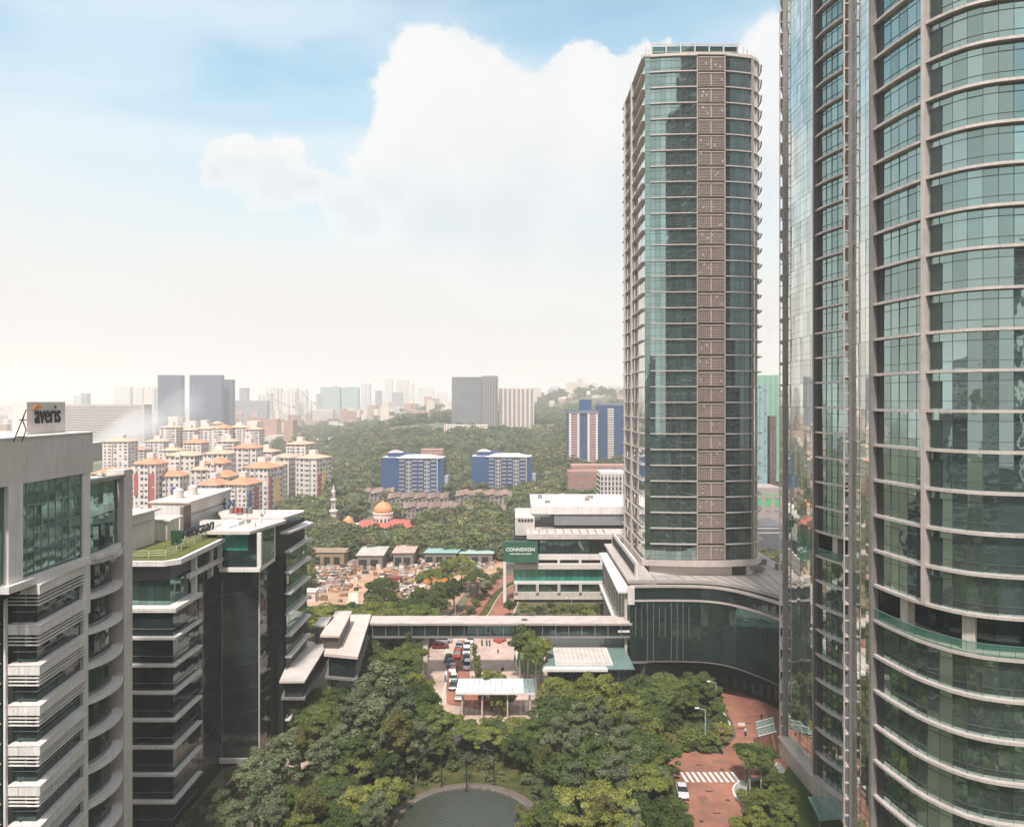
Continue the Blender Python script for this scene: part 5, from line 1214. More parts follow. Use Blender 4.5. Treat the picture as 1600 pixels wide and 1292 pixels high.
# white condominium estate with tiled hip roofs
def condo(label, px, Y, wpx, pyt, depth, rz=0.0, roof=ORANGE, strips=None, rh=3.0, style="grid", cols=6, wall=None, floors=None):
    t, W_, d, dz, H = city_block("apartment_building", label, px, Y, wpx, pyt, 800 if Y < 480 else 770, depth, rz, wall or PALE, WIN, floors or max(6, int((800-pyt)*Y/F/3.1)), cols, style, group="white estate blocks with tiled roofs", strips=strips)
    obj("roof", MB().hip(-W_/2, W_/2, 0, d, dz+H, rh, 0.9), roof, t)
    u = (-0.18, 0.12, -0.05)[int(px) % 3]*W_; bw = 0.17*W_; nf = floors or max(6, int((800-pyt)*Y/F/3.1))
    obj("stair_core", MB().box(u-bw/2, u+bw/2, -1.3, 0.0, 0, dz+H+(1.2 if int(px) % 2 else -1.0)), CREAM if int(px) % 2 else PALE, t)
    sl = MB(); fh = H/nf
    for k in range(nf): sl.box(u-bw*0.36, u+bw*0.36, -1.38, -1.3, dz+k*fh+fh*0.35, dz+k*fh+fh*0.72)
    obj("stair_slots", sl, WIN, t, kind="stuff")
    if int(px) % 2 == 0: obj("roof_tank_house", MB().box(-W_*0.15, W_*0.15, d*0.4, d*0.4+4, dz+H, dz+H+rh+2.2), PALE, t)
    return t, W_, d, dz, H
cl = [
 ("white block with a bright orange roof and red strips, just above the plant rooms", 226, 395, 34, 725, 14, 0, ORANGE, [(0,0.02,0.2,0.35,0.8,REDS),(0,0.72,0.95,0,0.8,REDS)]),
 ("white block with flat-topped orange roof and blue strips, right of the red-striped one", 264, 402, 34, 744, 12, 0, ORANGE, [(0,0.02,0.22,0,0.7,BLUS),(0,0.6,0.8,0,0.7,BLUS)]),
 ("white block with an orange roof behind the mirrored letters, left one", 322, 372, 34, 758, 14, R(-12), ORANGE, None),
 ("white block with an orange roof behind the mirrored letters, right one", 368, 368, 36, 757, 16, R(-10), ORANGE, [(1,0.1,0.3,0,0.75,BLUS),(1,0.5,0.7,0,0.9,REDS)]),
 ("white block with a triple orange gable, yellow panels on its side", 398, 415, 44, 731, 16, R(-14), ORANGE, [(1,0.1,0.25,0,0.8,REDS),(1,0.45,0.8,0.2,0.75,YELS)]),
 ("highest white block with an orange cap roof and three small windows", 382, 470, 36, 700, 14, 0, ORANGE, None),
 ("tall white block with a peach cap roof at the estate's right end", 462, 500, 32, 694, 16, R(-8), PEACH, None),
 ("white block with broad peach roof and purple side strips, right end", 478, 455, 36, 716, 18, R(-16), PEACH, [(1,0.1,0.25,0,0.7,REDS),(1,0.4,0.6,0.2,0.8,YELS)]),
 ("white block with a pale peach roof between the estate's two tall ends", 437, 470, 30, 715, 14, R(-10), PEACH, None),
 ("white block with a wide pale peach roof, behind the red-striped one", 281, 450, 46, 712, 14, 0, PEACH, None),
 ("white block with pale roof and dark window rows, left of the triple gable", 336, 445, 38, 709, 14, 0, PEACH, None),
 ("white block with a small orange roof tucked under the pale one", 335, 420, 26, 724, 12, 0, ORANGE, None),
 ("small white block with a faded roof below the wide peach one", 310, 420, 26, 734, 12, 0, PEACH, None),
 ("hazy white block in the smoke, left end of the estate", 180, 520, 40, 690, 14, 0, PEACH, None),
 ("white block partly lost in the smoke above the parapet", 165, 430, 44, 740, 14, 0, ORANGE, None),
 ("rear white block with faded red roof, left of the rear row", 262, 640, 26, 668, 14, 0, PEACH, [(0,0.1,0.3,0,0.8,REDS)]),
 ("rear white block with blue strips, second in the rear row", 290, 650, 26, 672, 14, 0, PEACH, [(0,0.1,0.3,0,0.8,BLUS),(0,0.6,0.8,0,0.8,BLUS)]),
 ("rear white block with mixed strips, centre of the rear row", 318, 660, 28, 670, 14, 0, PEACH, [(0,0.1,0.3,0,0.8,REDS),(0,0.6,0.8,0,0.8,BLUS)]),
 ("rear white block with maroon strips, fourth in the rear row", 345, 650, 26, 669, 14, 0, ORANGE, [(0,0.5,0.8,0,0.8,REDS)]),
 ("rear white block with twin blue strips, behind the orange cap roof", 370, 660, 30, 668, 14, 0, PEACH, [(0,0.1,0.25,0,0.8,BLUS),(0,0.5,0.65,0,0.8,BLUS)]),
 ("rear white block with reddish roof at the right end of the rear row", 394, 650, 22, 671, 14, 0, PEACH, [(0,0.3,0.6,0,0.8,REDS)]),
 ("white block with a pale roof squeezed left of the red-striped one", 206, 420, 22, 735, 12, 0, PEACH, None),
 ("narrow white block with orange roof between the two letter-side blocks", 345, 400, 22, 745, 12, R(-8), ORANGE, [(1,0.2,0.5,0,0.8,BLUS)]),
 ("tall pale block behind the triple gable with a faded roof", 410, 500, 30, 706, 14, R(-6), PEACH, None),
 ("white block with dark rows beside the peach-capped tower, lower left", 420, 440, 24, 727, 14, R(-12), PEACH, [(1,0.2,0.5,0,0.7,REDS)]),
 ("long low pale block in front of the smoke", 205, 560, 40, 703, 14, 0, PEACH, None),
 ("pale block with a faint roof right behind the smoke's foot", 240, 600, 30, 690, 14, 0, PEACH, [(0,0.3,0.5,0,0.6,REDS)]),
 ("middle-row white block with yellow strip, above the blue-striped one", 262, 500, 28, 704, 14, 0, PEACH, [(0,0.3,0.6,0,0.6,YELS)]),
 ("middle-row white block with reddish strips, below the rear row", 300, 540, 28, 692, 14, 0, ORANGE, [(0,0.6,0.9,0,0.8,REDS)]),
 ("middle-row white block left of the orange-capped tower", 352, 540, 26, 690, 14, 0, PEACH, [(0,0.1,0.4,0,0.7,BLUS)]),
 ("small cream block at the far right foot of the estate", 492, 480, 16, 735, 16, R(-14), PEACH, None),
 ("tiny white stair tower rising in the rear row", 337, 690, 14, 662, 8, 0, PEACH, None)]
for i, a in enumerate(cl):
    condo(*a[:6], rz=a[6], roof=a[7], strips=a[8], rh=3.6 if a[7] is ORANGE else 2.6, cols=max(3, int(a[3]/7)))
# terraced houses behind the mosque
NTH = ["first","second","third","fourth","fifth","sixth","seventh","eighth","ninth","tenth","eleventh","twelfth","thirteenth","fourteenth"]
def terrace(what, row, px0, px1, py, Y, nrow, mroof):
    x0, x1 = gx(px0, Y), gx(px1, Y); n = nrow; w_ = (x1-x0)/n
    hm = {}
    for i in range(n):
        h = thing("terraced_house", f"{what}, {NTH[i]} from the left in {row}", "house", (x0+w_*(i+0.5), Y, 0), row, local=True); zb = ground_z(x0+w_*(i+0.5), Y)
        hh = 5.4+0.5*((i*7)%3)
        obj("walls", MB().box(-w_/2+0.06, w_/2-0.06, 0, 9, zb, zb+hh), HW, h); obj("roof", MB().add([(-w_/2,-0.8,zb+hh),(w_/2,-0.8,zb+hh),(w_/2,4.5,zb+hh+2.6),(-w_/2,4.5,zb+hh+2.6),(w_/2,9.5,zb+hh),(-w_/2,9.5,zb+hh)], [(0,1,2,3),(3,2,4,5),(0,3,5),(1,4,2)]), mroof if i % 3 else RX, h)
        obj("windows", MB().box(-w_*0.3, w_*0.3, -0.06, 0, zb+3.2, zb+4.6), WIN, h); obj("door", MB().box(-w_*0.3, w_*0.1, -0.06, 0, zb+0.5, zb+2.5), WIN, h)
RX = mat("grey_brown_roof", (0.22, 0.17, 0.15), 0.9, 0, 0.25, 0.15)
HW = mat("house_wall", (0.36, 0.29, 0.26), 0.85, 0, 0.2, 0.1); RB = mat("brown_tile_roof", (0.19, 0.125, 0.11), 0.9, 0, 0.25, 0.15); RR = mat("faded_red_roof", (0.25, 0.16, 0.135), 0.9, 0, 0.25, 0.15)
terrace("brown-roofed terraced house", "the row below the left blue block", 605, 700, 790, 428, 14, RB)
terrace("brown-roofed terraced house", "the row below the right blue block", 712, 800, 788, 440, 13, RR)
terrace("dark-roofed house", "the front row by the mosque", 630, 720, 800, 388, 14, RB)
terrace("reddish house", "the short row right of the mosque row", 728, 790, 806, 372, 9, RR)
terrace("low reddish house", "the strip behind the golden dome", 560, 615, 780, 450, 9, RR)
terrace("far brown-roofed house", "the row beneath the tall blue block", 840, 885, 770, 520, 8, RB)
# far scattered houses and sheds, too many and small to count
def far_houses():
    rr = random.Random(11)
    mbs = [MB(), MB(), MB()]
    for i in range(2600):
        px = rr.uniform(-60, 1000); Y = 1000*math.exp(rr.uniform(0, 1.7))
        if px > 480 and Y < 1500 and mn.noise(Vector((gx(px, Y)/180, Y/180, 9))) < 0.25: continue
        x = gx(px, Y); z = ground_z(x, Y); w_ = rr.uniform(8, 30); d = rr.uniform(8, 20); h = rr.uniform(4, 14) if rr.random() < 0.85 else rr.uniform(15, 40)
        mbs[i % 3].obox((x, Y, z-2), w_, d, h+2, rr.uniform(0, 3)); 
    for mb, m, c in zip(mbs, (PALE, CREAM, mat("far_roof_red", (0.42,0.27,0.22), 0.9)), ("white", "cream", "red-roofed")): obj("distant_houses", mb, m, kind="stuff", cat="houses", label="countless tiny %s low buildings spread to the hazy horizon" % c)
far_houses()
# mosque with gold dome and minaret
def mosque():
    Y = 342.0; x = gx(595, Y); t = thing("mosque", "mosque with a ribbed golden dome, white drum and red roof", "mosque", (x, Y, 0))
    GOLD = mat("gold_dome", (0.60, 0.28, 0.13), 0.6, 0.0, 0.08); zt = lambda p: pz(p, Y)
    obj("hall", MB().box(x-12, x+14, Y-4, Y+16, 0, zt(822)), PALE, t); obj("roof", MB().hip(x-12, x+14, Y-4, Y+16, zt(822), 2.6, 1.2), mat("red_roof", (0.50,0.12,0.09), 0.8), t)
    obj("drum", MB().lathe((x,Y+6,0), [(4.8, zt(822)),(4.8, zt(806)),(5.1, zt(805)),(5.1, zt(803.5)),(4.2, zt(803))], 28), PALE, t)
    zz = zt(803.5); prof = [(4.3, zz),(4.6, zz+1.1),(4.3, zz+2.4),(3.3, zz+3.8),(1.8, zz+4.8),(0.5, zz+5.4),(0.12, zz+5.9),(0.05, zz+7.6)]
    obj("dome", MB().lathe((x,Y+6,0), prof, 28), GOLD, t)
    op = MB()
    for k in range(16): a = math.pi*2*k/16; op.obox((x+4.85*math.cos(a), Y+6+4.85*math.sin(a), zt(819)), 0.2, 0.9, 2.2, a)
    obj("arched_openings", op, WIN, t)
    obj("porch", MB().box(x-22, x-12, Y-2, Y+8, 0, 4), PALE, t); obj("small_dome", MB().lathe((gx(542,Y),Y+3,0), [(2.6,4),(2.8,5),(2.3,6.5),(1.2,7.5),(0.05,8.4)], 20), GOLD, t)
    pw = MB()
    for k in range(14): pw.box(x-11.5+k*1.8, x-10.4+k*1.8, Y-4.08, Y-4.0, 1.2, 3.4)
    obj("wall_windows", pw, WIN, t, kind="stuff")
    m = thing("minaret", "slender white minaret with stacked galleries left of the golden dome", "minaret", (gx(521,345), 345, 0)); xm = gx(521,345)
    h = pz(762, 345); pr = [(2.4,0),(2.4,5),(1.5,5.2),(1.4,h*0.45),(2.1,h*0.47),(2.1,h*0.50),(1.1,h*0.52),(1.0,h*0.7),(1.6,h*0.72),(1.6,h*0.745),(0.8,h*0.76),(0.8,h*0.9),(1.1,h*0.91),(0.5,h*0.96),(0.05,h*1.08)]
    obj("shaft", MB().lathe((xm,345,0), pr, 10), PALE, m); sl = MB()
    for f in (0.2,0.3,0.56,0.64,0.8): sl.box(xm-0.2, xm+0.2, 343.4, 343.9, h*f, h*f+1.2)
    obj("slit_windows", sl, WIN, m)
mosque()
# tower cranes
def crane(px, pyb, pyt, Y, lab, jib=(-30, 14)):
    x = gx(px, Y); z0, z1 = pz(pyb, Y), pz(pyt, Y); t = thing("tower_crane", lab, "crane", (x, Y, z0)); mb = MB(); s = 0.7
    for dx, dy in ((-s,-s),(s,-s),(s,s),(-s,s)): mb.tube((x+dx,Y+dy,z0),(x+dx,Y+dy,z1),0.16,n=4)
    k = z0
    while k < z1-3: mb.tube((x-s,Y-s,k),(x+s,Y-s,k+3),0.1,n=4); mb.tube((x+s,Y-s,k+3),(x-s,Y-s,k+3),0.1,n=4); k += 3
    m = mat("crane_steel", (0.14,0.13,0.15), 0.6); obj("mast", mb, m, t)
    jb = MB(); jb.tube((x,Y,z1),(x+jib[0],Y,z1+jib[1]),0.35,n=4); jb.tube((x,Y,z1+1.6),(x+jib[0],Y,z1+jib[1]+0.4),0.2,n=4); jb.tube((x,Y,z1),(x-jib[0]*0.3,Y,z1+1),0.35,n=4); jb.tube((x,Y,z1),(x,Y,z1+5),0.25,n=4)
    obj("jib", jb, m, t); obj("counterweight", MB().box(x-jib[0]*0.3-1.5, x-jib[0]*0.3+1.5, Y-1, Y+1, z1-1.5, z1+1.5), GREYB, t); obj("cab", MB().box(x-1, x+1, Y-1.8, Y-0.8, z1-2.5, z1-0.3), PALE, t)
crane(452, 660, 636, 1300, "tower crane with a long raised jib left of the white ribbed slab", (-28, 14)); crane(487, 655, 630, 1350, "tower crane with its jib raised to the left, by the ribbed slab", (-20, 22))
crane(497, 700, 684, 760, "short dark crane standing over the estate's right end", (12, 2)); crane(515, 700, 683, 770, "short dark crane, right of the pair over the estate", (-8, 2))
# ================================================================== VEGETATION
def leaf_mat(name, c1, c2, tr=0.25):
    m = bpy.data.materials.new(name); m.use_nodes = True; nt = m.node_tree; b = nt.nodes['Principled BSDF']; MATS[name] = m
    b.inputs['Roughness'].default_value = 0.75; b.inputs['Specular IOR Level'].default_value = 0.25
    g = nt.nodes.new("ShaderNodeNewGeometry"); oi = nt.nodes.new("ShaderNodeObjectInfo")
    n = nt.nodes.new("ShaderNodeTexNoise"); n.inputs['Scale'].default_value = 0.35; n.inputs['Detail'].default_value = 3; nt.links.new(g.outputs['Position'], n.inputs['Vector'])
    ad = nt.nodes.new("ShaderNodeMath"); ad.operation = 'MULTIPLY_ADD'; nt.links.new(g.outputs['Random Per Island'], ad.inputs[0]); ad.inputs[1].default_value = 0.5; nt.links.new(n.outputs['Fac'], ad.inputs[2])
    r = nt.nodes.new("ShaderNodeMapRange"); nt.links.new(ad.outputs[0], r.inputs[0]); r.inputs[1].default_value = 0.35; r.inputs[2].default_value = 1.1
    mx = nt.nodes.new("ShaderNodeMix"); mx.data_type = 'RGBA'; nt.links.new(r.outputs[0], mx.inputs[0]); mx.inputs[6].default_value = (*c1, 1); mx.inputs[7].default_value = (*c2, 1)
    hs = nt.nodes.new("ShaderNodeHueSaturation"); nt.links.new(mx.outputs[2], hs.inputs['Color'])
    r2 = nt.nodes.new("ShaderNodeMapRange"); nt.links.new(oi.outputs['Random'], r2.inputs[0]); r2.inputs[3].default_value = 0.75; r2.inputs[4].default_value = 1.3; nt.links.new(r2.outputs[0], hs.inputs['Value'])
    r3 = nt.nodes.new("ShaderNodeMapRange"); nt.links.new(oi.outputs['Random'], r3.inputs[0]); r3.inputs[3].default_value = 0.515; r3.inputs[4].default_value = 0.485; nt.links.new(r3.outputs[0], hs.inputs['Hue'])
    nt.links.new(hs.outputs[0], b.inputs['Base Color'])
    if tr:
        tl = nt.nodes.new("ShaderNodeBsdfTranslucent"); nt.links.new(hs.outputs[0], tl.inputs['Color']); ms = nt.nodes.new("ShaderNodeMixShader"); ms.inputs[0].default_value = tr
        nt.links.new(b.outputs[0], ms.inputs[1]); nt.links.new(tl.outputs[0], ms.inputs[2]); nt.links.new(ms.outputs[0], nt.nodes['Material Output'].inputs[0])
    return m
L_DARK = leaf_mat("leaves_dark", (0.030, 0.050, 0.016), (0.1322, 0.168, 0.0504))
L_MID = leaf_mat("leaves_mid", (0.046, 0.076, 0.022), (0.1848, 0.2218, 0.065))
L_YEL = leaf_mat("leaves_yellow_green", (0.078, 0.105, 0.022), (0.28, 0.2912, 0.0762))
L_GREY = leaf_mat("leaves_grey_green", (0.072, 0.094, 0.052), (0.24, 0.272, 0.145))
L_OLIVE = leaf_mat("leaves_olive", (0.078, 0.080, 0.026), (0.2352, 0.2128, 0.0762))
M_BARK = mat("bark", (0.13, 0.10, 0.08), 0.95, 0, 0.3, 1.5); M_BARKP = mat("bark_pale", (0.30, 0.26, 0.21), 0.9, 0, 0.3, 1.5)
def leaf_mesh(name, clumps, per, size, m, seed, up=0.35):
    rs = np.random.RandomState(seed); V = []
    allv = []
    for (c, r) in clumps:
        c = np.array(c); r = np.array(r); n = per
        d = rs.normal(size=(n, 3)); d /= np.linalg.norm(d, axis=1)[:, None]; d[:, 2] = np.where(d[:, 2] < -0.35, -d[:, 2]*0.6, d[:, 2])
        rad = rs.uniform(0.55, 1.08, size=(n, 1))**0.7
        p = c+d*rad*r
        nrm = d*0.9+rs.normal(size=(n, 3))*0.55; nrm[:, 2] += up; nrm /= np.linalg.norm(nrm, axis=1)[:, None]
        t = np.cross(nrm, rs.normal(size=(n, 3))); t /= np.linalg.norm(t, axis=1)[:, None]; bb = np.cross(nrm, t)
        s = size*rs.uniform(0.6, 1.35, size=(n, 1))
        q = np.stack([p-t*s*1.25, p-bb*s*0.6, p+t*s*1.25, p+bb*s*0.6], axis=1)
        allv.append(q.reshape(-1, 3))
    v = np.concatenate(allv); nf = len(v)//4
    me = bpy.data.meshes.new(name); me.vertices.add(len(v)); me.vertices.foreach_set('co', v.astype(np.float32).ravel())
    me.loops.add(nf*4); me.loops.foreach_set('vertex_index', np.arange(nf*4, dtype=np.int32)); me.polygons.add(nf)
    me.polygons.foreach_set('loop_start', np.arange(0, nf*4, 4, dtype=np.int32)); me.update(calc_edges=True); me.materials.append(m); return me
def crown_clumps(rs, h0, h1, rx, n, cr, shape="round", flat=0.7):
    res = []
    for i in range(n):
        if shape == "round":
            while True:
                p = rs.uniform(-1, 1, 3)
                if 0.25 < np.linalg.norm(p) < 1 and p[2] > -0.75: break
            c = (p[0]*rx, p[1]*rx, (h0+h1)/2+p[2]*(h1-h0)/2)
        elif shape == "umbrella":
            a = rs.uniform(0, 6.28); r = math.sqrt(rs.uniform(0, 1)); c = (r*rx*math.cos(a), r*rx*math.sin(a), h1-(h1-h0)*(0.25+0.75*r*r)*rs.uniform(0.6, 1.1))
        elif shape == "cone":
            t = rs.uniform(0, 1); a = rs.uniform(0, 6.28); r = rx*(1-t)*rs.uniform(0.35, 1); c = (r*math.cos(a), r*math.sin(a), h0+(h1-h0)*t)
        elif shape == "tall":
            t = rs.uniform(0, 1)**0.8; a = rs.uniform(0, 6.28); r = rx*math.sin(math.pi*(0.12+0.8*t))*rs.uniform(0.2, 1); c = (r*math.cos(a), r*math.sin(a), h0+(h1-h0)*t)
        s = cr*rs.uniform(0.42, 1.42); res.append((c, (s, s, s*flat)))
    return res
def limb_mesh(clumps, h0, hb, tr, lean, seed, nl=9):
    rs = np.random.RandomState(seed); mb = MB(); p = [(0,0,0),(lean*0.3,0.1,hb*0.5),(lean*0.5,-0.05,hb),(lean*0.3,0,h0+(hb if False else 0))]
    top = max(c[0][2] for c in clumps)*0.8
    pts = [(0,0,-0.3),(lean*0.25,0.1,hb*0.45),(lean*0.45,-0.1,hb),(lean*0.4,0.1,(hb+top)/2),(0,0,top)]; rr_ = [tr*1.25,tr,tr*0.8,tr*0.5,tr*0.15]
    for i in range(4): mb.tube(pts[i], pts[i+1], rr_[i], rr_[i+1], n=7)
    idx = rs.choice(len(clumps), min(nl, len(clumps)), replace=False)
    for i in idx:
        c = clumps[i][0]; s = Vector(pts[2]).lerp(Vector(pts[3]), rs.uniform(0, 0.8)); m_ = s.lerp(Vector(c), 0.5)+Vector((0,0,-0.3)); mb.tube(s, m_, tr*0.38, tr*0.22, n=5); mb.tube(m_, c, tr*0.22, tr*0.07, n=5)
    return mb
TEMPL = {}
def template(kind, var):
    k = (kind, var)
    if k in TEMPL: return TEMPL[k]
    sd = hash_(kind)*17+var; rs = np.random.RandomState(sd)
    if kind == "broad":   # spreading shade tree
        cl = crown_clumps(rs, 3.6, 10.0, 4.7, 36, 1.3, "round", 0.62); me = leaf_mesh("crown", cl, 360, 0.19, (L_MID, L_DARK, L_YEL)[var % 3], sd); tr = limb_mesh(cl, 4, 3.6, 0.28, 0.8, sd, 12); h = 10.6
    elif kind == "rain":  # flat topped, layered
        cl = crown_clumps(rs, 6.0, 10.0, 5.6, 44, 1.4, "umbrella", 0.42); me = leaf_mesh("crown", cl, 340, 0.18, (L_YEL, L_MID, L_DARK)[var % 3], sd, 0.7); tr = limb_mesh(cl, 5, 4.6, 0.26, 1.0, sd, 14); h = 10.3
    elif kind == "gum":   # upright, loose, grey green
        cl = crown_clumps(rs, 4.5, 16.0, 3.5, 46, 1.0, "tall", 0.95); me = leaf_mesh("crown", cl, 260, 0.17, (L_GREY, L_GREY, L_OLIVE)[var % 3], sd, 0.1); tr = limb_mesh(cl, 5, 6.5, 0.24, 0.5, sd, 16); h = 16.6
    elif kind == "cone":
        cl = crown_clumps(rs, 1.5, 10.5, 2.0, 34, 0.62, "cone", 0.6); me = leaf_mesh("crown", cl, 150, 0.19, (L_YEL, L_DARK, L_OLIVE)[var % 3], sd); tr = limb_mesh(cl, 2, 2, 0.16, 0.1, sd, 6); h = 11
    elif kind == "tuft":  # bare trunk with a rounded tuft
        cl = crown_clumps(rs, 6.4, 9.4, 2.0, 20, 0.9, "round", 0.8); me = leaf_mesh("crown", cl, 300, 0.165, (L_DARK, L_MID, L_YEL)[var % 3], sd); tr = limb_mesh(cl, 5, 6.2, 0.20, 0.25, sd, 7); h = 10
    elif kind == "shrub":
        cl = crown_clumps(rs, 0.3, 2.4, 1.5, 14, 0.7, "round", 0.7); me = leaf_mesh("crown", cl, 170, 0.14, (L_YEL, L_MID, L_OLIVE)[var % 3], sd, 0.4); tr = limb_mesh(cl, 0.4, 0.4, 0.07, 0.1, sd, 4); h = 2.8
    tm = tr.mesh("trunk"); tm.materials.append(M_BARKP if kind in ("gum", "tuft") else M_BARK)
    TEMPL[k] = (me, tm, h); return TEMPL[k]
def hash_(s): return sum(ord(c)*(i+1) for i, c in enumerate(s)) % 9973
NAMES = {"broad": ("shade_tree", "tree"), "rain": ("rain_tree", "tree"), "gum": ("gum_tree", "tree"), "cone": ("conical_tree", "tree"), "tuft": ("tufted_tree", "tree"), "shrub": ("shrub", "shrub")}
DESC = {"broad": ["rounded mid-green shade tree", "rounded dark-green shade tree", "rounded yellow-green shade tree"], "rain": ["flat-crowned yellow-green tree", "flat-crowned mid-green tree", "flat-crowned dark-green tree"],
        "gum": ["tall loose grey-green gum tree", "tall feathery grey-green gum tree", "tall loose olive gum tree"], "cone": ["pointed yellow-green conical tree", "pointed dark conical tree", "pointed olive conical tree"],
        "tuft": ["bare-trunked tree with dark tufted crown", "bare-trunked tree with mid-green tufted crown", "bare-trunked tree with bright tufted crown"], "shrub": ["low rounded yellow-green shrub", "low rounded green shrub", "low rounded olive shrub"]}
TREES = []
def tree(kind, var, x, y, h, z=0.0, wide=1.0, place=None):
    TREES.append([kind, var, x, y, h, z, wide, place])
def T(kind, var, px, pyt, Y, wide=1.0, place=None, z=0.0):
    """a tree whose top reaches photo row pyt at distance Y"""
    tree(kind, var, gx(px, Y), Y, max(1.5, pz(pyt, Y)-z), z, wide, place)
rt = random.Random(21)
# left front clump, by the dark block
for a in [("gum",0,345,1248,103),("broad",0,330,1235,108),("gum",1,395,1195,106),("gum",0,440,1160,112),("broad",1,372,1215,112),("gum",2,470,1150,118),("gum",0,415,1225,102),("broad",1,455,1225,104),
          ("gum",1,505,1165,113),("rain",1,520,1215,106),("broad",2,560,1230,103),("gum",2,485,1245,100),("broad",0,590,1245,102),("rain",0,545,1180,114),("broad",2,600,1215,108),("gum",0,365,1265,99),("broad",1,300,1262,106),("gum",1,400,1180,116),("gum",0,425,1172,120),("gum",1,460,1150,124),("gum",0,380,1215,116),("broad",1,355,1232,118),("gum",1,520,1165,120),("gum",0,355,1240,112),("broad",0,410,1215,118),("shrub",1,640,1240,114),("broad",0,530,1262,99),("broad",1,575,1262,99),("gum",1,430,1262,99),("broad",2,470,1268,99)]:
    T(a[0], a[1], a[2], a[3]-(14 if a[0] == "gum" else 0), a[4], 1.3 if a[0] == "gum" else 1.0, place="clump left of the pond")
# central gum group and band behind the pond
for a in [("gum",0,600,1040,128),("gum",1,575,1062,126),("gum",0,625,1075,124),("gum",1,558,1085,124),("broad",1,540,1100,126),("broad",0,640,1100,126),("gum",0,590,1100,120),("gum",2,620,1120,118),("rain",1,665,1100,128),("broad",1,650,1135,119),("broad",1,600,1170,116),("broad",0,560,1130,118),("gum",1,532,1140,117)]:
    T(a[0], a[1], a[2], a[3]-(8 if a[0] == "gum" else 0), a[4], 1.3 if a[0] == "gum" else 0.95, place="tall group behind the pond")
for a in [("rain",0,700,1098,131),("rain",1,725,1108,128),("rain",0,760,1118,126),("broad",1,690,1130,124),("rain",1,790,1112,128),("rain",0,815,1105,128),("broad",2,740,1122,130),("rain",1,845,1105,125),("broad",1,805,1130,123),("broad",1,660,1165,119),("broad",0,770,1100,133),("rain",2,680,1108,130),("cone",1,705,1150,122),("broad",1,835,1135,120),("broad",2,865,1085,131)]:
    T(a[0], a[1], a[2], a[3]+16, a[4], 0.95, place="band behind the pond")
# big mass right of the pond
for a in [("gum",0,870,1118,117),("gum",1,905,1095,122),("gum",0,935,1085,126),("gum",1,975,1130,113),("gum",0,900,1140,112),("gum",2,850,1165,110),("broad",1,880,1180,107),("broad",0,925,1150,112),("gum",0,945,1120,118),("rain",1,990,1140,116),("broad",1,1010,1160,116),("broad",1,960,1190,106),
          ("rain",0,1000,1195,108),("broad",2,1020,1180,112),("broad",1,1035,1205,110),("broad",0,1050,1240,106),("broad",2,970,1235,100),("rain",0,915,1225,101),("broad",1,1010,1240,101),("broad",0,865,1235,101),("broad",2,940,1255,98),("broad",1,1060,1262,103),("gum",1,985,1110,122),("rain",2,880,1090,128),("broad",2,1000,1108,127),("broad",0,1035,1160,119),("broad",1,900,1200,104),("broad",2,840,1255,102),("shrub",2,815,1262,106),("broad",0,985,1262,98),("broad",1,1035,1268,99),("gum",0,845,1200,107)]:
    T(*a, place="stand right of the pond")
# middle trees between the clump and the plaza
for a in [("broad",1,645,1040,142),("broad",0,672,1028,143),("broad",2,690,1042,140),("rain",1,660,1002,152),("broad",1,630,1010,150),("rain",0,680,995,158),("broad",1,655,985,166),("cone",1,678,975,158),("broad",1,620,990,160),("broad",0,600,1020,156),("broad",2,640,1068,134),("broad",1,685,1070,133),("rain",1,618,1060,138),("broad",1,700,1058,136)]:
    T(a[0], a[1], a[2]-40, a[3]+8, a[4], 0.74, place="grove left of the plaza")
for a in [("broad",0,500,1075,138),("cone",0,520,1045,142),("broad",1,485,1095,132),("broad",2,470,1060,142),("broad",1,535,1070,140),("rain",1,505,1100,130)]:
    T(*a, place="strip beside the pavilion")
for a in [("cone",0,742,1005,160),("cone",2,748,1022,155),("broad",2,765,1045,148)]: T(*a, place="plaza median", wide=0.8)
for a in [("tuft",0,820,965,163),("tuft",1,826,985,158),("tuft",2,845,998,156),("tuft",1,838,1005,153),("tuft",0,812,990,160)]: T(*a, place="row right of the plaza", wide=0.9)
for a in [("broad",2,858,1052,141),("broad",2,865,1060,138),("broad",2,900,1048,137),("broad",2,925,1048,137),("shrub",0,775,1070,144),("broad",2,880,1075,132),("rain",0,868,1078,134),("broad",2,935,1055,135)]: T(a[0], a[1], a[2]+10, a[3]+2, a[4], 0.8, place="row before the glass hall")
# island trees
for a in [("broad",1,1000,1052,143),("rain",1,1030,1060,140),("broad",0,1045,1048,146),("broad",0,1075,1050,147),("rain",2,1062,1075,140),("broad",1,1095,1050,150),("broad",0,1110,1068,146),("rain",1,1015,1078,137),("broad",1,1085,1095,139),("broad",0,1120,1095,142),("broad",1,1128,1115,138),("broad",2,990,1085,134),("broad",0,1005,1100,131),("broad",1,1045,1110,133)]:
    T(*a, place="road island below the podium")
for a in [(1075,1135,131),(1090,1140,130),(1055,1135,131),(1035,1140,130),(1120,1135,132),(1105,1145,129.6),(1010,1145,130),(1130,1128,135),(1062,1148,129.4)]: T("shrub", rt.randrange(3), *a, wide=1.3, place="front edge of the island")
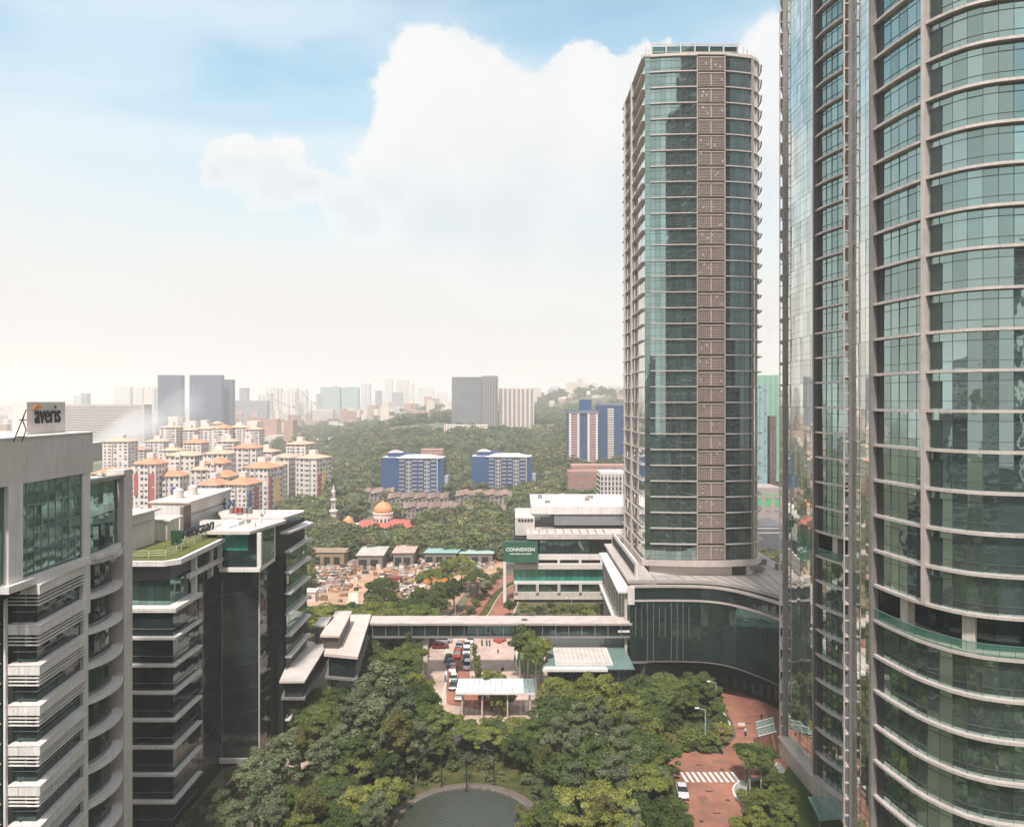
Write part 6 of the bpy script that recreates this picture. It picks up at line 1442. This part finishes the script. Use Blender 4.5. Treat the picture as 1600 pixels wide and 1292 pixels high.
# right strip by the road
for a in [("tuft",0,1165,1160,119),("tuft",1,1180,1158,121),("tuft",0,1195,1165,119),("tuft",0,1208,1170,121),("tuft",1,1172,1172,116),("tuft",0,1190,1178,115)]: T(*a, place="kerbed strip beside the road", wide=1.15)
for a in [("broad",2,1200,1228,110),("shrub",0,1165,1235,112),("shrub",1,1175,1245,110),("broad",2,1185,1262,103),("broad",1,1215,1240,108),("shrub",0,1190,1240,112),("broad",2,1215,1268,102),("shrub",2,1170,1262,106),("shrub",0,1158,1275,104),("broad",0,1230,1255,106),("broad",1,1212,1205,114),("shrub",0,1205,1215,116),("broad",2,1225,1225,110),("broad",0,1200,1195,118)]: T(*a, place="strip right of the road")
# beyond the footbridge
for a in [("broad",1,590,905,212),("rain",2,600,900,216),("broad",0,580,925,206),("broad",1,612,920,205),("rain",1,675,885,225),("broad",0,700,870,236),("rain",0,720,865,240),("broad",1,660,915,205),("broad",1,690,905,210),("rain",1,735,880,236),("broad",2,640,930,198),("broad",0,655,935,196),("rain",0,625,945,192),("broad",1,710,900,214),("rain",2,745,890,228),("broad",1,680,925,198)]:
    T(*a, 0.72, place="belt beside the upper road")
for i in range(16): T(rt.choice(["broad","rain"]), rt.randrange(3), 470+i*13+rt.uniform(-4,4), rt.uniform(932,948), rt.uniform(180,197), place="row behind the footbridge")
for i in range(12): T("broad", rt.randrange(3), 800+i*13+rt.uniform(-4,4), rt.uniform(936,946), rt.uniform(205,214), wide=0.8, place="bed before the white office")
for i in range(9): y = 206+i*7; tree("shrub", rt.randrange(3), up1[0][0]-1.2+ (y-203)*0.17, y, 2.6, 0, 1.0, "upper road's median")
for i, t_ in enumerate(TREES):   # mixed species in the dense stands
    if t_[0] == "broad" and t_[7] in ("stand right of the pond", "clump left of the pond", "tall group behind the pond") and i % 3 == 0: t_[0] = "gum"; t_[4] *= 1.12; t_[6] = 1.15
# placed list -> objects, each label naming its kind, its place and its order there
ORD = ["first","second","third","fourth","fifth","sixth","seventh","eighth","ninth","tenth","eleventh","twelfth","thirteenth","fourteenth","fifteenth","sixteenth"]
from collections import defaultdict
byk = defaultdict(list)
for t_ in TREES: byk[(t_[0], t_[1], t_[7])].append(t_)
ROOTS = {}
for (kind, var, place), lst in byk.items():
    lst.sort(key=lambda t: 800+F*t[2]/t[3])
    for i, t_ in enumerate(lst):
        _, _, x, y, h, z, wd, pl = t_
        me, tm, hh = template(kind, var)
        base = DESC[kind][var]; n = len(lst)
        if n == 1: lab = f"{base}, the only one in the {place}"
        elif i == 0: lab = f"{base}, leftmost in the {place}"
        elif i == n-1: lab = f"{base}, rightmost in the {place}"
        else: lab = f"{base}, {ORD[i]} from left in the {place}"
        s = h/hh; rz = rt.uniform(0, 6.28)
        if (kind, var) not in ROOTS:
            r_ = thing(NAMES[kind][0], lab, NAMES[kind][1], (x, y, z), place, rz); BASE[r_.name] = (0,0,0); r_.scale = (s*wd, s*wd, s)
            c = obj("crown", me, None, r_); tk = obj("trunk", tm, None, r_); ROOTS[(kind, var)] = r_
        else:
            r_ = copy_tree(ROOTS[(kind, var)], None, (x, y, z), rz, (s*wd*rt.uniform(0.9, 1.1), s*wd*rt.uniform(0.9, 1.1), s), lab)
            r_['group'] = place
# ---- far woods as one mass: crown clumps instanced over the terrain
def gn_scatter(name, pts, scales, templates, kind_label):
    me = bpy.data.meshes.new(name); me.from_pydata(pts, [], []); a = me.attributes.new("sz", 'FLOAT', 'POINT'); a.data.foreach_set('value', scales)
    o = bpy.data.objects.new(name, me); C.objects.link(o); o['kind'] = "stuff"; o['label'] = kind_label; o['category'] = "woodland"
    ng = bpy.data.node_groups.new(name, 'GeometryNodeTree'); ng.interface.new_socket("Geometry", in_out='INPUT', socket_type='NodeSocketGeometry'); ng.interface.new_socket("Geometry", in_out='OUTPUT', socket_type='NodeSocketGeometry')
    gi = ng.nodes.new('NodeGroupInput'); go = ng.nodes.new('NodeGroupOutput'); ip = ng.nodes.new('GeometryNodeInstanceOnPoints'); jg = ng.nodes.new('GeometryNodeJoinGeometry')
    for tm in templates:
        to = bpy.data.objects.new(name+"_sprig", tm); oi = ng.nodes.new('GeometryNodeObjectInfo'); oi.inputs['Object'].default_value = to; oi.inputs['As Instance'].default_value = True; ng.links.new(oi.outputs['Geometry'], jg.inputs[0])
    ng.links.new(gi.outputs[0], ip.inputs['Points']); ng.links.new(jg.outputs[0], ip.inputs['Instance']); ip.inputs['Pick Instance'].default_value = True
    rv = ng.nodes.new('FunctionNodeRandomValue'); rv.data_type = 'FLOAT_VECTOR'; rv.inputs[1].default_value = (0.1, 0.1, 6.28); ng.links.new(rv.outputs[0], ip.inputs['Rotation'])
    na = ng.nodes.new('GeometryNodeInputNamedAttribute'); na.data_type = 'FLOAT'; na.inputs['Name'].default_value = "sz"; ng.links.new(na.outputs[0], ip.inputs['Scale'])
    ng.links.new(ip.outputs[0], go.inputs[0]); md = o.modifiers.new("scatter", 'NODES'); md.node_group = ng
    return o
def wood_templates():
    res = []
    for i, m in enumerate((leaf_mat("wood_green", (0.06,0.085,0.035), (0.203, 0.243, 0.101)), leaf_mat("wood_dark", (0.045,0.065,0.028), (0.149, 0.189, 0.081)), leaf_mat("wood_pale", (0.09,0.105,0.045), (0.284, 0.297, 0.135)), leaf_mat("wood_olive", (0.085,0.085,0.04), (0.243, 0.223, 0.108)), leaf_mat("wood_grey", (0.07,0.09,0.055), (0.203, 0.236, 0.135)))):  # leaf tones paled and greyed to add haze to the far woods
        rs = np.random.RandomState(90+i); cl = crown_clumps(rs, 0.5, 7.0, 3.8, 18, 1.7, "round", 0.7); res.append(leaf_mesh("wood_crown", cl, 60, 0.42, m, 90+i))
    return res
WT = wood_templates(); pts = []; szs = []
def blocked(px, Y):
    return False
rw = random.Random(4)
FLATS = [(643, 462, 60), (783, 480, 60), (911, 560, 34), (957, 575, 40), (729, 905, 60), (807, 915, 40), (590, 900, 40), (675, 640, 30), (916,430,40), (938,500,60), (958,330,40)]
def add_pt(x, y, s):
    for (bx, bY, bw) in FLATS:
        if abs(800+F*x/y-bx) < bw and bY-8 < y < bY+26: return
    pts.append((x, y, ground_z(x, y)-0.5)); szs.append(s)
n = 0
while n < 11500:
    Y = 330*math.exp(rw.uniform(0, 1.75)); px = rw.uniform(430 if Y < 900 else 330, 1240); x = gx(px, Y)
    if px < 500 and Y < 480: continue
    if px < 560 and Y < 560 and px < 505: continue
    if 560 < px < 815 and 365 < Y < 458 and rw.random() < 0.93: continue
    if Y < 372 and 480 < px < 655: continue
    if Y > 900 and mn.noise(Vector((x/260, Y/260, 3))) < -0.12: continue
    if px < 470 and rw.random() < 0.5: continue
    add_pt(x, Y, rw.choice((0.5, 0.8, 1.0, 1.15, 1.5))*rw.uniform(0.8, 1.2)*(1.0+0.35*(Y > 900))); n += 1
for i in range(900):   # belt between yard and mosque
    Y = rw.uniform(284, 335); px = rw.uniform(430, 800)
    if Y > 308 and 540 < px < 660: continue
    pts.append((gx(px, Y), Y, -0.3)); szs.append(rw.uniform(0.7, 1.2))
for i in range(160):
    Y = rw.uniform(290, 318); px = rw.uniform(455, 800); pts.append((gx(px, Y), Y, 0)); szs.append(rw.uniform(0.9, 1.4))
for i in range(420):   # left of and behind the dark block, towards the estate
    Y = rw.uniform(235, 420); px = rw.uniform(440, 520); 
    if Y > 330 or px < 475: pts.append((gx(px, Y), Y, 0)); szs.append(rw.uniform(0.8, 1.3))
for i in range(160):
    Y = rw.uniform(250, 330); px = rw.uniform(1185, 1240); pts.append((gx(px, Y), Y, -0.5)); szs.append(rw.uniform(0.4, 0.7))
gn_scatter("woodland", pts, szs, WT, "dense green woodland covering the slopes beyond the yard and blue blocks")
# park and street trees behind the viewpoint (they show in the glass)
pts = []; szs = []
for i in range(900):
    x = rw.uniform(-160, 60) if rw.random() < 0.6 else rw.uniform(-60, 200); y = rw.uniform(-260, 62)
    if 30 < x < 75 and 60 < y: continue
    if x < -44 and y > 55: continue
    pts.append((x, y, 0)); szs.append(rw.uniform(1.0, 1.8))
gn_scatter("park_trees", pts, szs, WT, "park trees massed around and behind the viewpoint, mirrored in the glass")
# low ground cover under the park trees
pts = []; szs = []
for i in range(1700):
    x = rw.uniform(-38, 26); y = rw.uniform(97, 131)
    if ((x-pc[0])/(pr[0]+2.6))**2+((y-pc[1])/(pr[1]+2.6))**2 < 1: continue
    if -16 < x < 4 and y < 124 and rw.random() < 0.85: continue
    if x < -20 and 110 < y < 128 and rw.random() < 0.5: continue
    pts.append((x, y, -0.2)); szs.append(rw.uniform(0.12, 0.30))
for i in range(700):
    x = rw.uniform(16, 42); y = rw.uniform(131, 156)
    if ((x-28)/14)**2+((y-144)/13)**2 > 1 or not (y > 131.5): continue
    pts.append((x, y, 0)); szs.append(rw.uniform(0.12, 0.26))
for i in range(600):
    x = rw.uniform(-44, 28); y = rw.uniform(176, 205)
    if -22 < x < 11: continue
    pts.append((x, y, -0.2)); szs.append(rw.uniform(0.2, 0.4))
gn_scatter("undergrowth", pts, szs, WT, "low bushy undergrowth beneath the park trees")

# ================================================================== VEHICLES, PEOPLE, LAMPS
def car_proto(body, kind="saloon"):
    m = mat("car_paint_"+body[0], body[1], 0.3, 0.2, 0.02, 1, spec=0.6); g = mat("car_glass", (0.02,0.025,0.03), 0.1, 0.2, 0.05); ty = mat("tyre", (0.02,0.02,0.02), 0.9); lt = mat("tail_light", (0.35,0.02,0.02), 0.4); hl = mat("head_light", (0.7,0.7,0.68), 0.2)
    hh = 1.45 if kind == "saloon" else 1.75; t = thing("parked_car" if False else "car", "", "car", (0,0,0), local=True)
    def loft(secs):
        mb = MB(); n = len(secs); vs = []
        for (y, w_, z0, z1, wt) in secs: vs += [(-w_/2, y, z0), (w_/2, y, z0), (w_/2, y, (z0+z1)/2), (wt/2, y, z1), (-wt/2, y, z1), (-w_/2, y, (z0+z1)/2)]
        fs = [tuple(range(5,-1,-1)), tuple(range((n-1)*6, n*6))]
        for i in range(n-1):
            for k in range(6): fs.append((i*6+k, i*6+(k+1) % 6, (i+1)*6+(k+1) % 6, (i+1)*6+k))
        return mb.add(vs, fs)
    bz = 0.88 if kind == "saloon" else 1.0
    obj("body", loft([(-2.15,1.5,0.45,0.62,1.4),(-2.0,1.72,0.28,bz-0.08,1.6),(-1.2,1.78,0.26,bz,1.66),(1.2,1.78,0.26,bz,1.66),(1.95,1.74,0.28,bz-0.02,1.6),(2.15,1.55,0.42,bz-0.18,1.45)]), m, t)
    r0, r1 = (-0.95, 1.55) if kind == "saloon" else (-1.15, 2.05)
    obj("windows", loft([(r0,1.62,bz-0.05,bz+0.02,1.5),(r0+0.6,1.55,bz-0.05,hh-0.06,1.28),(r1-0.55,1.55,bz-0.05,hh-0.06,1.28),(r1,1.6,bz-0.05,bz+0.04,1.5)]), g, t)
    obj("roof", loft([(r0+0.62,1.3,hh-0.07,hh-0.02,1.2),(r0+1.0,1.36,hh-0.08,hh,1.2),(r1-0.9,1.36,hh-0.08,hh,1.2),(r1-0.55,1.3,hh-0.07,hh-0.02,1.2)]), m, t)
    wh = MB().tube((-0.11,0,0),(0.11,0,0),0.32,n=12).mesh("wheel"); wh.materials.append(ty)
    for sx in (-0.8, 0.8):
        for sy in (-1.3, 1.3): inst("wheel", wh, (sx, sy, 0.32), (0,0,0), t)
    for sx in (-0.6, 0.6): obj("tail_light", MB().box(sx-0.16, sx+0.16, -2.19, -2.1, 0.55, 0.7), lt, t); obj("headlight", MB().box(sx-0.16, sx+0.16, 2.08, 2.18, 0.5, 0.66), hl, t)
    return t
COL = {"white": (0.75,0.75,0.74), "silver": (0.42,0.42,0.43), "black": (0.02,0.02,0.025), "red": (0.42,0.04,0.02), "grey": (0.12,0.125,0.13), "maroon": (0.16,0.02,0.025)}
CARS = {}
carlist = [("black",715,1021,186,0,"saloon","dark car nearest the footbridge in the left queue"),("black",700.5,1031.5,0,0,"saloon","black car beside the red one in the left queue"),("grey",703.5,1039,0,0,"saloon","dark grey car behind the black one in the left queue"),("silver",707.5,1046.5,0,0,"saloon","silver car halfway down the left queue"),
 ("maroon",708,1054,0,0,"suv","maroon car next to the canopy's left end"),("white",709,1063,0,0,"saloon","white car at the canopy's left corner"),("red",715.5,1026,0,0,"suv","bright red upright car in the middle of the plaza lanes"),("silver",717,1012,0,0,"saloon","silver car ahead of the bright red one"),
 ("white",730,1010,0,0,"saloon","white car first in the right-hand plaza line"),("white",729.5,1020,0,0,"saloon","white car second in the right-hand plaza line"),("grey",728.5,1030.5,0,0,"saloon","grey car third in the right-hand plaza line"),("white",730,1043,0,0,"suv","white car last in the right-hand line before the canopy"),
 ("white",719,1079,0,0,"saloon","white car just out from under the canopy at left"),("black",746,1077,0,15,"saloon","black car emerging under the canopy by the kerb"),("silver",752.5,1088,0,10,"suv","silver car following the black one below the canopy"),("red",753.5,1095,0,5,"saloon","red car low in the lane below the canopy"),
 ("white",793,1086,0,85,"suv","large white car parked across, right of the canopy posts"),("maroon",688,1012,0,90,"saloon","maroon car half under the trees left of the plaza"),("silver",694,1003,0,90,"saloon","silver car parked under the footbridge's edge"),("maroon",577,1031,0,70,"saloon","dark red car in the shade beside the pavilion"),
 ("silver",521,1139,0,70,"saloon","silver car on the pale road by the dark block"),("white",506,1134,0,60,"suv","white car behind the silver one by the dark block"),("white",1066,1240,0,-6,"saloon","white car on the brick road beside the zebra crossing"),
 ("white",735,1003,0,0,"saloon","white car closest under the footbridge"),("silver",718,1090,0,0,"saloon","silver car last in the left lane below the canopy"),("grey",708,1074,0,0,"saloon","grey car beneath the canopy's left edge"),("white",600,1170,0,40,"saloon","white car glimpsed between the gum trunks")]
for (c, px, py, _, rot, kd, lab) in carlist:
    x, y = gr(px, py, 0.04)
    if (c, kd) not in CARS:
        t = car_proto((c, COL[c]), kd); t.location = (x, y, 0.05); t.rotation_euler = (0,0,R(rot)); t['label'] = lab; CARS[(c, kd)] = t
    else: copy_tree(CARS[(c, kd)], None, (x, y, 0.05), R(rot), None, lab)
def person(px, py, shirt, trou, lab, arms=0):
    x, y = gr(px, py); t = thing("person", lab, "person", (x, y, 0.03), local=True)
    sk = mat("skin", (0.35,0.22,0.15), 0.6)
    me = bpy.data.meshes.new("body"); V = [(0,0,0.95),(0,0,1.2),(0,0,1.42),(0,0,1.52),(0,0.02,1.66),(0.1,0,0.9),(0.12,0.05,0.5),(0.13,0.0,0.08),(-0.1,0,0.9),(-0.12,-0.12,0.5),(-0.13,-0.2,0.1),(0.19,0,1.4),(0.25,0.05,1.12),(0.26,-0.08,0.88),(-0.19,0,1.4),(-0.25,-0.03,1.12),(-0.26,0.1,0.9),(0.13,-0.14,0.04),(-0.13,-0.33,0.06)]
    E = [(0,1),(1,2),(2,3),(3,4),(0,5),(5,6),(6,7),(0,8),(8,9),(9,10),(2,11),(11,12),(12,13),(2,14),(14,15),(15,16),(7,17),(10,18)]
    rad = [.14,.13,.14,.06,.105,.09,.065,.045,.09,.065,.045,.06,.045,.03,.06,.045,.03,.04,.04]
    me.from_pydata(V, E, []); o = bpy.data.objects.new("body", me); C.objects.link(o); o.parent = t
    md = o.modifiers.new("skin", 'SKIN'); 
    for i, r_ in enumerate(rad): me.skin_vertices[0].data[i].radius = (r_, r_*0.85)
    me.skin_vertices[0].data[0].use_root = True; s_ = o.modifiers.new("sub", 'SUBSURF'); s_.levels = 1; s_.render_levels = 1
    me.materials.append(mat("cloth_"+shirt[0], shirt[1], 0.9))
    obj("trousers", MB().tube((0.1,0,0.95),(0.13,0.02,0.1),0.115,0.08).tube((-0.1,0,0.95),(-0.13,-0.17,0.12),0.115,0.08), mat("cloth_"+trou[0], trou[1], 0.9), t)
    obj("hair", MB().lathe((0,0.03,1.66), [(0.115,0.0),(0.12,0.06),(0.07,0.12),(0.01,0.14)], 10), mat("hair", (0.02,0.015,0.01), 0.8), t)
    obj("face", MB().lathe((0,-0.03,1.58), [(0.03,-0.02),(0.085,0.03),(0.088,0.1),(0.05,0.14)], 10), sk, t)
    return t
bk = ("black", (0.03,0.03,0.035)); wt = ("white", (0.6,0.6,0.6)); bl = ("blue", (0.06,0.09,0.2))
for a in ((753,1009,bk,bk,"person in black standing alone left of the plaza pair"),(760.5,1009,bl,bk,"person in blue top, left one of the pair by the red flower bed"),(765,1009.5,bk,bl,"person in black top, right one of the pair by the red flower bed"),(804.5,1033,bk,bk,"person in black walking on the plaza's right edge"),
          (778,1020,wt,bl,"person in a white top crossing the middle of the plaza"),(790,1066,bl,bk,"person in blue at the canopy's far edge"),(1165,1150,wt,bk,"person in white walking by the sign on the brick road"),(1190,1128,bk,bl,"person in dark clothes by the podium shopfront"),(696,1066,bl,bl,"person in blue on the kerb left of the canopy"),(770,1108,wt,bk,"person in white below the canopy by the kerb"),(731.5,1000,wt,bk,"person in white top just past the footbridge"),(524,1106,bk,bk,"person walking down the brown path beside the pavilion")): person(*a)
def motorbike(px, py, rz, lab):
    x, y = gr(px, py); t = thing("motorbike", lab, "motorbike", (x, y, 0.06), rz=rz, local=True); bk_ = mat("black_steel", (0.03,0.03,0.03), 0.5, 0.5); ty = mat("tyre", (0.02,0.02,0.02), 0.9)
    for yy in (-0.65, 0.65): obj("wheel", MB().tube((-0.05,yy,0.3),(0.05,yy,0.3),0.3,n=14), ty, t)
    obj("frame", MB().tube((0,-0.65,0.3),(0,-0.1,0.6),0.06).tube((0,-0.1,0.6),(0,0.45,0.75),0.09).tube((0,0.65,0.3),(0,0.4,1.0),0.05).tube((-0.3,0.35,1.02),(0.3,0.35,1.02),0.03), bk_, t)
    obj("seat", MB().box(-0.13,0.13,-0.7,0.1,0.68,0.8), bk_, t); obj("engine", MB().box(-0.15,0.15,-0.15,0.25,0.25,0.58), mat("engine_grey", (0.2,0.2,0.2), 0.5, 0.4), t)
    return t
motorbike(1122, 1177, R(70), "black motorbike at the island's lower corner on the brick road"); p_ = person(1124, 1176.5, bk, bk, "rider in black beside the motorbike at the island's corner")
motorbike(785, 1048, R(-20), "dark motorbike crossing the plaza above the canopy"); person(786, 1048.5, wt, bk, "rider in a pale top with the motorbike above the canopy")
# street lamps
def lamp(px, pyb, pyt, lab, arms=1, z=0.1, dark=False):
    x, y = gr(px, pyb, z); h = pz(pyt, y)-z; t = thing("street_lamp", lab, "street lamp", (x, y, z), local=True); m = mat("lamp_post_dark", (0.03,0.03,0.03), 0.5, 0.2) if dark else mat("lamp_post_pale", (0.55,0.54,0.50), 0.5, 0.2)
    obj("base", MB().lathe((0,0,0), [(0.22,0),(0.22,0.25),(0.12,0.35)], 10), m, t); obj("pole", MB().tube((0,0,0),(0,0,h),0.11,0.07,n=8), m, t)
    for s in ((1,), (1, -1))[arms-1]:
        obj("arm", MB().tube((0,0,h-0.1),(-1.5*s,0,h+0.25),0.05,n=6), m, t); obj("lantern", MB().prism([(-1.5*s-0.4,-0.16),(-1.5*s+0.35,-0.16),(-1.5*s+0.35,0.16),(-1.5*s-0.4,0.16)], h+0.18, h+0.34), m if dark else mat("lamp_head", (0.75,0.75,0.7), 0.4), t)
for a in ((1102,1172,1108,"pale street lamp on the island's lower edge, by the brick road",1),(1001,1150,1096,"pale lamp with a short arm rising from the stand left of the island",1),(1119,1110,1066,"pale lamp against the podium's dark glass",1),(711,960,918,"double-armed pale lamp on the upper road's median",2),
          (614,1060,1018,"lamp standing among trees right of the pavilion",1),(492,1140,1104,"lamp on the pale road by the dark block's foot",1),(750,935,905,"lamp on the upper road's right-hand verge, farther up",1),(893,957,935,"white forked lamp in front of the white office block",2),(531,950,922,"slim lamp behind the pavilion roof",1),
          (729,1235,1180,"thin dark lamp behind the pond, middle one of three",1,0.1,True),(772,1225,1172,"thin dark lamp behind the pond, right one of three",1,0.1,True),(690,1228,1178,"thin dark lamp behind the pond, left one of three",1,0.1,True),(484,1120,1090,"lamp near the ramp roof, left of the pavilion",1)): lamp(*a)
# small street things
f = thing("railing", "pale metal railing along the kerb of the road by the dark block", "railing", (-36, 140, 0)); ry = resample([gr(478,1122), gr(505,1124), gr(522,1122)], 1.5); mb = MB()
for (x, y) in ry: mb.box(x-0.04, x+0.04, y-0.04, y+0.04, 0, 1.1)
mb.ribbon(ry, offs(ry, 0.06), 1.05, 1.12); mb.ribbon(ry, offs(ry, 0.06), 0.55, 0.6); obj("bars", mb, M_ALU, f)
g = thing("road_sign", "small white sign board on the brick road's bend", "road sign", (*gr(1158,1140), 0), local=True); obj("board", MB().box(-0.7, 0.7, -0.05, 0, 0.8, 1.4), M_WHITE, g); obj("post", MB().tube((0,-0.0,0),(0,0,0.8),0.05), M_ALUD, g)

NTH_B = ["first","second","third","fourth","fifth","sixth","seventh","eighth","ninth","tenth","eleventh","twelfth","thirteenth","fourteenth","fifteenth"]
# ================================================================== TOWERS BEHIND THE VIEWPOINT (mirrored in the glass)
for (lab, x, y, w_, d, h, m, st_) in (("dark glass tower behind the viewpoint, mirrored in the middle tower", 75, -150, 26, 24, 125, mat("dark_tower", (0.05,0.07,0.07), 0.3, 0.5), "bands"),
      ("pale slab tower behind the viewpoint, mirrored in the glass", -10, -210, 38, 20, 82, PALE, "grid"), ("grey office tower behind the viewpoint, mirrored in the glass", -75, -130, 30, 22, 66, GREYB, "bands"),
      ("low dark office behind the viewpoint, mirrored in the glass", 20, -120, 50, 20, 40, mat("dark_tower", (0.05,0.07,0.07), 0.3, 0.5), "bands"), ("cream block behind the viewpoint, mirrored in the glass", -130, -190, 40, 20, 74, CREAM, "grid"),
      ("tall grey tower far behind the viewpoint, mirrored in the glass", 140, -260, 34, 24, 140, GREYB, "grid"), ("white tower far behind the viewpoint, mirrored in the glass", -60, -330, 26, 20, 108, PALE, "grid"), ("long dark block left of the viewpoint, mirrored in the glass", -190, -20, 40, 60, 58, mat("dark_tower", (0.05,0.07,0.07), 0.3, 0.5), "bands")):
    t = thing("reflected_tower", lab, "building", (x, y, 0), local=True); obj("walls", MB().box(-w_/2, w_/2, -d/2, d/2, 0, h), m, t); wb = MB(); k = 1.0
    while k < h-2:
        if st_ == "bands": wb.box(-w_/2-0.1, w_/2+0.1, -d/2-0.1, d/2+0.1, k, k+1.0)
        else:
            n = int(w_/3)
            for i in range(n): wb.box(-w_/2+i*3+0.7, -w_/2+i*3+2.3, d/2, d/2+0.1, k, k+1.6)
        k += 4 if st_ == "bands" else 3.3
    obj("windows", wb, GRYW if st_ == "bands" else WIN, t, kind="stuff")

for i, (x, y, w_, d, h, k_) in enumerate(((120,-40,26,22,92,0),(175,-115,30,24,124,1),(95,-95,24,20,78,2),(225,-55,30,26,104,0),(150,-190,26,22,150,1),(62,-70,28,18,46,2),(250,-150,36,24,90,2),(190,10,24,30,70,1),
      (-112,-62,24,22,90,0),(-160,-120,28,24,118,1),(-92,-42,22,20,56,2),(-230,-60,34,40,80,1),(-210,30,26,40,64,2),(-45,-95,22,18,62,1),(5,-175,22,18,96,0))):
    t = thing("reflected_tower", ("dark", "pale", "grey")[k_]+" tower behind the viewpoint mirrored in the glass, "+NTH_B[i]+" of the cluster", "building", (x, y, 0), "towers behind the viewpoint", local=True)
    obj("walls", MB().box(-w_/2, w_/2, -d/2, d/2, 0, h), (mat("dark_tower", (0.05,0.07,0.07), 0.3, 0.5), PALE, mat("slate_tower", (0.13,0.14,0.15), 0.5))[k_], t); wb = MB(); z = 1.5
    while z < h-2:
        for s_ in (-1, 1):
            wb.box(-w_/2+0.6, w_/2-0.6, s_*d/2-0.08, s_*d/2+0.08, z, z+1.5); wb.box(s_*w_/2-0.08, s_*w_/2+0.08, -d/2+0.6, d/2-0.6, z, z+1.5)
        z += 3.8
    obj("windows", wb, (GRYW, WIN, WING)[k_], t, kind="stuff"); obj("roof_house", MB().box(-w_/4, w_/5, -d/4, d/4, h, h+4), GREYB, t)

# ================================================================== SMOKE AND HAZE
def volume_mat(name, col, dens, noise=False, aniso=0.0):
    m = bpy.data.materials.new(name); m.use_nodes = True; nt = m.node_tree; nt.nodes.clear(); o = nt.nodes.new('ShaderNodeOutputMaterial'); v = nt.nodes.new('ShaderNodeVolumePrincipled')
    v.inputs['Color'].default_value = (*col, 1); v.inputs['Density'].default_value = dens; v.inputs['Anisotropy'].default_value = aniso; nt.links.new(v.outputs[0], o.inputs['Volume'])
    if noise:
        g = nt.nodes.new("ShaderNodeTexCoord"); n = nt.nodes.new("ShaderNodeTexNoise"); n.inputs['Scale'].default_value = 3.2; n.inputs['Detail'].default_value = 4; nt.links.new(g.outputs['Generated'], n.inputs['Vector'])
        gr_ = nt.nodes.new("ShaderNodeVectorMath"); gr_.operation = 'DISTANCE'; gr_.inputs[1].default_value = (0.5,0.5,0.5); nt.links.new(g.outputs['Generated'], gr_.inputs[0])
        a = nt.nodes.new("ShaderNodeMath"); a.operation = 'MULTIPLY_ADD'; nt.links.new(gr_.outputs['Value'], a.inputs[0]); a.inputs[1].default_value = -1.6; nt.links.new(n.outputs['Fac'], a.inputs[2])
        r = nt.nodes.new("ShaderNodeMapRange"); nt.links.new(a.outputs[0], r.inputs[0]); r.inputs[1].default_value = -0.22; r.inputs[2].default_value = 0.25; r.inputs[4].default_value = dens; nt.links.new(r.outputs[0], v.inputs['Density'])
    return m
HAZE_D = 0.00030
hz = obj("haze", MB().box(-7200, 7200, -800, 9450, -20, 196), volume_mat("haze_air", (1.0, 0.985, 0.98), HAZE_D), kind="stuff")
def smoke(c, sx, sy, sz, rot, dens, lab):
    bm = bmesh.new(); bmesh.ops.create_icosphere(bm, subdivisions=3, radius=1.0); me = bpy.data.meshes.new("smoke"); bm.to_mesh(me); bm.free()
    o = bpy.data.objects.new("smoke", me); C.objects.link(o); o.location = c; o.scale = (sx, sy, sz); o.rotation_euler = rot; me.materials.append(volume_mat("smoke_white", (0.98,0.98,1.0), dens, True)); o['kind'] = "stuff"; o['label'] = lab; o['category'] = "smoke"
smoke(at(200, 676, 560), 44, 22, 18, (0, R(-28), 0), 0.05, "white smoke plume drifting right over the estate's left end")
smoke(at(275, 645, 760), 50, 20, 26, (0, R(-35), 0), 0.02, "thin bluish smoke in front of the dark slab towers")
